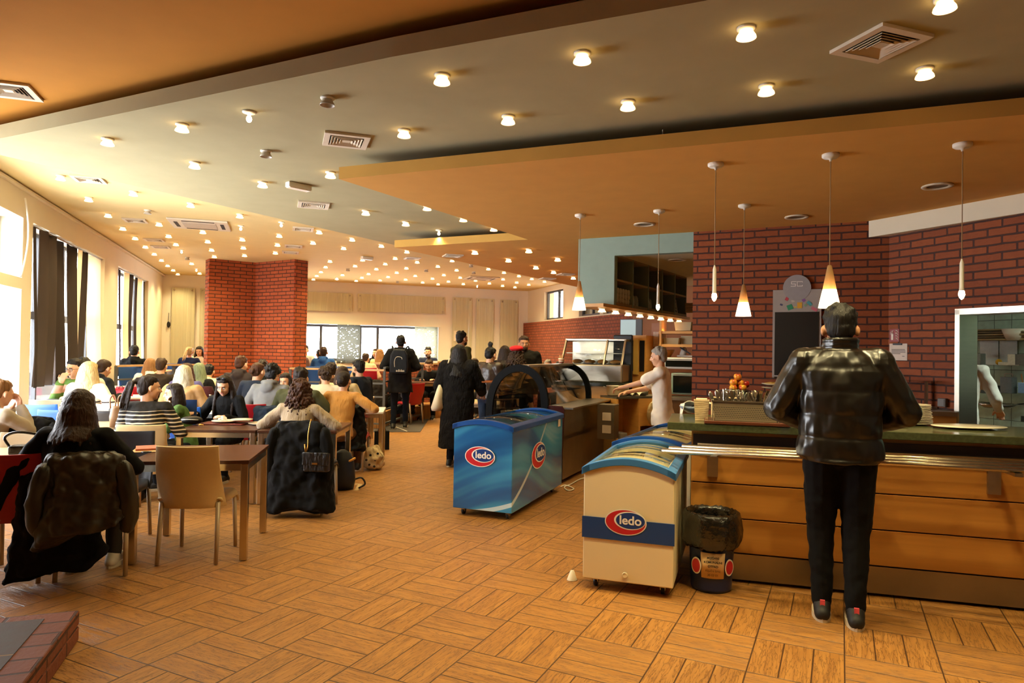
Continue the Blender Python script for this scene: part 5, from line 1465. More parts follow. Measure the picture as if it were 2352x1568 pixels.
# napkin holder, papers and bowl
e = empty('napkin_holder', cp(1611, 967), CRZ, 'small ribbed wicker-look holder at the left end of the counter', 'holder')
b = MB(); R = [[Vector((x * w / 2, y * w / 2 + .06, z)) for x, y in ((-1, -1), (1, -1), (1, 1), (-1, 1))] for z, w in ((0, .085), (.145, .105), (.145, .095), (.006, .078))]
b.smooth = False; b.rings(R); b.obj('holder_body', striped('wicker', 'C9AE82', '8A6D45', .0135, .22), e)
b = MB(); b.cbox((0, .06, .08), (.075, .075, .15)); b.obj('napkins', mat('napkin_cream', 'E2CCA4', .8), e)
g = empty('folded_cloth', cp(1592, 950), CRZ, 'rumpled white paper and cloth lying over a small bowl at the counter end', 'cloth')
b = MB(); b.grid(lambda a, t: Vector((-.10 + .30 * a, .0 + .26 * t, .045 + .05 * math.sin(a * 3.4) * math.cos(t * 2) + .02 * math.sin(9 * a + 5 * t) - (.07 if a < .08 and t < .3 else 0))), 16, 12).obj('cloth_sheet', mat('cloth_white', 'E8DCC8', .85), g, mods=(('s', 'SOLIDIFY', {'thickness': .004}),))
MB().lathe([(.001, 0), (.05, 0), (.10, .035), (.11, .055), (.10, .055), (.05, .008), (.001, .008)], 24, c=(0, .1, 0)).obj('bowl', mat('blue_grey_bowl', '7A8494', .3), g)
g = MB(); g.box(-.02, .24, .16, .19, 0, .14); tag(g.obj('paper_stack', mat('paper_cream2', 'D9BE94', .7), None, loc=cp(1640, 957), rz=CRZ), 'upright pale card board behind the ribbed holder', 'card')
# back counter with apples
q = at_floor(1655, 6.65)
e = empty('back_counter', q, CRZ, 'steel-topped back counter in front of the brick wall', 'counter')
b = MB(); b.box(0, 2.05, 0, .55, 1.0, 1.04); b.obj('steel_top', steel_d, e)
b = MB(); b.box(.02, 2.05, .03, .52, 0, 1.0); b.obj('cabinet', oak, e)
b = MB(); b.box(.05, 2.0, .38, .42, 1.04, 1.06); b.box(.2, .22, .38, .42, 1.04, 1.30); b.box(1.9, 1.92, .38, .42, 1.04, 1.3); b.obj('gantry_post', steel, e)
b = MB(); b.box(.1, 2.0, .25, .5, 1.30, 1.308); b.obj('glass_shelf', case_glass, e)
ap = atd(1691, 905, 6.75); ap.z = 1.041
e = empty('fruit_bowl', ap, 0, 'grey metal bowl heaped with apples on the back counter', 'bowl')
MB().lathe([(.001, 0), (.07, 0), (.085, .01), (.112, .13), (.122, .135), (.118, .14), (.105, .13), (.08, .02), (.001, .012)], 28).obj('bowl_body', steel, e)
apm = {}
def applemat(k, a, c):
    m = mat('apple_%s' % k, a, .3, var=.0); nt = NT(m); n = nt.noise(nt.coord('Object', (18, 18, 5)), 1.5, 3)
    r = nt.math('MULTIPLY', nt.math('SUBTRACT', n, .38), 4.0); r = nt.math('MAXIMUM', nt.math('MINIMUM', r, 1.0), 0.0)
    nt.link(nt.mix(r, srgb(a), srgb(c)), m.node_tree.nodes['Principled BSDF'].inputs['Base Color']); return m
A1, A2 = applemat('yellow', 'D9A72E', 'B8321E'), applemat('red', '8E1A16', 'B4301E')
for i, (x, y, z, m, lb) in enumerate(((-.045, -.04, .15, A1, 'yellow-red apple at the front left of the metal bowl'), (.045, -.05, .155, A1, 'yellow apple at the front right of the metal bowl'), (0, .05, .16, A1, 'apple at the back of the metal bowl'), (-.03, 0, .205, A1, 'red-flushed apple on the left of the second layer'), (.045, .01, .20, A1, 'apple on the right of the second layer in the bowl'), (.012, .0, .262, A1, 'topmost apple of the heap in the metal bowl'), (.10, .02, .19, A2, 'dark red apple at the right rim of the metal bowl'))):
    a = empty('apple', ap + Vector((x, y, z)), i * 1.1, lb, 'apple', 'apples in the metal bowl')
    b = MB(); b.lathe([(.002, -.026), (.016, -.034), (.032, -.022), (.040, .004), (.034, .026), (.018, .034), (.004, .026)], 20); b.obj('flesh', m, a)
    b = MB(); b.tube([(0, 0, .026), (.003, 0, .042)], .0018, 6); b.obj('stalk', mat('stalk', '3A2412', .8), a)
for u, v, D, lb in ((1775, 884, 6.9, 'plate of shredded food on the glass shelf, upper'), (1775, 893, 6.8, 'plate standing just below the food plate')):
    pz_ = atd(u, v, D); e = empty('food_plate', pz_, 0, lb, 'plate')
    MB().lathe([(.001, 0), (.06, 0), (.11, .014), (.11, .018), (.06, .006), (.001, .006)], 24).obj('plate_body', mat('white_china', 'E8DECB', .2, var=0), e)
    if 'upper' in lb: MB().lathe([(.09, .008), (.08, .02), (.03, .03), (.001, .032)], 20).obj('food', mat('pale_food', 'D9B45A', .8, var=.4, vs=40, bump=.8, bs=60), e)
    b = MB(); b.tube([(0, 0, -.0), (0, 0, -.08)], .008, 8); b.obj('stem', steel, e)
# plate stacks at the right of the man
china = mat('white_china', 'E8DECB', .2, var=0)
pl0 = None
for (u, v, n, r, lb) in ((2068, 982, 9, .115, 'plate in the low stack beside the standing man'), (2120, 979, 13, .13, 'plate in the tall slanting stack before the brick wall')):
    q = cp(u, v) ; rr = random.Random(n)
    for i in range(n):
        if pl0 is None:
            pl0 = MB().lathe([(.001, 0), (.6, 0), (1.0, .10), (1.0, .12), (.6, .03), (.001, .03)], 28).obj('plate', china, None); o = pl0
        else: o = pl0.copy(); COL.objects.link(o)
        o.scale = (r, r, .13); o.location = (q.x + rr.uniform(-.004, .004) - i * .0015, q.y + .13 + rr.uniform(-.004, .004), 1.061 + i * (.0105))
        tag(o, lb, 'plate', 'plates in the low stack' if n == 9 else 'plates in the tall stack')
o = MB().lathe([(.001, 0), (.12, 0), (.24, .012), (.24, .016), (.001, .006)], 30).obj('oval_platter', china, None, loc=cp(2135, 984) + Vector((.02, .12, .001)) + Vector((.28, -.06, 0))); o.scale = (1, .6, 1); tag(o, 'flat oval platter on the counter right of the plate stacks', 'platter')
# menu board on the brick wall
def wallM(u, v, off=.0):
    """frame on the kitchen brick wall under a pixel"""
    d = toD(ray(u, v)); t = yK / d.y; q = Vector((d.x * t, yK - off, CAMH + d.z * t)); return q
m0 = wallM(1774, 865); m1 = wallM(1887, 664)
mw, mh = m1.x - m0.x, m1.z - m0.z
org = D26(m0.x, yK - .03, m0.z)
e = empty('menu_board', org, RT, 'blank black menu board with a round grey top on the brick wall', 'menu board')
frm = mat('board_grey_frame', 'A49A92', .5); 
b = MB(); b.box(0, mw, 0, .028, 0, mh)
b.obj('board_frame', frm, e)
b = MB(); b.smooth = False; b.prism([(mw * .5 + mw * .29 * math.cos(a), mh + .02 + mw * .29 * math.sin(a)) for a in [2 * PI * i / 40 for i in range(40)]], lambda p, s: Vector((p[0], -.004 + .03 * s, p[1]))); disc = b.obj('round_head', mat('head_grey', '9A9494', .5, var=.1, vs=20), e)
b = MB(); b.box(.022, mw - .022, -.006, 0, .02, mh * .745); b.obj('blackboard', mat('blackboard', '17120C', .45, var=.2), e)
b = MB()
bs_ = plane_M((mw * .5, -.007, mh + .06), (1, 0, 0), (0, 0, 1), (0, -1, 0))
b.smooth = False
def seg(x0, y0, x1, y1): b.prism([(x0, y0), (x1, y0), (x1, y1), (x0, y1)], lambda p, s: bs_ @ Vector((p[0], p[1], .002 * s)))
for a in ((-.058, .022, -.004, .029), (-.058, .0, -.051, .029), (-.058, -.002, -.012, .005), (-.018, -.026, -.011, .005), (-.062, -.027, -.011, -.020), (.0, .022, .058, .029), (.0, -.027, .007, .029), (0, -.027, .058, -.020), (.052, -.027, .058, -.012), (.052, .014, .058, .029)): seg(*a)
b.obj('lettering', mat('badge_white', 'E8E2DA', .4, var=0), disc)
rnd = random.Random(8); cols = ['2F8A62', 'D9A430', 'B03A4A', '8A5A9A', '4A9AA0', '4A4A6A', 'C86A7A', 'D0C040', 'C0B4A8', '7AA07A']
for i, (x, z, w_, h_, a) in enumerate(((.36, .80, .07, .07, 20), (.56, .82, .06, .08, 0), (.30, .90, .04, .06, -30), (.64, .88, .04, .05, 40), (.76, .84, .07, .04, -45), (.18, .83, .035, .025, -20), (.86, .775, .08, .04, -30), (.47, .80, .035, .015, 0), (.42, .87, .04, .03, 15), (.68, .82, .03, .03, 30))):
    M = plane_M((mw * x, -.0015, mh * z), (1, 0, 0), (0, 0, 1), (0, -1, 0)) @ Matrix.Rotation(rad(a), 4, 'Z')
    b = MB(); b.box(-w_ / 2 * .8, w_ / 2 * .8, -h_ / 2 * .8, h_ / 2 * .8, 0, .002, M); b.obj('coloured_chip', mat('chip%d' % i, cols[i], .5, var=0), e)
# fire extinguisher sign, notice, socket (on the hatch wall)
def hatch_at(u, v):
    d = ray(u, v); s = s_of(u); q = hp(s); t = q.y / d.y; return s, CAMH + d.z * t
HMt = Matrix.Translation((hc.x, hc.y, 0)) @ Matrix.Rotation(HRZ, 4, 'Z')
def on_hatch(u, v, off=.004): s, z = hatch_at(u, v); return HMt @ Vector((s, -off, z))
e = empty('fire_extinguisher_sign', on_hatch(2055, 770), HRZ, 'small red fire extinguisher pictogram sign on the brick wall', 'sign')
b = MB(); b.box(-.055, .055, -.002, .002, -.065, .065); b.obj('sign_plate', mat('sign_red', '8E1C22', .4, var=.05), e)
b = MB(); b.smooth = True
b.cbox((-.022, -.004, -.012), (.024, .002, .07)); b.cap((-.022, -.0035, .022), (-.022, -.0035, .024), .011, .008); b.bar((-.022, -.004, .03), (-.022, -.004, .045), .006, .002); b.bar((-.03, -.004, .045), (-.008, -.004, .05), .005, .002); b.tube([(-.034, -.004, .04), (-.044, -.004, .03), (-.046, -.004, .005)], .0025, 6)
b.obj('extinguisher_symbol', mat('sign_pale', 'E2D2C0', .4, var=0), e)
for i in range(4):
    b = MB(); pts = [Vector((.012 + .032 * t, -.004, .045 - .026 * i - .018 * t * t + .010 * math.sin(t * 3.1))) for t in [j / 6 for j in range(7)]]; b.tube(pts, [.001, .004, .005, .005, .004, .003, .001], 6); b.obj('flame_stroke', _M['sign_pale'], e)
s0_, z0__ = hatch_at(2064, 808)
e = empty('wall_notice', on_hatch(2064, 808), HRZ, 'white printed notice taped below the fire extinguisher sign', 'notice')
b = MB(); b.box(-.10, .10, -.002, .0, -.085, .085); b.obj('sheet', mat('notice_white', 'D8C6B4', .6, var=.04), e)
for i in range(5):
    b = MB(); w_ = (.075, .078, .078, .05, .025)[i]; x0 = (-.075 if i < 4 else .045); b.box(x0, x0 + w_ * (2 if i < 4 else 1), -.0032, -.002, .022 - .014 * i - (.012 if i == 4 else 0), .027 - .014 * i - (.012 if i == 4 else 0)); b.obj('text_line', ink, e)
b = MB(); b.box(-.055, .045, -.012, -.004, .07, .088); b.obj('clip', black_m, e)
e = empty('wall_socket', on_hatch(2170, 924, .015), HRZ, 'grey wall socket on the brick by the hatch', 'socket')
b = MB(); b.box(-.04, .04, -.03, .014, -.04, .04); b.obj('socket_body', mat('socket_grey', '6E6760', .5), e, bevel=.006)
b = MB(); b.box(-.03, .03, -.035, -.03, -.03, .03); b.obj('flap', mat('socket_grey', '6E6760', .5), e)
e = empty('fire_extinguisher', on_hatch(2070, 925, .09), HRZ, 'red fire extinguisher glimpsed behind the standing man', 'extinguisher')
MB().lathe([(.001, -.2), (.06, -.2), (.062, .16), (.03, .22), (.001, .22)], 20).obj('cylinder', mat('ext_red', 'A01418', .25, var=.05), e)
b = MB(); b.tube([(0, 0, .21), (0, 0, .27)], .018, 10); b.bar((-.04, 0, .27), (.05, 0, .28), .02, .012); b.obj('valve', black_m, e)
# kitchen seen through the hatch
def K(u, v, D): return atd(u, v, D)
kb = toR
def hatch_local(s, d, z): return HMt @ Vector((s, d, z))
for i, (v, lb) in enumerate(((783, 'upper white kitchen shelf stacked with boards, in the hatch'), (840, 'middle white kitchen shelf with notices, in the hatch'), (904, 'lower white kitchen shelf with grater and tools, in the hatch'))):
    s = sh0 + .6; q = hatch_local(s, hk - .28, 0); z = atd(2280, v, q.y).z
    b = MB(); b.box(.35, 4.0, hk - .30, hk, z - .012, z + .004)
    tag(b.obj('kitchen_shelf', mat('shelf_white', 'D6DED6', .4), None, loc=(hc.x, hc.y, 0), rz=HRZ), lb, 'shelf')
def inK(u, v, d):                       # point in the hatch kitchen at depth d behind the wall, under a pixel
    r = HMt.to_3x3().inverted() @ ray(u, v); o = HMt.inverted() @ Vector((0, 0, CAMH)); t = (d - o.y) / r.y; return HMt @ (o + r * t)
rnd = random.Random(2)
for i in range(5):
    q = inK(2290 - i * 1.5, 781 - i * 5.5, hk - .28); b = MB(); b.box(-.42, .32, 0, .26, 0, .020)
    tag(b.obj('cutting_board', mat('board_wood%d' % (i % 2), ('9A8456', '6E5A38')[i % 2], .6), None, loc=q, rz=HRZ + rnd.uniform(-.05, .05), bevel=.003), ['lowest', 'second lowest', 'middle', 'second highest', 'topmost'][i] + ' board in the stack on the upper kitchen shelf', 'board')
q = inK(2335, 781, hk - .2); MB_ = MB().lathe([(.001, 0), (.10, 0), (.15, .13), (.14, .13), (.09, .01), (.001, .01)], 24); tag(MB_.obj('white_bowl', china, None, loc=q), 'white bowl at the end of the upper kitchen shelf', 'bowl')
for u, v, w_, h_, lb in ((2272, 838, .22, .34, 'plastic-covered sheet pinned behind the middle kitchen shelf'), (2316, 834, .20, .30, 'printed table pinned on the green tiles, right of the covered sheet')):
    q = inK(u, v, hk - .01); b = MB(); b.box(-w_ / 2, w_ / 2, -.003, 0, 0, h_); o = b.obj('pinned_sheet', mat('sheet_grey', 'B8C4BC', .3, var=.12, vs=40), None, loc=q, rz=HRZ); tag(o, lb, 'notice')
for u, v, w_, h_, c, nm, lb in ((2245, 838, .07, .14, '8A8C84', 'spice_tin', 'speckled tin at the left of the middle kitchen shelf'), (2327, 839, .13, .13, 'D8D2BC', 'napkin_pack', 'pale napkin packs on the middle kitchen shelf'), (2343, 839, .12, .13, '6A665C', 'grey_pack', 'grey pack at the end of the middle kitchen shelf'), (2304, 839, .12, .04, 'E0D8C0', 'butter_box', 'low pale box beside the yellow fruit'), (2310, 903, .13, .19, '6E7274', 'box_grater', 'metal box grater on the lower kitchen shelf'), (2349, 903, .11, .12, '7FA0C8', 'utensil_tub', 'blue-white tub of utensils on the lower kitchen shelf'), (2260, 903, .28, .10, '3A4640', 'dish_tray', 'dark green tray on the lower kitchen shelf')):
    q = inK(u, v, hk - .24); e = empty(nm, q, HRZ, lb, nm.split('_')[-1])
    b = MB(); b.box(-w_ / 2, w_ / 2, 0, .1, 0, h_); b.obj('body', mat('k_' + nm, c, .45, var=.25, vs=40), e, bevel=.006)
    if nm == 'box_grater': b = MB(); b.tube([(-.04, .05, h_), (-.04, .05, h_ + .035), (.04, .05, h_ + .035), (.04, .05, h_)], .006, 8); b.obj('handle', steel, e)
    if nm == 'utensil_tub':
        for a in (-.02, .02): b = MB(); b.bar((a, .04, .1), (a * 2, .04, .22), .012, .004); b.obj('utensil', oak, e)
q = inK(2294, 837, hk - .2); b = MB(); b.ball((0, 0, .03), .035); tag(b.obj('yellow_fruit', mat('lemon_yellow', 'D9A420', .4), None, loc=q), 'small yellow fruit on the middle kitchen shelf', 'fruit')
e = empty('kitchen_worktop', (hc.x, hc.y, 0), HRZ, 'dark granite kitchen worktop behind the hatch', 'worktop')
b = MB(); b.box(.35, 3.9, 1.55, hk - .02, .86, .92); b.obj('stone_top', mat('dark_granite', '2E3430', .2, var=.6, vs=60), e)
b = MB(); b.box(.40, 3.9, 1.6, hk - .02, .0, .86); b.obj('steel_cabinet', mat('kitchen_steel', '5C645E', .35, .8), e)
q = inK(2290, 935, 1.9); e = empty('frying_pan', (q.x, q.y, .96), 0, 'shallow steel pan on the kitchen worktop', 'pan')
MB().lathe([(.001, 0), (.12, 0), (.20, .05), (.195, .05), (.11, .008), (.001, .008)], 26).obj('pan_body', steel, e)
b = MB(); b.bar((.18, 0, .04), (.42, -.08, .08), .02, .01); b.obj('handle', black_m, e)
# unseen cool strip added to brighten the kitchen behind the hatch
e = empty('ceiling_lamp', HMt @ Vector((sh0 + .9, 1.0, 2.6)), HRZ, 'added unseen strip light on the ceiling of the kitchen behind the hatch', 'ceiling lamp')
lamp_light(e, -.12, 150, .1, (.84, 1.0, .88))
b = MB(); b.box(-.6, .6, -.06, .06, -.05, 0); b.obj('added_strip', emis('added_cool_glow', 'E4FFEC', 26.0), e)
# ================================================================ BACK WALL AND WINDOWS DRESSING
def rib(name, c):
    m = mat(name, c, .12, var=.03, spec=.7); k = NT(m); sep = k.add('ShaderNodeSeparateXYZ'); k.link(k.coord('Object'), sep.inputs[0])
    n = k.noise(k.coord('Object', (14, 1, .05)), 1.6, 3); k.bump(n, .7, .03)
    k.link(k.mix(n, srgb(c), srgb('D8D2B4')), k.b.inputs['Base Color']); return m
ribm = rib('ribbed_glass_panel', 'B9B391')
def gpanel(u0, v0, u1, v1, lb):
    a, c = hitY(u0, v0, YB - .06), hitY(u1, v1, YB - .06); z1_ = max(a.z, c.z); z0_ = min(a.z, c.z)
    o = RF(a.x, YB - .06, 0); e = empty('glass_wall_panel', o, RA, lb, 'wall panel')
    w_ = c.x - a.x; b = MB(); b.box(0, w_, 0, .012, z0_, z1_); b.obj('ribbed_glass', ribm, e)
    for x in (.06, w_ - .06):
        for z in (z0_ + .06, z1_ - .06): MB().lathe([(.001, -.02), (.022, -.018), (.022, .055), (.001, .055)], 12, M=plane_M((x, 0, z), (1, 0, 0), (0, 0, 1), (0, 1, 0))).obj('standoff', steel, e)
gpanel(395, 660, 444, 850, 'tall ribbed glass panel on the far wall, farthest to the left')
gpanel(460, 662, 482, 850, 'tall ribbed glass panel half hidden behind the brick column')
gpanel(664, 668, 808, 716, 'long ribbed glass panel above the far window, next to the brick column')
gpanel(822, 674, 1021, 721, 'longest ribbed glass panel above the far window, right one')
gpanel(1040, 682, 1082, 850, 'first tall ribbed glass panel right of the far window')
gpanel(1095, 685, 1132, 850, 'second tall ribbed glass panel right of the far window')
gpanel(1150, 688, 1187, 850, 'third tall ribbed glass panel right of the far window')
a = hitY(1042, 783, YB - .09); b = MB(); b.box(0, .32, 0, .004, 0, .30); tag(b.obj('wall_notice', mat('paper_white', 'E8DCC4', .7), None, loc=RF(a.x, YB - .09, a.z), rz=RA), 'white paper notice on the far wall above the man in olive', 'notice')
a = hitY(387, 745, YB - .04); b = MB(); b.ball((0, 0, 0), (.04, .02, .08)); b.tube([(0, 0, .05), (0, 0, .3)], .006, 6); tag(b.obj('wall_ornament', black_m, None, loc=RF(a.x, YB - .04, a.z), rz=RA), 'small black ornament hanging on the far wall by the corner', 'ornament')
def perforated(name, c):
    m = frosted(name, c, .35); t = m.node_tree; n = t.nodes
    o = [x for x in n if x.type == 'OUTPUT_MATERIAL'][0]; mx0 = [x for x in n if x.type == 'MIX_SHADER'][0]
    k = NT.__new__(NT); k.t = t; k.n = n; k.l = t.links
    nz = k.noise(k.coord('Object', (16, 16, 40)), 1.0, 2); f = k.math('GREATER_THAN', nz, .66)
    tr = n.new('ShaderNodeBsdfTransparent'); mx = n.new('ShaderNodeMixShader'); t.links.new(f, mx.inputs[0]); t.links.new(mx0.outputs[0], mx.inputs[1]); t.links.new(tr.outputs[0], mx.inputs[2]); t.links.new(mx.outputs[0], o.inputs[0]); return m
for u0, u1, m, lb in ((775, 828, perforated('patterned_blind', '5A5A50'), 'dark perforated blind strip in the far window'), (953, 1006, perforated('patterned_blind2', '8E8E78'), 'pale green patterned blind at the right end of the far window')):
    a, c = hitY(u0, 745, YB - .03), hitY(u1, 745, YB - .03); z0_ = hitY(u0, 834, YB).z
    b = MB(); W3 = c.x - a.x; b.grid(lambda s, t: Vector((s * W3, .02 * math.sin(s * 9), z0_ + (wz1 - .02 - z0_) * t)), 12, 2); o = b.obj('blind', m, None, loc=RF(a.x, YB - .03, 0), rz=RA); tag(o, lb, 'blind')
# curtains of the long side windows
def curtain(u0, u1, c, lb, seed, X=-2.90, vb=None, wav=.035):
    y0, y1 = hitX(u0, 640, X).y, hitX(u1, 640, X).y
    zt_, zb_ = 2.97, .98 if vb is None else vb; rnd = random.Random(seed); ph = rnd.random() * 6; w_ = y1 - y0
    b = MB(); b.grid(lambda s, t: Vector((X + wav * math.sin(s * w_ * 14 + ph) * (1.2 - .5 * t) + .02 * math.sin(3 * t + ph), y0 + w_ * s + .03 * math.sin(5 * t + ph) * (1 - t), zb_ + (zt_ - zb_) * t)), 34, 12)
    m = frosted('curtain_' + c, c, .18 if c in ('4A423E', '5A504A') else .55)
    o = b.obj('curtain', m, None, rz=RA, mods=(('s', 'SOLIDIFY', {'thickness': .004}),)); tag(o, lb, 'curtain', 'curtain strips at the side windows')
curtain(72, 84, '4A423E', 'narrow dark curtain strip next to the first window pillar', 1)
curtain(88, 120, '5A504A', 'wide dark curtain with soft folds in the first long window', 2, wav=.05)
curtain(119, 143, '4A423E', 'dark curtain overlapping the folded one', 3, X=-2.93)
curtain(153, 178, '4A423E', 'straight dark curtain strip in the middle of the first long window', 4, wav=.012)
curtain(178, 186, 'E2C8A6', 'thin beige curtain strip beside the straight dark one', 5, wav=.02)
curtain(183, 194, '4A423E', 'slanting narrow dark curtain strip before the beige blind', 6, X=-2.93)
curtain(199, 237, 'F0E2CC', 'broad beige curtain at the end of the first long window', 7, wav=.012)
curtain(272, 280, '5A4E4E', 'dark curtain strip at the start of the second long window', 8, wav=.02)
curtain(286, 297, 'E2C8A6', 'beige curtain strip in the second long window, nearer one', 9)
curtain(296, 308, '4A423E', 'dark curtain strip in the middle of the second long window', 10, wav=.02)
curtain(311, 317, '4A423E', 'thinnest dark curtain strip in the second long window', 11, wav=.02)
curtain(317, 329, 'E2C8A6', 'beige curtain strip in the second long window, farther one', 12)
curtain(330, 338, '4A423E', 'last dark curtain strip, nearest the far wall', 13, wav=.02)
b = MB(); b.tube([RF(-2.90, yA1, 2.975), RF(-2.90, yB0, 2.975)], .012, 8); tag(b.obj('curtain_rail', steel_d), 'curtain rail of the first long window', 'rail')
b = MB(); b.tube([RF(-2.90, yB1, 2.975), RF(-2.90, yC0, 2.975)], .012, 8); tag(b.obj('curtain_rail', steel_d), 'curtain rail of the second long window', 'rail')
# rails and low brick wall at the raised far floor
railm = mat('rail_wood', 'B89468', .45)
def railing(P, zt_, gz, lb, bars=3, wood=True, hmin=.12):
    e = empty('guard_rail', (0, 0, 0), 0, lb, 'railing')
    b = MB()
    for a, c in zip(P, P[1:]): b.bar((a.x, a.y, zt_), (c.x, c.y, zt_), .07 if wood else .05, .035)
    b.obj('top_rail', railm if wood else grey_frame, e)
    for i, a in enumerate(P):
        b = MB(); b.cbox((a.x, a.y, (zt_ + gz) / 2), (.045, .045, zt_ - gz)); b.obj('post', grey_frame, e)
    for j in range(bars):
        z = gz + hmin + (zt_ - gz - hmin) * j / max(1, bars); b = MB()
        for a, c in zip(P, P[1:]): b.bar((a.x, a.y, z), (c.x, c.y, z), .03, .03)
        b.obj('rail_bar', grey_frame, e)
def P2(u, D): p = atd(u, 800, D); return Vector((p.x, p.y, 0))
railing([P2(268, 12.0), P2(330, 12.6), P2(400, 13.2), P2(468, 13.75)], atd(360, 838, 13).z, .30, 'low wooden-topped rail of the raised floor left of the brick column')
railing([P2(668, 13.0), P2(740, 12.9), P2(815, 12.8), P2(884, 12.7)], atd(780, 848, 12.85).z, .0, 'wooden-topped rail of the raised floor right of the brick column', 4)
railing([P2(884, 12.75), P2(925, 13.95), P2(971, 14.6)], atd(925, 843, 13.4).z, .0, 'grey metal railing along the ramp behind the man with the backpack', 4, False)
def lowbrick(u0, D0, u1, D1, v0, lb):
    p, q = P2(u0, D0), P2(u1, D1); z = atd((u0 + u1) / 2, v0, (D0 + D1) / 2).z
    d = q - p; e = empty('low_brick_wall', p, math.atan2(d.y, d.x), lb, 'wall')
    b = MB(); b.box(0, d.length, 0, .22, 0, z - .04); b.obj('brickwork', BR_C, e, uv=True)
    b = MB(); b.box(-.02, d.length + .02, -.03, .25, z - .04, z); b.obj('coping', railm, e)
lowbrick(873, 15.0, 1005, 16.0, 833, 'low brick wall with a coping behind the ramp railing')
lowbrick(1006, 16.05, 1260, 17.5, 830, 'low brick wall in front of the far right tables')
# dark ramp surface with its white edging line
rp = [at(u, v, .004) for u, v in ((842, 992), (965, 992), (985, 962), (905, 952), (850, 960))]
b = MB(); b.poly([(p.x, p.y) for p in rp], .002, .008); struct(b.obj('floor.002', mat('ramp_dark', '3E342E', .6, var=.2)))
b = MB(); a, c = at(862, 962, .009), at(935, 990, .009); b.bar(a + Vector((0, 0, .001)), c + Vector((0, 0, .001)), .02, .003); tag(b.obj('white_edging', white_pl), 'white edging strip on the dark ramp', 'strip')
# tape marks on the floor
a, c = at(807, 1112, .001), at(828, 1111, .001); d_ = at(818, 1126, .001); b = MB(); b.bar(a, c, .03, .002); b.bar(c, d_, .045, .002); tag(b.obj('floor_tape', mat('tape', 'C8A878', .6)), 'L-shaped piece of pale tape on the floor by the dark backpack', 'tape')
# ================================================================ TABLES AND CHAIRS
def tpos(u, v, z=.72): p = at(u, v, z); return p
# near dark tables
table(-2.33, 5.16, .80, .80, rad(10), walnut, 'dark brown table with chrome legs behind the empty cream chair')
table(-2.10, 6.98, .76, .80, rad(3), walnut, 'dark brown table with a plate in front of the curly-haired woman')
table(-2.88, 6.95, .76, .80, rad(3), walnut, 'dark brown table with the tray in front of the woman in the turtleneck')
# pale tables on the left
table(-3.78, 4.98, .80, .80, rad(14), peach_top, 'pale table with a black handbag beside the red chair', 'pale tables')
G = 'pale tables'
def tab(u, v, D, w, d, a, m, lb): p = atd(u, v, D); table(p.x, p.y, w, d, rad(a), m, lb, G)
tab(150, 900, 6.9, 1.5, .75, 14, peach_top, 'pale beech table between the two blue chairs and the seated woman')
tab(230, 900, 8.75, 1.5, .72, 14, white_top, 'white table in front of the woman with the green scarf and glasses')
tab(300, 900, 8.3, .8, .75, 14, white_top, 'white table right behind the black quilted coat')
tab(235, 880, 10.6, 1.4, .75, 16, white_top, 'white table at the row of red chairs')
tab(470, 880, 8.9, 1.0, .72, 12, peach_top, 'beech table behind the woman in the black turtleneck')
tab(530, 850, 10.4, 1.2, .72, 14, peach_top, 'beech table before the man in the dark brown hoodie')
tab(560, 850, 8.7, .9, .72, 6, white_top, 'white table left of the man in the grey hoodie')
tab(680, 850, 8.95, 1.5, .72, 4, white_top, 'white table of the green-shirted and grey-hooded men')
tab(822, 850, 9.0, .72, .75, 8, white_top, 'white table at the elbow of the woman in mustard')
tab(700, 850, 11.0, 2.2, .72, 8, peach_top, 'long pale table in front of the brick column')
def ctop(u, v, ztop=.82):             # chair placed by the middle of its top edge
    return at(u, v, ztop)
def ch(kind, u, v, face, lb, g=None, k=None, D=None):
    p = ctop(u, v) if D is None else atd(u, v, D); f = rad(face); off = Vector((math.sin(f), -math.cos(f), 0)) * -.25
    return chair(kind, (p.x + off.x * 1, p.y + off.y, 0), f, lb, g)
# chair whose sitter looks away from the camera has face 0
chair('cream', (-2.27, 4.96, 0), rad(6), 'empty cream plastic chair standing alone at the dark brown table')
chair('black', (-2.80, 4.62, 0), rad(22), 'charcoal chair under the woman in black, hung with jackets')
ch('red', 10, 1047, 14, 'red plastic chair at the picture edge beside the seated woman')
chair('black', (-1.90, 6.42, 0), rad(-2), 'charcoal chair hidden under the long black coat')
ch('cream', 325, 978, 6, 'cream plastic chair behind the woman in the striped sweater')
ch('beige', 68, 997, 190, 'beige chair facing the pale table with the handbag')
ch('black', 30, 970, 15, 'black chair with a dark coat beside the hooded person')
ch('black', 291, 994, 190, 'black chair seen past the shoulder of the seated woman')
ch('blue', 88, 931, 8, 'farther of the two blue chairs by the side windows')
ch('blue', 138, 943, 12, 'nearer of the two blue chairs by the side windows')
ch('black', 237, 945, 10, 'charcoal chair right of the dark-haired woman, at the white table')
ch('beige', 104, 909, 10, 'pale beige chair by the side windows beyond the blue ones', D=8.4)
ch('grey', 146, 911, 10, 'dark grey chair beside the pale beige one', D=8.6)
ch('beige', 231, 930, 190, 'pale grey chair tucked under the white table')
ch('red', 226, 908, 10, 'red chair behind the blonde woman in stripes')
ch('red', 262, 877, 14, 'dark red chair behind the hooded person in black', D=10.9)
ch('red', 299, 880, 12, 'bright red chair beside the dark red one', D=11.3)
ch('beige', 282, 887, 12, 'beige chair in front of the two red ones')
ch('red', 272, 895, 190, 'red chair with a small black bag before it')
ch('blue', 423, 936, -8, 'blue chair between the striped sweater and the turtleneck')
ch('red', 571, 930, 8, 'red chair behind the shoulder of the woman in the turtleneck')
ch('black', 565, 917, 8, 'charcoal chair left of the man in the grey hoodie')
ch('blue', 553, 904, 8, 'blue chair behind the charcoal one')
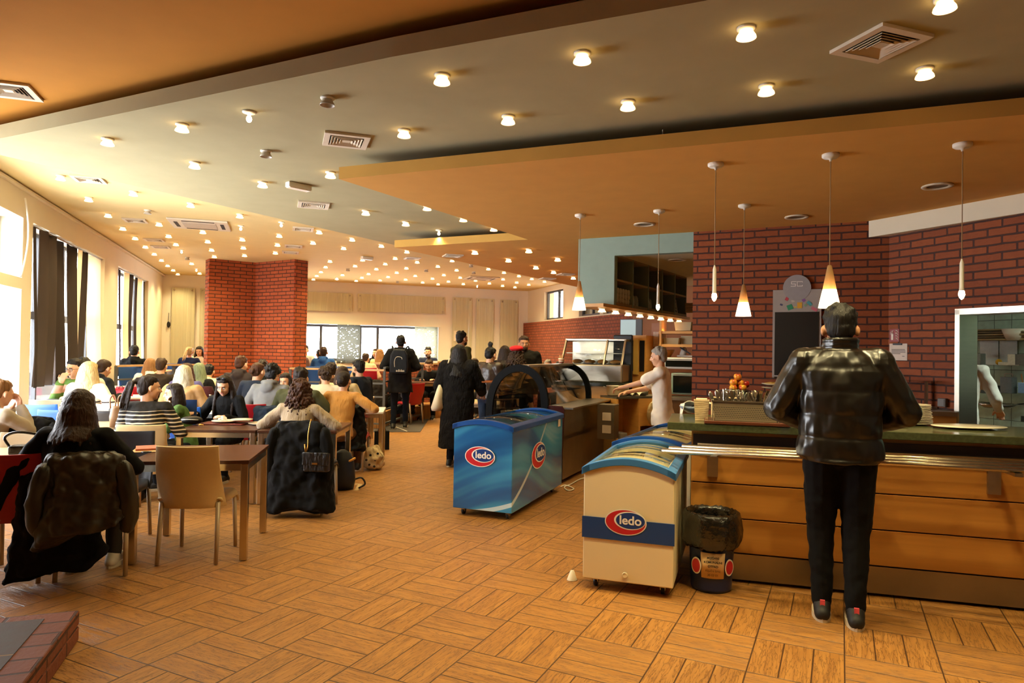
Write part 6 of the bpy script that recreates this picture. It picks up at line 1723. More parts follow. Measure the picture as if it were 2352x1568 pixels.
ch('black', 628, 937, 4, 'chair under the man in the grey hoodie, hung with a denim jacket')
ch('red', 797, 932, 2, 'red chair of the woman in the mustard sweater')
ch('black', 862, 880, -14, 'chair hung with dark coats beside the ramp')
ch('black', 925, 880, 5, 'dark chair behind the man with the backpack')
def plat_chair(kind, u, v, D, face, lb):
    p = atd(u, v, D); chair(kind, (p.x, p.y, .301), rad(face), lb)
plat_chair('blue', 311, 845, 12.75, 15, 'blue chair on the raised floor under the person in the black coat')
plat_chair('blue', 405, 835, 15.2, 15, 'blue chair on the raised floor left of the woman in navy')
plat_chair('blue', 716, 835, 14.6, 10, 'blue chair on the raised floor behind the rail')
plat_chair('blue', 800, 835, 15.0, 10, 'blue chair on the raised floor beside the bottle')
plat_chair('red', 843, 850, 14.2, 10, 'red chair on the raised floor at the end of the rail')
p = atd(938, 905, 14.0); chair('red', (p.x, p.y, 0), rad(60), 'small red chair glimpsed through the ramp railing')
for u, D, w, lb in ((345, 13.9, .8, 'table of the person in the black coat on the raised floor'), (450, 16.0, .9, 'table between the two women on the raised floor'), (735, 15.9, 1.6, 'table of the group by the far window'), (850, 15.6, 1.2, 'table with the clear bottle on the raised floor')):
    p = atd(u, 830, D); t_ = table(p.x, p.y, w, .7, rad(15), peach_top, lb, 'tables on the raised floor'); t_.location.z = .301
p = atd(975, 873, 14.4); t_ = table(p.x + .1, p.y, .9, .7, rad(5), walnut, 'table of the woman writing beside the ramp', None, h=.84)
p = atd(1130, 905, 10.6)
table(p.x - .1, p.y + .2, 1.0, .7, rad(-10), peach_top, 'pale table behind the standing group')
# ================================================================ PEOPLE IN THE HALL
F = fabric
blackf = F('black_cotton', '0F0F11', bu=.6); jeans = F('blue_jeans', '2A3850'); darkp = F('dark_trousers', '16161A')
leather = F('black_puffer_leather', '14110D', rough=.30, bs=6.5, bu=1.0, bd=.06, spec=.7, fine=False)
pile = F('black_curly_pile', '0E0B0A', bs=45, bu=1.0, bd=.02, rough=.95)
knit_m = F('mustard_knit', 'B67E38', bs=9, bu=.7, sheen=.2, ribs=1); knit_b = F('beige_knit', 'A39078', bs=9, bu=.7, sheen=.2, ribs=1)
white_s = mat('trainer_white', 'CFC4B2', .5)
# the man at the counter
man = person('man in a black leather puffer jacket and black joggers standing at the counter', 1930, 703, 3.95, -21, 'stand', lean=1, hpi=14, hy=0, top=('coat', leather), legs=F('black_jogger', '0B0B0D', bs=5), hair=('short', 'black'), skin='m', vx=.008, t=.036, hem=.02, flare=-.01, collar=True, wr=.012, tw=1.14, fx=.08, quilt=True,
    hands=((-.15, .20, 1.05), (.15, .20, 1.05)), elbow=(1.0, -.5, -.55), wide=1.04, step=(.03, -.03), shoes=mat('black_trainer', '161414', .6, var=.2))
R_ = man['root']
for k in (-1, 1):                       # pink heel tabs
    a = man['an'][k]; b = MB(); b.box(a.x - .012, a.x + .012, a.y - .062, a.y - .05, .06, .115); b.obj('heel_tab', mat('coral_tab', 'D9505A', .6), R_)
# woman seated nearest, in black
g = person('woman with straight brown hair in a black shirt, nearest at the left, seen from behind', 186, 895, 4.42, 8, 'sit', lean=10, hpi=18, hair=('long', 'brown'), hl=.26, top=('jacket', blackf), legs=F('grey_trouser', '3A3632'), shoes=white_s, vx=.009, hands=((-.50, .02, .42), (.20, .36, .76)), elbow=(.75, -.4, -.5), wide=1.05)
person('woman in a striped black sweater with a ponytail, looking back over her shoulder', 345, 862, 6.45, 10, 'sit', lean=8, hy=-62, hpi=4, hr=-6, hair=('pony', 'dark'), top=('sweater', striped('black_white_stripe', '17120F', 'D9CBB4', .040, .32, -2, .965)), facef=True, vx=.009, hands=((-.14, .34, .78), (.20, .34, .80)), skin='l')
tw_ = person('woman in a black turtleneck with sunglasses on her head, looking down at her tray', 515, 862, 7.75, 172, 'sit', lean=14, hpi=22, hy=8, hair=('long', 'dark'), hl=.40, top=('turtle', F('black_rib', '121214', bs=20)), facef=True, vx=.009, hands=((-.14, .34, .78), (.26, .36, .82)))
person('person in a beige hoodie cut off by the picture edge, holding a phone', 4, 872, 5.9, -25, 'sit', lean=14, hpi=10, hair=('short', 'lbrown'), top=('hoodie', F('beige_fleece', 'A89A88')), hood=True, hands=((-.1, .30, 1.0), (.08, .28, 1.02)), vx=.010)
person('person in a green patterned jacket resting a chin on one hand', 398, 880, 7.3, 120, 'sit', lean=16, hpi=6, hair=('long', 'dark'), hl=.2, top=('jacket', F('green_camo', '4E6A34', var=.6, bs=18)), facef=True, hands=((-.05, .22, .98), (.2, .3, .78)), vx=.011)
person('woman with very long blonde hair and a beige coat seen from behind', 424, 838, 8.55, 4, 'sit', lean=10, hpi=6, hair=('long', 'ash'), hl=.62, top=('coat', F('camel_coat', 'B0895C')), t=.026, vx=.011)
person('woman with glasses and a green and pink sweater facing the camera', 171, 823, 8.8, 184, 'sit', lean=10, hpi=8, hy=-14, hair=('pony', 'black'), top=('sweater', striped('green_pink', '557A2E', 'C99A84', .22, .45)), facef=True, glasses=True, hands=((-.1, .32, .80), (.06, .30, .98)), vx=.011)
person('blonde woman in a white top with dark stripes on the left', 207, 830, 8.2, -4, 'sit', lean=10, hpi=8, hair=('long', 'blonde'), hl=.38, top=('sweater', striped('white_dark_stripe', 'E6DCCC', '2A1C18', .055, .30, -2, .86)), vx=.011, hands=((-.2, .34, .77), (.34, .30, .78)))
person('dark-haired person hidden behind the blonde woman in stripes', 192, 822, 9.1, 30, 'sit', lean=12, hpi=10, hair=('short', 'black'), top=('shirt', F('pale_shirt', 'D8C8B8')), vx=.016)
person('person in a black hoodie with a small bun, bent over by the windows', 240, 826, 9.9, -20, 'sit', lean=22, hpi=18, hair=('bun', 'brown'), top=('hoodie', F('black_hoodie', '17181C')), hood=True, vx=.014)
person('person in a black coat sitting alone on the raised floor by the windows', 309, 794, 12.9, 20, 'sit', lean=6, hpi=6, ground=.30, hair=('short', 'black'), top=('coat', blackf), hood=True, vx=.016)
person('woman with long light brown hair and a white hoodie', 345, 822, 11.6, 30, 'sit', lean=10, hair=('long', 'lbrown'), hl=.30, top=('hoodie', F('white_fleece', 'DCCFC0')), hood=True, vx=.015)
person('brown-haired man in a dark brown blazer seen from behind', 372, 823, 11.3, 0, 'sit', lean=8, hpi=8, hair=('short', 'brown'), top=('jacket', F('brown_blazer', '2C221B')), vx=.014, wide=1.08)
person('person with reddish brown hair partly behind the long blonde hair', 430, 833, 9.7, 0, 'sit', lean=8, hair=('long', 'auburn'), hl=.3, top=('sweater', F('violet_knit', '5A5480')), vx=.014)
person('person with faded green hair in black', 458, 833, 10.8, 8, 'sit', lean=10, hpi=4, hair=('long', 'green'), hl=.34, top=('jacket', blackf), vx=.014)
person('boy in a pale shirt leaning on the table before the column', 481, 837, 11.9, 10, 'sit', lean=26, hpi=12, hair=('short', 'black'), top=('shirt', F('ivory_shirt', 'E0C8A0')), hands=((-.28, .36, .80), (.28, .36, .80)), vx=.015)
person('blonde woman in a navy top on the raised floor, seen from behind', 436, 796, 14.9, 6, 'sit', lean=8, ground=.30, hair=('pony', 'blonde'), top=('tee', F('navy_top', '1C2342')), sleeve='short', vx=.016)
person('dark-haired woman in a white top on the raised floor, facing the camera', 458, 795, 16.2, 190, 'sit', lean=8, hpi=12, ground=.30, hair=('bob', 'dark'), top=('tee', F('white_tee', 'DED4C8')), facef=True, vx=.016, sleeve='short')
person('ginger-haired man in a dark brown hoodie before the brick column', 556, 818, 11.2, 6, 'sit', lean=18, hpi=8, hy=-28, hair=('short', 'auburn'), top=('hoodie', F('brown_hoodie', '2E2628')), hood=True, vx=.014, wide=1.08)
person('person with a low bun and a navy jacket', 594, 833, 9.7, -4, 'sit', lean=14, hpi=10, hy=-20, hair=('bun', 'auburn'), top=('jacket', F('navy_jacket', '232B3C')), vx=.013)
person('dark-haired person just behind the low-bunned one', 604, 826, 12.0, 10, 'sit', lean=10, hair=('short', 'dark'), top=('jacket', blackf), vx=.016)
person('curly-haired man in a grey hooded sweatshirt seen from behind', 627, 836, 8.75, -4, 'sit', lean=16, hpi=12, hair=('curly', 'black'), top=('hoodie', F('grey_marl', '6E6E6E', bs=9)), hood=True, vx=.010, wide=1.10, hands=((-.22, .34, .77), (.14, .36, .77)))
person('dark-haired woman facing the camera, mostly hidden by the grey hoodie', 655, 856, 9.6, 176, 'sit', lean=12, hpi=12, hair=('long', 'dark'), hl=.3, top=('sweater', F('taupe_knit', '7A6858')), facef=True, vx=.012)
person('man in an olive T-shirt leaning on his bare forearms', 692, 845, 8.15, -6, 'sit', lean=22, hpi=10, hair=('short', 'dark'), top=('tee', F('olive_tee', '4A4A30', bs=9)), sleeve='short', vx=.010, wide=1.16, hands=((-.10, .34, .79), (.12, .34, .79)), elbow=(1, -.1, -.5))
person('woman with long curly dark hair and a beige knitted sweater seen from behind', 692, 872, 6.78, -2, 'sit', lean=14, hpi=14, hair=('curlylong', 'auburn'), hl=.36, top=('sweater', knit_b), vx=.009, hands=((-.19, .28, .78), (.19, .28, .78)), elbow=(1.2, -.2, -.6))
person('person with short curly brown hair and a white sweater', 748, 842, 9.4, 2, 'sit', lean=16, hpi=10, hy=24, hair=('curly', 'brown'), top=('sweater', F('white_sweat', 'DDD0B8')), vx=.012)
person('person with a dark crop half hidden behind the curly-haired one in white', 758, 833, 11.2, 60, 'sit', lean=10, hair=('short', 'dark'), top=('jacket', F('brown_knit', '3C2820')), vx=.015)
person('woman with long straight brown hair behind the one in mustard', 787, 840, 10.0, 10, 'sit', lean=10, hair=('long', 'brown'), hl=.36, top=('sweater', F('cream_knit', 'C8B48C')), vx=.013, hands=((-.28, .08, 1.0), (.2, .3, .77)))
person('woman in a mustard sweater with a low dark bun, seen from behind', 790, 852, 8.25, -3, 'sit', lean=12, hpi=8, hair=('bun', 'dark'), top=('sweater', knit_m), legs=F('tan_trousers', '6A4A2C'), vx=.010, hands=((-.2, .3, .78), (.26, .26, .79)), elbow=(1.2, -.3, -.6))
person('bearded man in a navy sweatshirt in profile beside the ramp', 822, 826, 10.6, 62, 'sit', lean=12, hpi=6, hair=('short', 'black'), beard='black', top=('sweater', F('navy_sweat', '1B2334')), facef=True, vx=.012, wide=1.05)
# raised floor by the far window
person('person in a cap on the raised floor beside the column', 687, 797, 15.9, 30, 'sit', lean=6, ground=.30, hair=('short', 'brown'), top=('jacket', F('plum_jacket', '5A4448')), vx=.018)
person('dark-haired person in a pale hoodie bending over by the column', 684, 810, 14.7, -20, 'sit', lean=26, hpi=14, ground=.30, hair=('short', 'black'), top=('hoodie', F('pale_hoodie', 'DCD2C6')), hood=True, vx=.016)
person('young man in a light grey hoodie facing the camera by the far window', 701, 793, 17.3, 186, 'sit', lean=4, ground=.30, hair=('short', 'dark'), top=('hoodie', F('light_grey', 'B8B2AA')), facef=True, vx=.016)
person('dark-haired person beyond the one in the blue hoodie', 733, 803, 16.9, 40, 'sit', lean=10, ground=.30, hair=('short', 'dark'), top=('jacket', F('grey_jacket', '6A6A70')), vx=.018)
person('person in a bright blue hoodie seen from behind at the far window', 744, 797, 14.8, 6, 'sit', lean=12, ground=.30, hair=('short', 'brown'), top=('hoodie', F('blue_hoodie', '2C5494')), hood=True, vx=.014, wide=1.1)
person('person in a beige puffer bent over a table by the far window', 841, 812, 14.9, 20, 'sit', lean=30, hpi=12, hy=-40, ground=.30, hair=('short', 'brown'), top=('jacket', F('beige_puffer', 'B49A7E')), t=.03, vx=.016)
person('woman with very long light brown hair by the far window', 873, 801, 16.1, 6, 'sit', lean=6, ground=.30, hair=('long', 'lbrown'), hl=.55, top=('sweater', F('cream_top', 'D8C090')), vx=.014)
person('dark-clothed woman facing her long-haired friend at the far window', 863, 800, 17.6, 160, 'sit', lean=6, ground=.30, hair=('long', 'brown'), hl=.3, top=('jacket', blackf), facef=True, vx=.018)
person('man in a navy top facing the camera beyond the low brick wall', 983, 797, 17.3, 178, 'sit', lean=6, ground=.25, hair=('short', 'black'), top=('sweater', F('navy_knit', '252C44')), facef=True, beard='dark', vx=.015)
person('woman in a black sweatshirt with a topknot writing at a table by the ramp', 985, 831, 14.9, 176, 'sit', lean=22, hpi=26, hair=('topbun', 'brown'), top=('sweater', blackf), facef=True, vx=.013, s=1.06, hands=((-.16, .34, .80), (.16, .30, .80)))
person('girl with long brown hair at a far table behind the fur coat', 1090, 822, 15.6, 170, 'sit', lean=6, hair=('long', 'brown'), hl=.35, top=('sweater', F('cream_top', 'D8C090')), facef=True, vx=.015)
person('smiling man in glasses and a grey beanie at a far table', 1259, 826, 15.4, 176, 'sit', lean=6, hair=('short', 'grey'), top=('jacket', blackf), beard='dark', facef=True, glasses=True, vx=.014)
person('dark-haired person behind the red and white cup', 1283, 830, 16.7, 150, 'sit', lean=6, hair=('short', 'black'), top=('jacket', blackf), vx=.018)
# standing
bkm = person('man in a black hooded coat with a dark backpack walking away', 921, 770, 13.1, 4, 'stand', lean=3, top=('coat', F('black_coat', '141214')), legs=F('dark_jeans', '151C2C'), hair=('short', 'black'), hem=.22, t=.034, hood=True, vx=.011, hands=((-.20, .24, 1.08), (.20, .24, 1.08)), wide=1.04, step=(-.10, .12, 0, .03), elbow=(.7, -.5, -.8), skin='m')
person('tall man in an olive sweatshirt in profile, looking to the side', 1062, 761, 12.6, -50, 'stand', lean=4, hair=('short', 'black'), beard='dark', top=('sweater', F('olive_sweat', '3F3C22')), facef=True, vx=.011, skin='m', wide=1.08)
fur = person('long-haired woman in a black curly fur coat with a white tote bag, holding a tray', 1056, 790, 8.95, -12, 'stand', lean=4, top=('coat', pile), legs=darkp, hair=('long', 'black'), hl=.36, hem=.62, t=.05, vx=.011, hands=((-.2, .10, .9), (.26, .34, 1.02)), wide=1.1)
person('woman with a topknot in a shearling leather jacket', 1128, 797, 10.0, -38, 'stand', lean=6, hair=('topbun', 'black'), top=('jacket', F('brown_leather', '33261F', rough=.35, spec=.6)), legs=jeans, facef=True, t=.03, vx=.011, hpi=12, hands=((-.12, .3, .98), (.16, .3, .98)))
person('dark-haired woman in black between the shearling jacket and the red beret', 1160, 793, 11.0, -10, 'stand', lean=3, hair=('long', 'dark'), hl=.24, top=('coat', blackf), vx=.014)
ber = person('curly-haired woman wearing a red beret', 1187, 812, 10.0, -14, 'stand', lean=3, hair=('curlylong', 'brown'), hl=.26, top=('coat', F('dark_coat', '1A1614')), vx=.012, hpi=8, s=.92)
person('bearded man in an open black parka facing the camera', 1204, 772, 11.4, 176, 'stand', lean=2, hy=10, hair=('short', 'brown'), beard='brown', top=('coat', F('black_parka', '17140F')), facef=True, hood=True, t=.036, vx=.011, wide=1.15, skin='m')
person('canteen worker in white uniform and hairnet reaching towards the heated display', 1512, 797, 8.15, 76, 'stand', lean=4, hpi=8, hair=('short', 'grey'), top=('shirt', F('white_uniform', 'F2E8D6', bs=6)), legs=F('white_trousers', 'E6D8BC', bs=5, bu=.8), sleeve='short', facef=True, vx=.010, hands=((-.06, .55, 1.17), (.10, .45, 1.12)), elbow=(.3, -.4, -.9), hem=.18, flare=.01, t=.022, wide=1.0)
person('worker with a shaved head standing behind the counter, hidden by the man in leather', 1977, 797, 5.9, 190, 'stand', lean=2, hair=('bald', 'grey'), top=('shirt', F('white_uniform', 'D9C6A0')), vx=.014, hands=((-.2, .15, .95), (.2, .15, .95)), facef=True)
q = inK(2230, 782, .75)
person('kitchen worker in white, half hidden by the hatch frame', 2212, 779, q.y, -50, 'stand', lean=10, hair=('short', 'grey'), top=('shirt', F('kitchen_white', 'CFCBC0', bs=5)), legs=F('kitchen_white', 'CFCBC0'), vx=.013, hands=((-.1, .3, 1.0), (.25, .35, 1.0)))
# beret, backpack, tote, glasses on head
C = ber['C']; b = MB(); b.ball(C + Vector((.0, -.03, .115)), (.115, .120, .048), RX(8)); b.ball(C + Vector((0, -.03, .09)), (.092, .105, .03)); tag(b.obj('beret', F('red_felt', 'B01820'), ber['root']), 'red beret', None)
b = MB()
N, H = bkm['N'], bkm['H']
b.prism([(-.15, .0), (.15, .0), (.165, .12), (.15, .34), (.10, .44), (-.10, .44), (-.15, .34), (-.165, .12)], lambda p, s: Vector((p[0], -.19 - .13 * s * (1 - .25 * p[1] / .44), 1.02 + p[1])))
bag = b.obj('backpack_body', F('navy_nylon', '10141E', rough=.6), None, bevel=.03)
mw_ = bkm['root'].matrix_basis
e = empty('backpack', bkm['loc'], rad(4), 'dark backpack with a pale zip line and white lettering on the walking man', 'backpack', sc=bkm['s']); bag.parent = e
b = MB(); b.tube([(-.07, -.318, 1.14), (-.075, -.31, 1.24), (-.05, -.302, 1.31), (.0, -.300, 1.325), (.05, -.302, 1.31), (.06, -.304, 1.28)], .005, 6); b.obj('zip_line', mat('zip_pale', 'C8C0B4', .5), e)
text('adidas', .062, _M['zip_pale'], e, 'lettering', .0006, .001, plane_M((.03, -.325, 1.075), (1, 0, 0), (0, 0, 1), (0, -1, 0)))
for k in (-1, 1): b = MB(); b.tube([(k * .09, -.2, 1.44), (k * .13, -.12, 1.50), (k * .15, .0, 1.50), (k * .16, .12, 1.36)], .016, 8); b.obj('strap', F('navy_nylon', '10141E'), e)
p = atd(1008, 930, 8.9); e = empty('tote_bag', p, rad(-12), 'white canvas tote bag hanging beside the black fur coat', 'bag')
b = MB(); b.loft([(Vector((.02, 0, .27)), Vector((.03, 0, 0)), Vector((0, .05, 0))), (Vector((0, 0, .1)), Vector((.06, 0, 0)), Vector((0, .10, 0))), (Vector((-.01, 0, -.03)), Vector((.09, 0, 0)), Vector((0, .13, 0))), (Vector((-.02, 0, -.07)), Vector((.07, 0, 0)), Vector((0, .11, 0)))], 20); b.obj('bag_body', F('canvas_white', 'D8C8AC'), e)
b = MB(); b.tube([(.02, .03, .25), (.08, .02, .45), (.14, .0, .62)], .01, 6); b.obj('strap', F('canvas_white', 'D8C8AC'), e)
# tray held by the woman in the fur coat
p = atd(1118, 878, 9.0); tr = MB(); tr.box(-.2, .2, -.14, .14, 0, .012); tr.box(-.2, .2, -.14, -.13, 0, .022); tr.box(-.2, .2, .13, .14, 0, .022)
tag(tr.obj('serving_tray', mat('orange_tray', 'A05A22', .4), None, loc=p, rz=rad(-10)), 'orange-brown tray carried by the woman in the fur coat', 'tray')
# ================================================================ COATS, BAGS AND TABLE THINGS
coat('dark olive bomber jacket hung over the nearest chair', F('olive_nylon', '262013', rough=.42, bs=9, bu=.7, bd=.03, spec=.5, fine=False), (-2.74, 4.50), rad(18), .43, .86, .36, .22, -.27, .07, 4, 3, 'hanging_jacket', True, .10)
coat('long black coat slipping off the nearest chair to the floor', blackf, (-2.98, 4.52), rad(26), .40, .72, .08, .35, -.20, .07, 5, 8, 'hanging_coat', False, .05)
coat('long black coat draped over a chair and almost touching the floor', F('black_wool', '09080A', sheen=.05), (-1.90, 6.44), rad(-2), .46, .87, .05, .52, -.28, .075, 6, 2, 'hanging_coat', True)
p = ctop(797, 932); coat('black down jacket on the back of the red chair', F('black_down', '12130F', rough=.5), (p.x, p.y + .25), rad(2), .44, .85, .28, .1, -.27, .05, 4, 5, 'hanging_jacket', False)
p = ctop(628, 937); coat('denim-blue jacket on the chair of the man in the grey hoodie', F('denim_dark', '26303F'), (p.x, p.y + .25), rad(4), .46, .85, .45, .2, -.26, .06, 4, 7, 'hanging_jacket', False)
p = ctop(862, 880); coat('dark brown coat hung on a chair beside the ramp', F('dark_brown_coat', '1E1813'), (p.x + .05, p.y + .22), rad(-14), .46, .90, .18, .25, -.26, .07, 6, 9, 'hanging_coat', True)
p = ctop(925, 880); coat('black coat hung on a chair behind the walking man', blackf, (p.x - .05, p.y + .22), rad(5), .46, .92, .20, .3, -.26, .07, 5, 10, 'hanging_coat', False)
p = ctop(30, 970); coat('black jacket on the chair at the picture edge', blackf, (p.x + .05, p.y + .22), rad(15), .5, .88, .4, .2, -.25, .07, 5, 12, 'hanging_jacket', True)
p = at(300, 935, .84); coat('black quilted jacket on the chair of the woman in the striped sweater', F('black_down', '12130F', rough=.5), (p.x, p.y + .2), rad(10), .46, .86, .3, .2, -.22, .07, 5, 14, 'hanging_jacket', True)
p = atd(378, 835, 13.2); coat('black coat heaped on a chair before the raised floor rail', blackf, (p.x, p.y), rad(10), .5, .95, .4, .2, -.22, .07, 5, 15, 'hanging_coat', False)
# handbag on the long black coat
e = empty('shoulder_bag', (-1.72, 6.02, .52), rad(-6), 'small quilted black bag on a gold chain hanging over the long black coat', 'bag')
b = MB(); b.box(-.115, .115, -.035, .035, -.09, .075); b.obj('bag_body', F('quilted_leather', '14110F', rough=.35, bs=30, spec=.6), e, bevel=.015)
b = MB(); b.box(-.12, .12, -.045, -.03, -.03, .085); b.obj('flap', F('quilted_leather', '14110F'), e, bevel=.008)
gold = mat('gold_metal', 'C8954A', .3, 1.0); b = MB(); b.box(-.025, .025, -.052, -.045, -.02, -.005); b.obj('clasp', gold, e)
b = MB(); b.tube([(-.10, 0, .07), (-.085, .0, .14), (-.09, .02, .25), (-.08, .05, .37)], .006, 6); b.tube([(-.10, -.01, .07), (-.115, .0, .15)], .006, 6); b.obj('chain', gold, e)
# black handbag on the pale table
p = at(52, 1048, .72); e = empty('handbag', (p.x, p.y + .08, .721), rad(20), 'small black leather handbag with a looped strap on the pale table', 'bag')
b = MB(); b.box(-.13, .12, -.05, .05, 0, .075); b.obj('bag_body', F('shiny_leather', '0E0D0D', rough=.2, spec=.8), e, bevel=.02)
b = MB(); b.tube([(-.13, 0, .06), (-.16, 0, .13), (-.08, .0, .165), (.08, -.01, .14), (.22, -.02, .11), (.26, -.04, .02)], .010, 8); b.obj('strap', F('shiny_leather', '0E0D0D'), e)
b = MB(); b.tube([(.10, -.05, .04), (.24, -.07, .02)], .012, 8); b.obj('strap_end', gold, e)
# dark backpack under the table, pale tote on the floor
p = at(785, 1128, 0); e = empty('backpack', (p.x - .02, p.y + .1, 0), rad(20), 'black backpack on the floor beside the table leg', 'backpack')
b = MB(); b.loft([(Vector((0, 0, z)), Vector((rx, 0, 0)), Vector((0, ry, 0))) for z, rx, ry in ((.005, .12, .08), (.1, .14, .10), (.3, .12, .09), (.40, .08, .06), (.43, .03, .03))], 20); b.obj('bag_body', F('black_nylon', '131316', rough=.5, spec=.5), e)
b = MB(); b.tube([(.12, 0, .10), (.20, -.02, .12), (.24, -.02, .05), (.17, -.03, .01)], .010, 8); b.obj('strap', F('black_nylon', '131316'), e)
b = MB(); b.cap((.06, -.1, .32), (.12, -.06, .34), .012, .012); b.obj('buckle', gold, e)
p = at(853, 1083, 0); e = empty('tote_bag', (p.x, p.y + .12, 0), rad(5), 'slumped pale tote bag with dark heart marks on the floor', 'bag')
b = MB(); rnd = random.Random(6); R = []
for z, r in ((.004, .10), (.06, .135), (.15, .13), (.22, .12), (.28, .085), (.30, .03)):
    R.append([Vector((r * math.cos(a) * (1 + .12 * math.sin(3 * a + z * 9)), r * .62 * math.sin(a) * (1 + .12 * math.cos(4 * a + z * 20)), z + .02 * math.sin(2 * a) * z / .3)) for a in [2 * PI * i / 24 for i in range(24)]])
b.rings(R); b.obj('bag_body', F('tote_canvas', 'CDB488', bs=12, bu=1.0), e, mods=(('sub', 'SUBSURF', {'levels': 2, 'render_levels': 2}),) + wrinkle(.07, .07))
for x, z in ((-.04, .08), (.03, .14), (-.03, .2), (.06, .22), (.02, .06), (-.08, .14)):
    b = MB(); b.ball((x, -.078 - .01 * (1 - abs(x) * 8), z), (.016, .006, .015), None, 10, 6); b.obj('heart_mark', mat('heart_ink', '1E1612', .8), e)
b = MB(); b.tube([(.08, -.05, .24), (.135, -.06, .18), (.12, -.07, .11)], .008, 6); b.obj('handle', F('tote_canvas', 'CDB488'), e)
p = at(872, 1035, 0); e = empty('shopping_bag', (p.x, p.y + .15, 0), rad(15), 'black paper bag with a cord handle behind the tote bag', 'bag')
b = MB(); b.box(-.11, .11, -.05, .05, 0, .28); b.obj('bag_body', blackf, e)
b = MB(); b.tube([(-.06, 0, .28), (-.03, 0, .36), (.03, 0, .36), (.06, 0, .28)], .005, 6); b.obj('handle', blackf, e)
# tray, plates, food, purse on the dark tables
p = at(520, 973, .72); e = tag(MB().box(-.22, .22, -.15, .15, 0, .012).obj('serving_tray', mat('red_brown_tray', '6A2418', .35), None, loc=(p.x, p.y + .02, .721), rz=rad(-2), bevel=.004), 'red-brown tray in front of the woman in the turtleneck', 'tray')
def plate(x, y, z, r, lb):
    o = MB().lathe([(.001, 0), (.6, 0), (1.0, .12), (1.0, .15), (.6, .04), (.001, .04)], 32).obj('dinner_plate', china, None, loc=(x, y, z)); o.scale = (r, r, .13); return tag(o, lb, 'plate')
plate(p.x - .03, p.y + .03, .734, .13, 'used plate with a crumpled napkin on the red-brown tray')
plate(p.x + .16, p.y + .0, .753, .11, 'empty plate overlapping the used one on the red-brown tray')
b = MB()
for i in range(9): b.ball((.05 * math.cos(i * 1.7) * .7, .035 * math.sin(i * 2.3), .012 + .012 * (i % 3)), (.026, .02, .015), RZ(40 * i), 8, 6)
tag(b.obj('crumpled_napkin', mat('napkin_white', 'EDE6DA', .9, bump=.8, bs=40), None, loc=(p.x - .07, p.y + .04, .752), mods=remesh(.006, 1)), 'crumpled white napkin on the used plate', 'napkin')
p = at(601, 975, .72); plate(p.x, p.y + .02, .721, .14, 'white plate on the dark table left of the curly-haired woman')
p = at(440, 975, .72); e = empty('pencil_case', (p.x, p.y, .721), rad(10), 'soft black pouch with pale trim and a gold chain on the dark table', 'pouch')
b = MB(); b.ball((0, 0, .045), (.11, .07, .045), None, 20, 12); b.obj('pouch_body', F('black_pouch', '121110', rough=.4), e)
b = MB(); b.tube([(-.10, -.03, .05), (-.03, -.065, .06), (.05, -.06, .055), (.10, -.02, .05)], .004, 6); b.obj('pale_trim', china, e)
b = MB(); b.tube([(.08, -.04, .01), (.12, -.06, .006), (.09, -.08, .006), (.14, -.09, .006)], .005, 6); b.obj('chain', gold, e)
p = at(333, 1035, .72); e = tag(MB().box(-.10, .10, -.14, .14, 0, .004).obj('paper_folder', mat('folder_tan', 'C9985A', .7), None, loc=(p.x, p.y + .05, .721), rz=rad(20)), 'tan folder on the dark table by the elbow of the seated woman', 'folder')
tag(MB().box(-.07, .07, -.10, .10, 0, .012).obj('booklet', mat('booklet_red', 'B9694E', .5, var=.5, vs=18), None, loc=(p.x - .03, p.y + .07, .727), rz=rad(28)), 'red and white booklet lying on the tan folder', 'booklet')
b = MB(); b.tube([(0, 0, .008), (.04, .02, .008), (.07, 0, .008), (.03, -.02, .008), (0, 0, .008)], .005, 6); tag(b.obj('eyeglasses', black_m, None, loc=(p.x + .04, p.y - .12, .722)), 'folded dark glasses near the edge of the dark table', 'glasses')
e = empty('handbag', at(268, 975, .45) * 0 + Vector((atd(268, 940, 6.7).x, 6.7, .72)), rad(15), 'tan leather bag with two looped handles beside the striped sweater', 'bag')
b = MB(); b.loft([(Vector((0, 0, z)), Vector((rx, 0, 0)), Vector((0, .05, 0))) for z, rx in ((0, .06), (.1, .065), (.18, .05), (.20, .04))], 16); b.obj('bag_body', mat('tan_leather', '9A7450', .45), e)
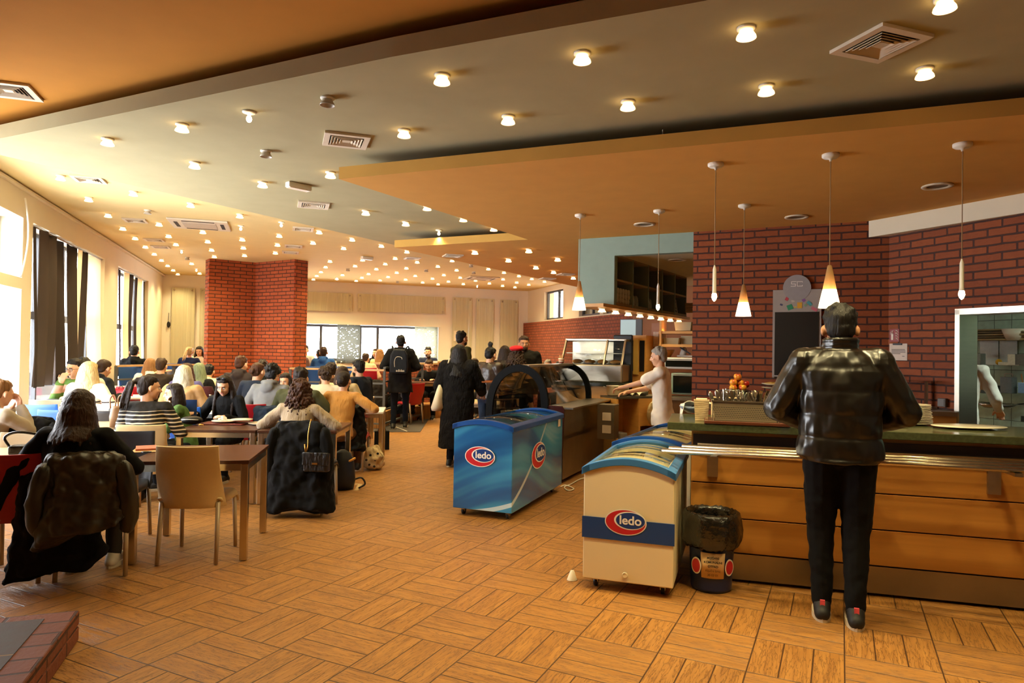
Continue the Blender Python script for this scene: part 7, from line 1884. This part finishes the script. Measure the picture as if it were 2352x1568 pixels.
for x in (-.035, .035): b = MB(); b.tube([(x - .02, 0, .18), (x - .025, 0, .27), (x, 0, .31), (x + .025, 0, .27), (x + .02, 0, .18)], .007, 8); b.obj('handle', _M['tan_leather'], e)
p = at(275, 909, .72); e = empty('handbag', (p.x, p.y, .721), 0, 'small black bag with a ring handle on the white table of red chairs', 'bag')
b = MB(); b.smooth = False; b.prism([(-.11, 0), (.11, 0), (.07, .09), (-.07, .09)], lambda q, s: Vector((q[0], .06 * s, q[1]))); b.obj('bag_body', blackf, e, bevel=.012)
b = MB(); b.tube([(.035 * math.cos(a), .03, .115 + .04 * math.sin(a)) for a in [2 * PI * i / 16 for i in range(17)]], .005, 6); b.obj('ring_handle', blackf, e)
for u, v, D, gz, h, r, lb in ((784, 846, 14.9, 1.02, .22, .035, 'clear water bottle on a table by the patterned blind'), (483, 893, 8.9, .72, .17, .03, 'small clear bottle on the beech table')):
    q = atd(u, v, D); e = empty('water_bottle', (q.x, q.y, gz + .003), 0, lb, 'bottle')
    MB().lathe([(.001, 0), (r, 0), (r, h * .68), (r * .4, h * .86), (r * .4, h * .93), (.001, h * .93)], 18).obj('bottle_body', case_glass, e)
    MB().lathe([(r * .45, h * .93), (r * .45, h), (.001, h)], 14).obj('cap', white_pl, e)
q = atd(477, 885, 9.2); e = empty('patterned_bag', (q.x, q.y, .72), rad(10), 'dark red flowered bag standing on the beech table', 'bag')
b = MB(); b.loft([(Vector((0, 0, z)), Vector((rx, 0, 0)), Vector((0, .06, 0))) for z, rx in ((0, .09), (.15, .10), (.26, .06))], 16); b.obj('bag_body', F('flower_print', '3A1518', var=.9, bs=30), e)
tag(MB().box(-.11, .11, -.002, .002, 0, .21).obj('blue_folder', mat('folder_blue', '1E3A6E', .5), None, loc=Vector((atd(428, 940, 7.5).x, 7.5, .722)), rz=rad(10)), 'upright dark blue folder beside the blue chair', 'folder')

b = MB(); C = tw_['C']; h_ = tw_['hp']
for k in (-1, 1): b.ball(h_(k * .034, .052, .115), (.028, .012, .020), tw_['HM'])
b.cap(h_(-.01, .055, .118), h_(.01, .055, .118), .003, .003); b.obj('sunglasses', black_m, tw_['root'])
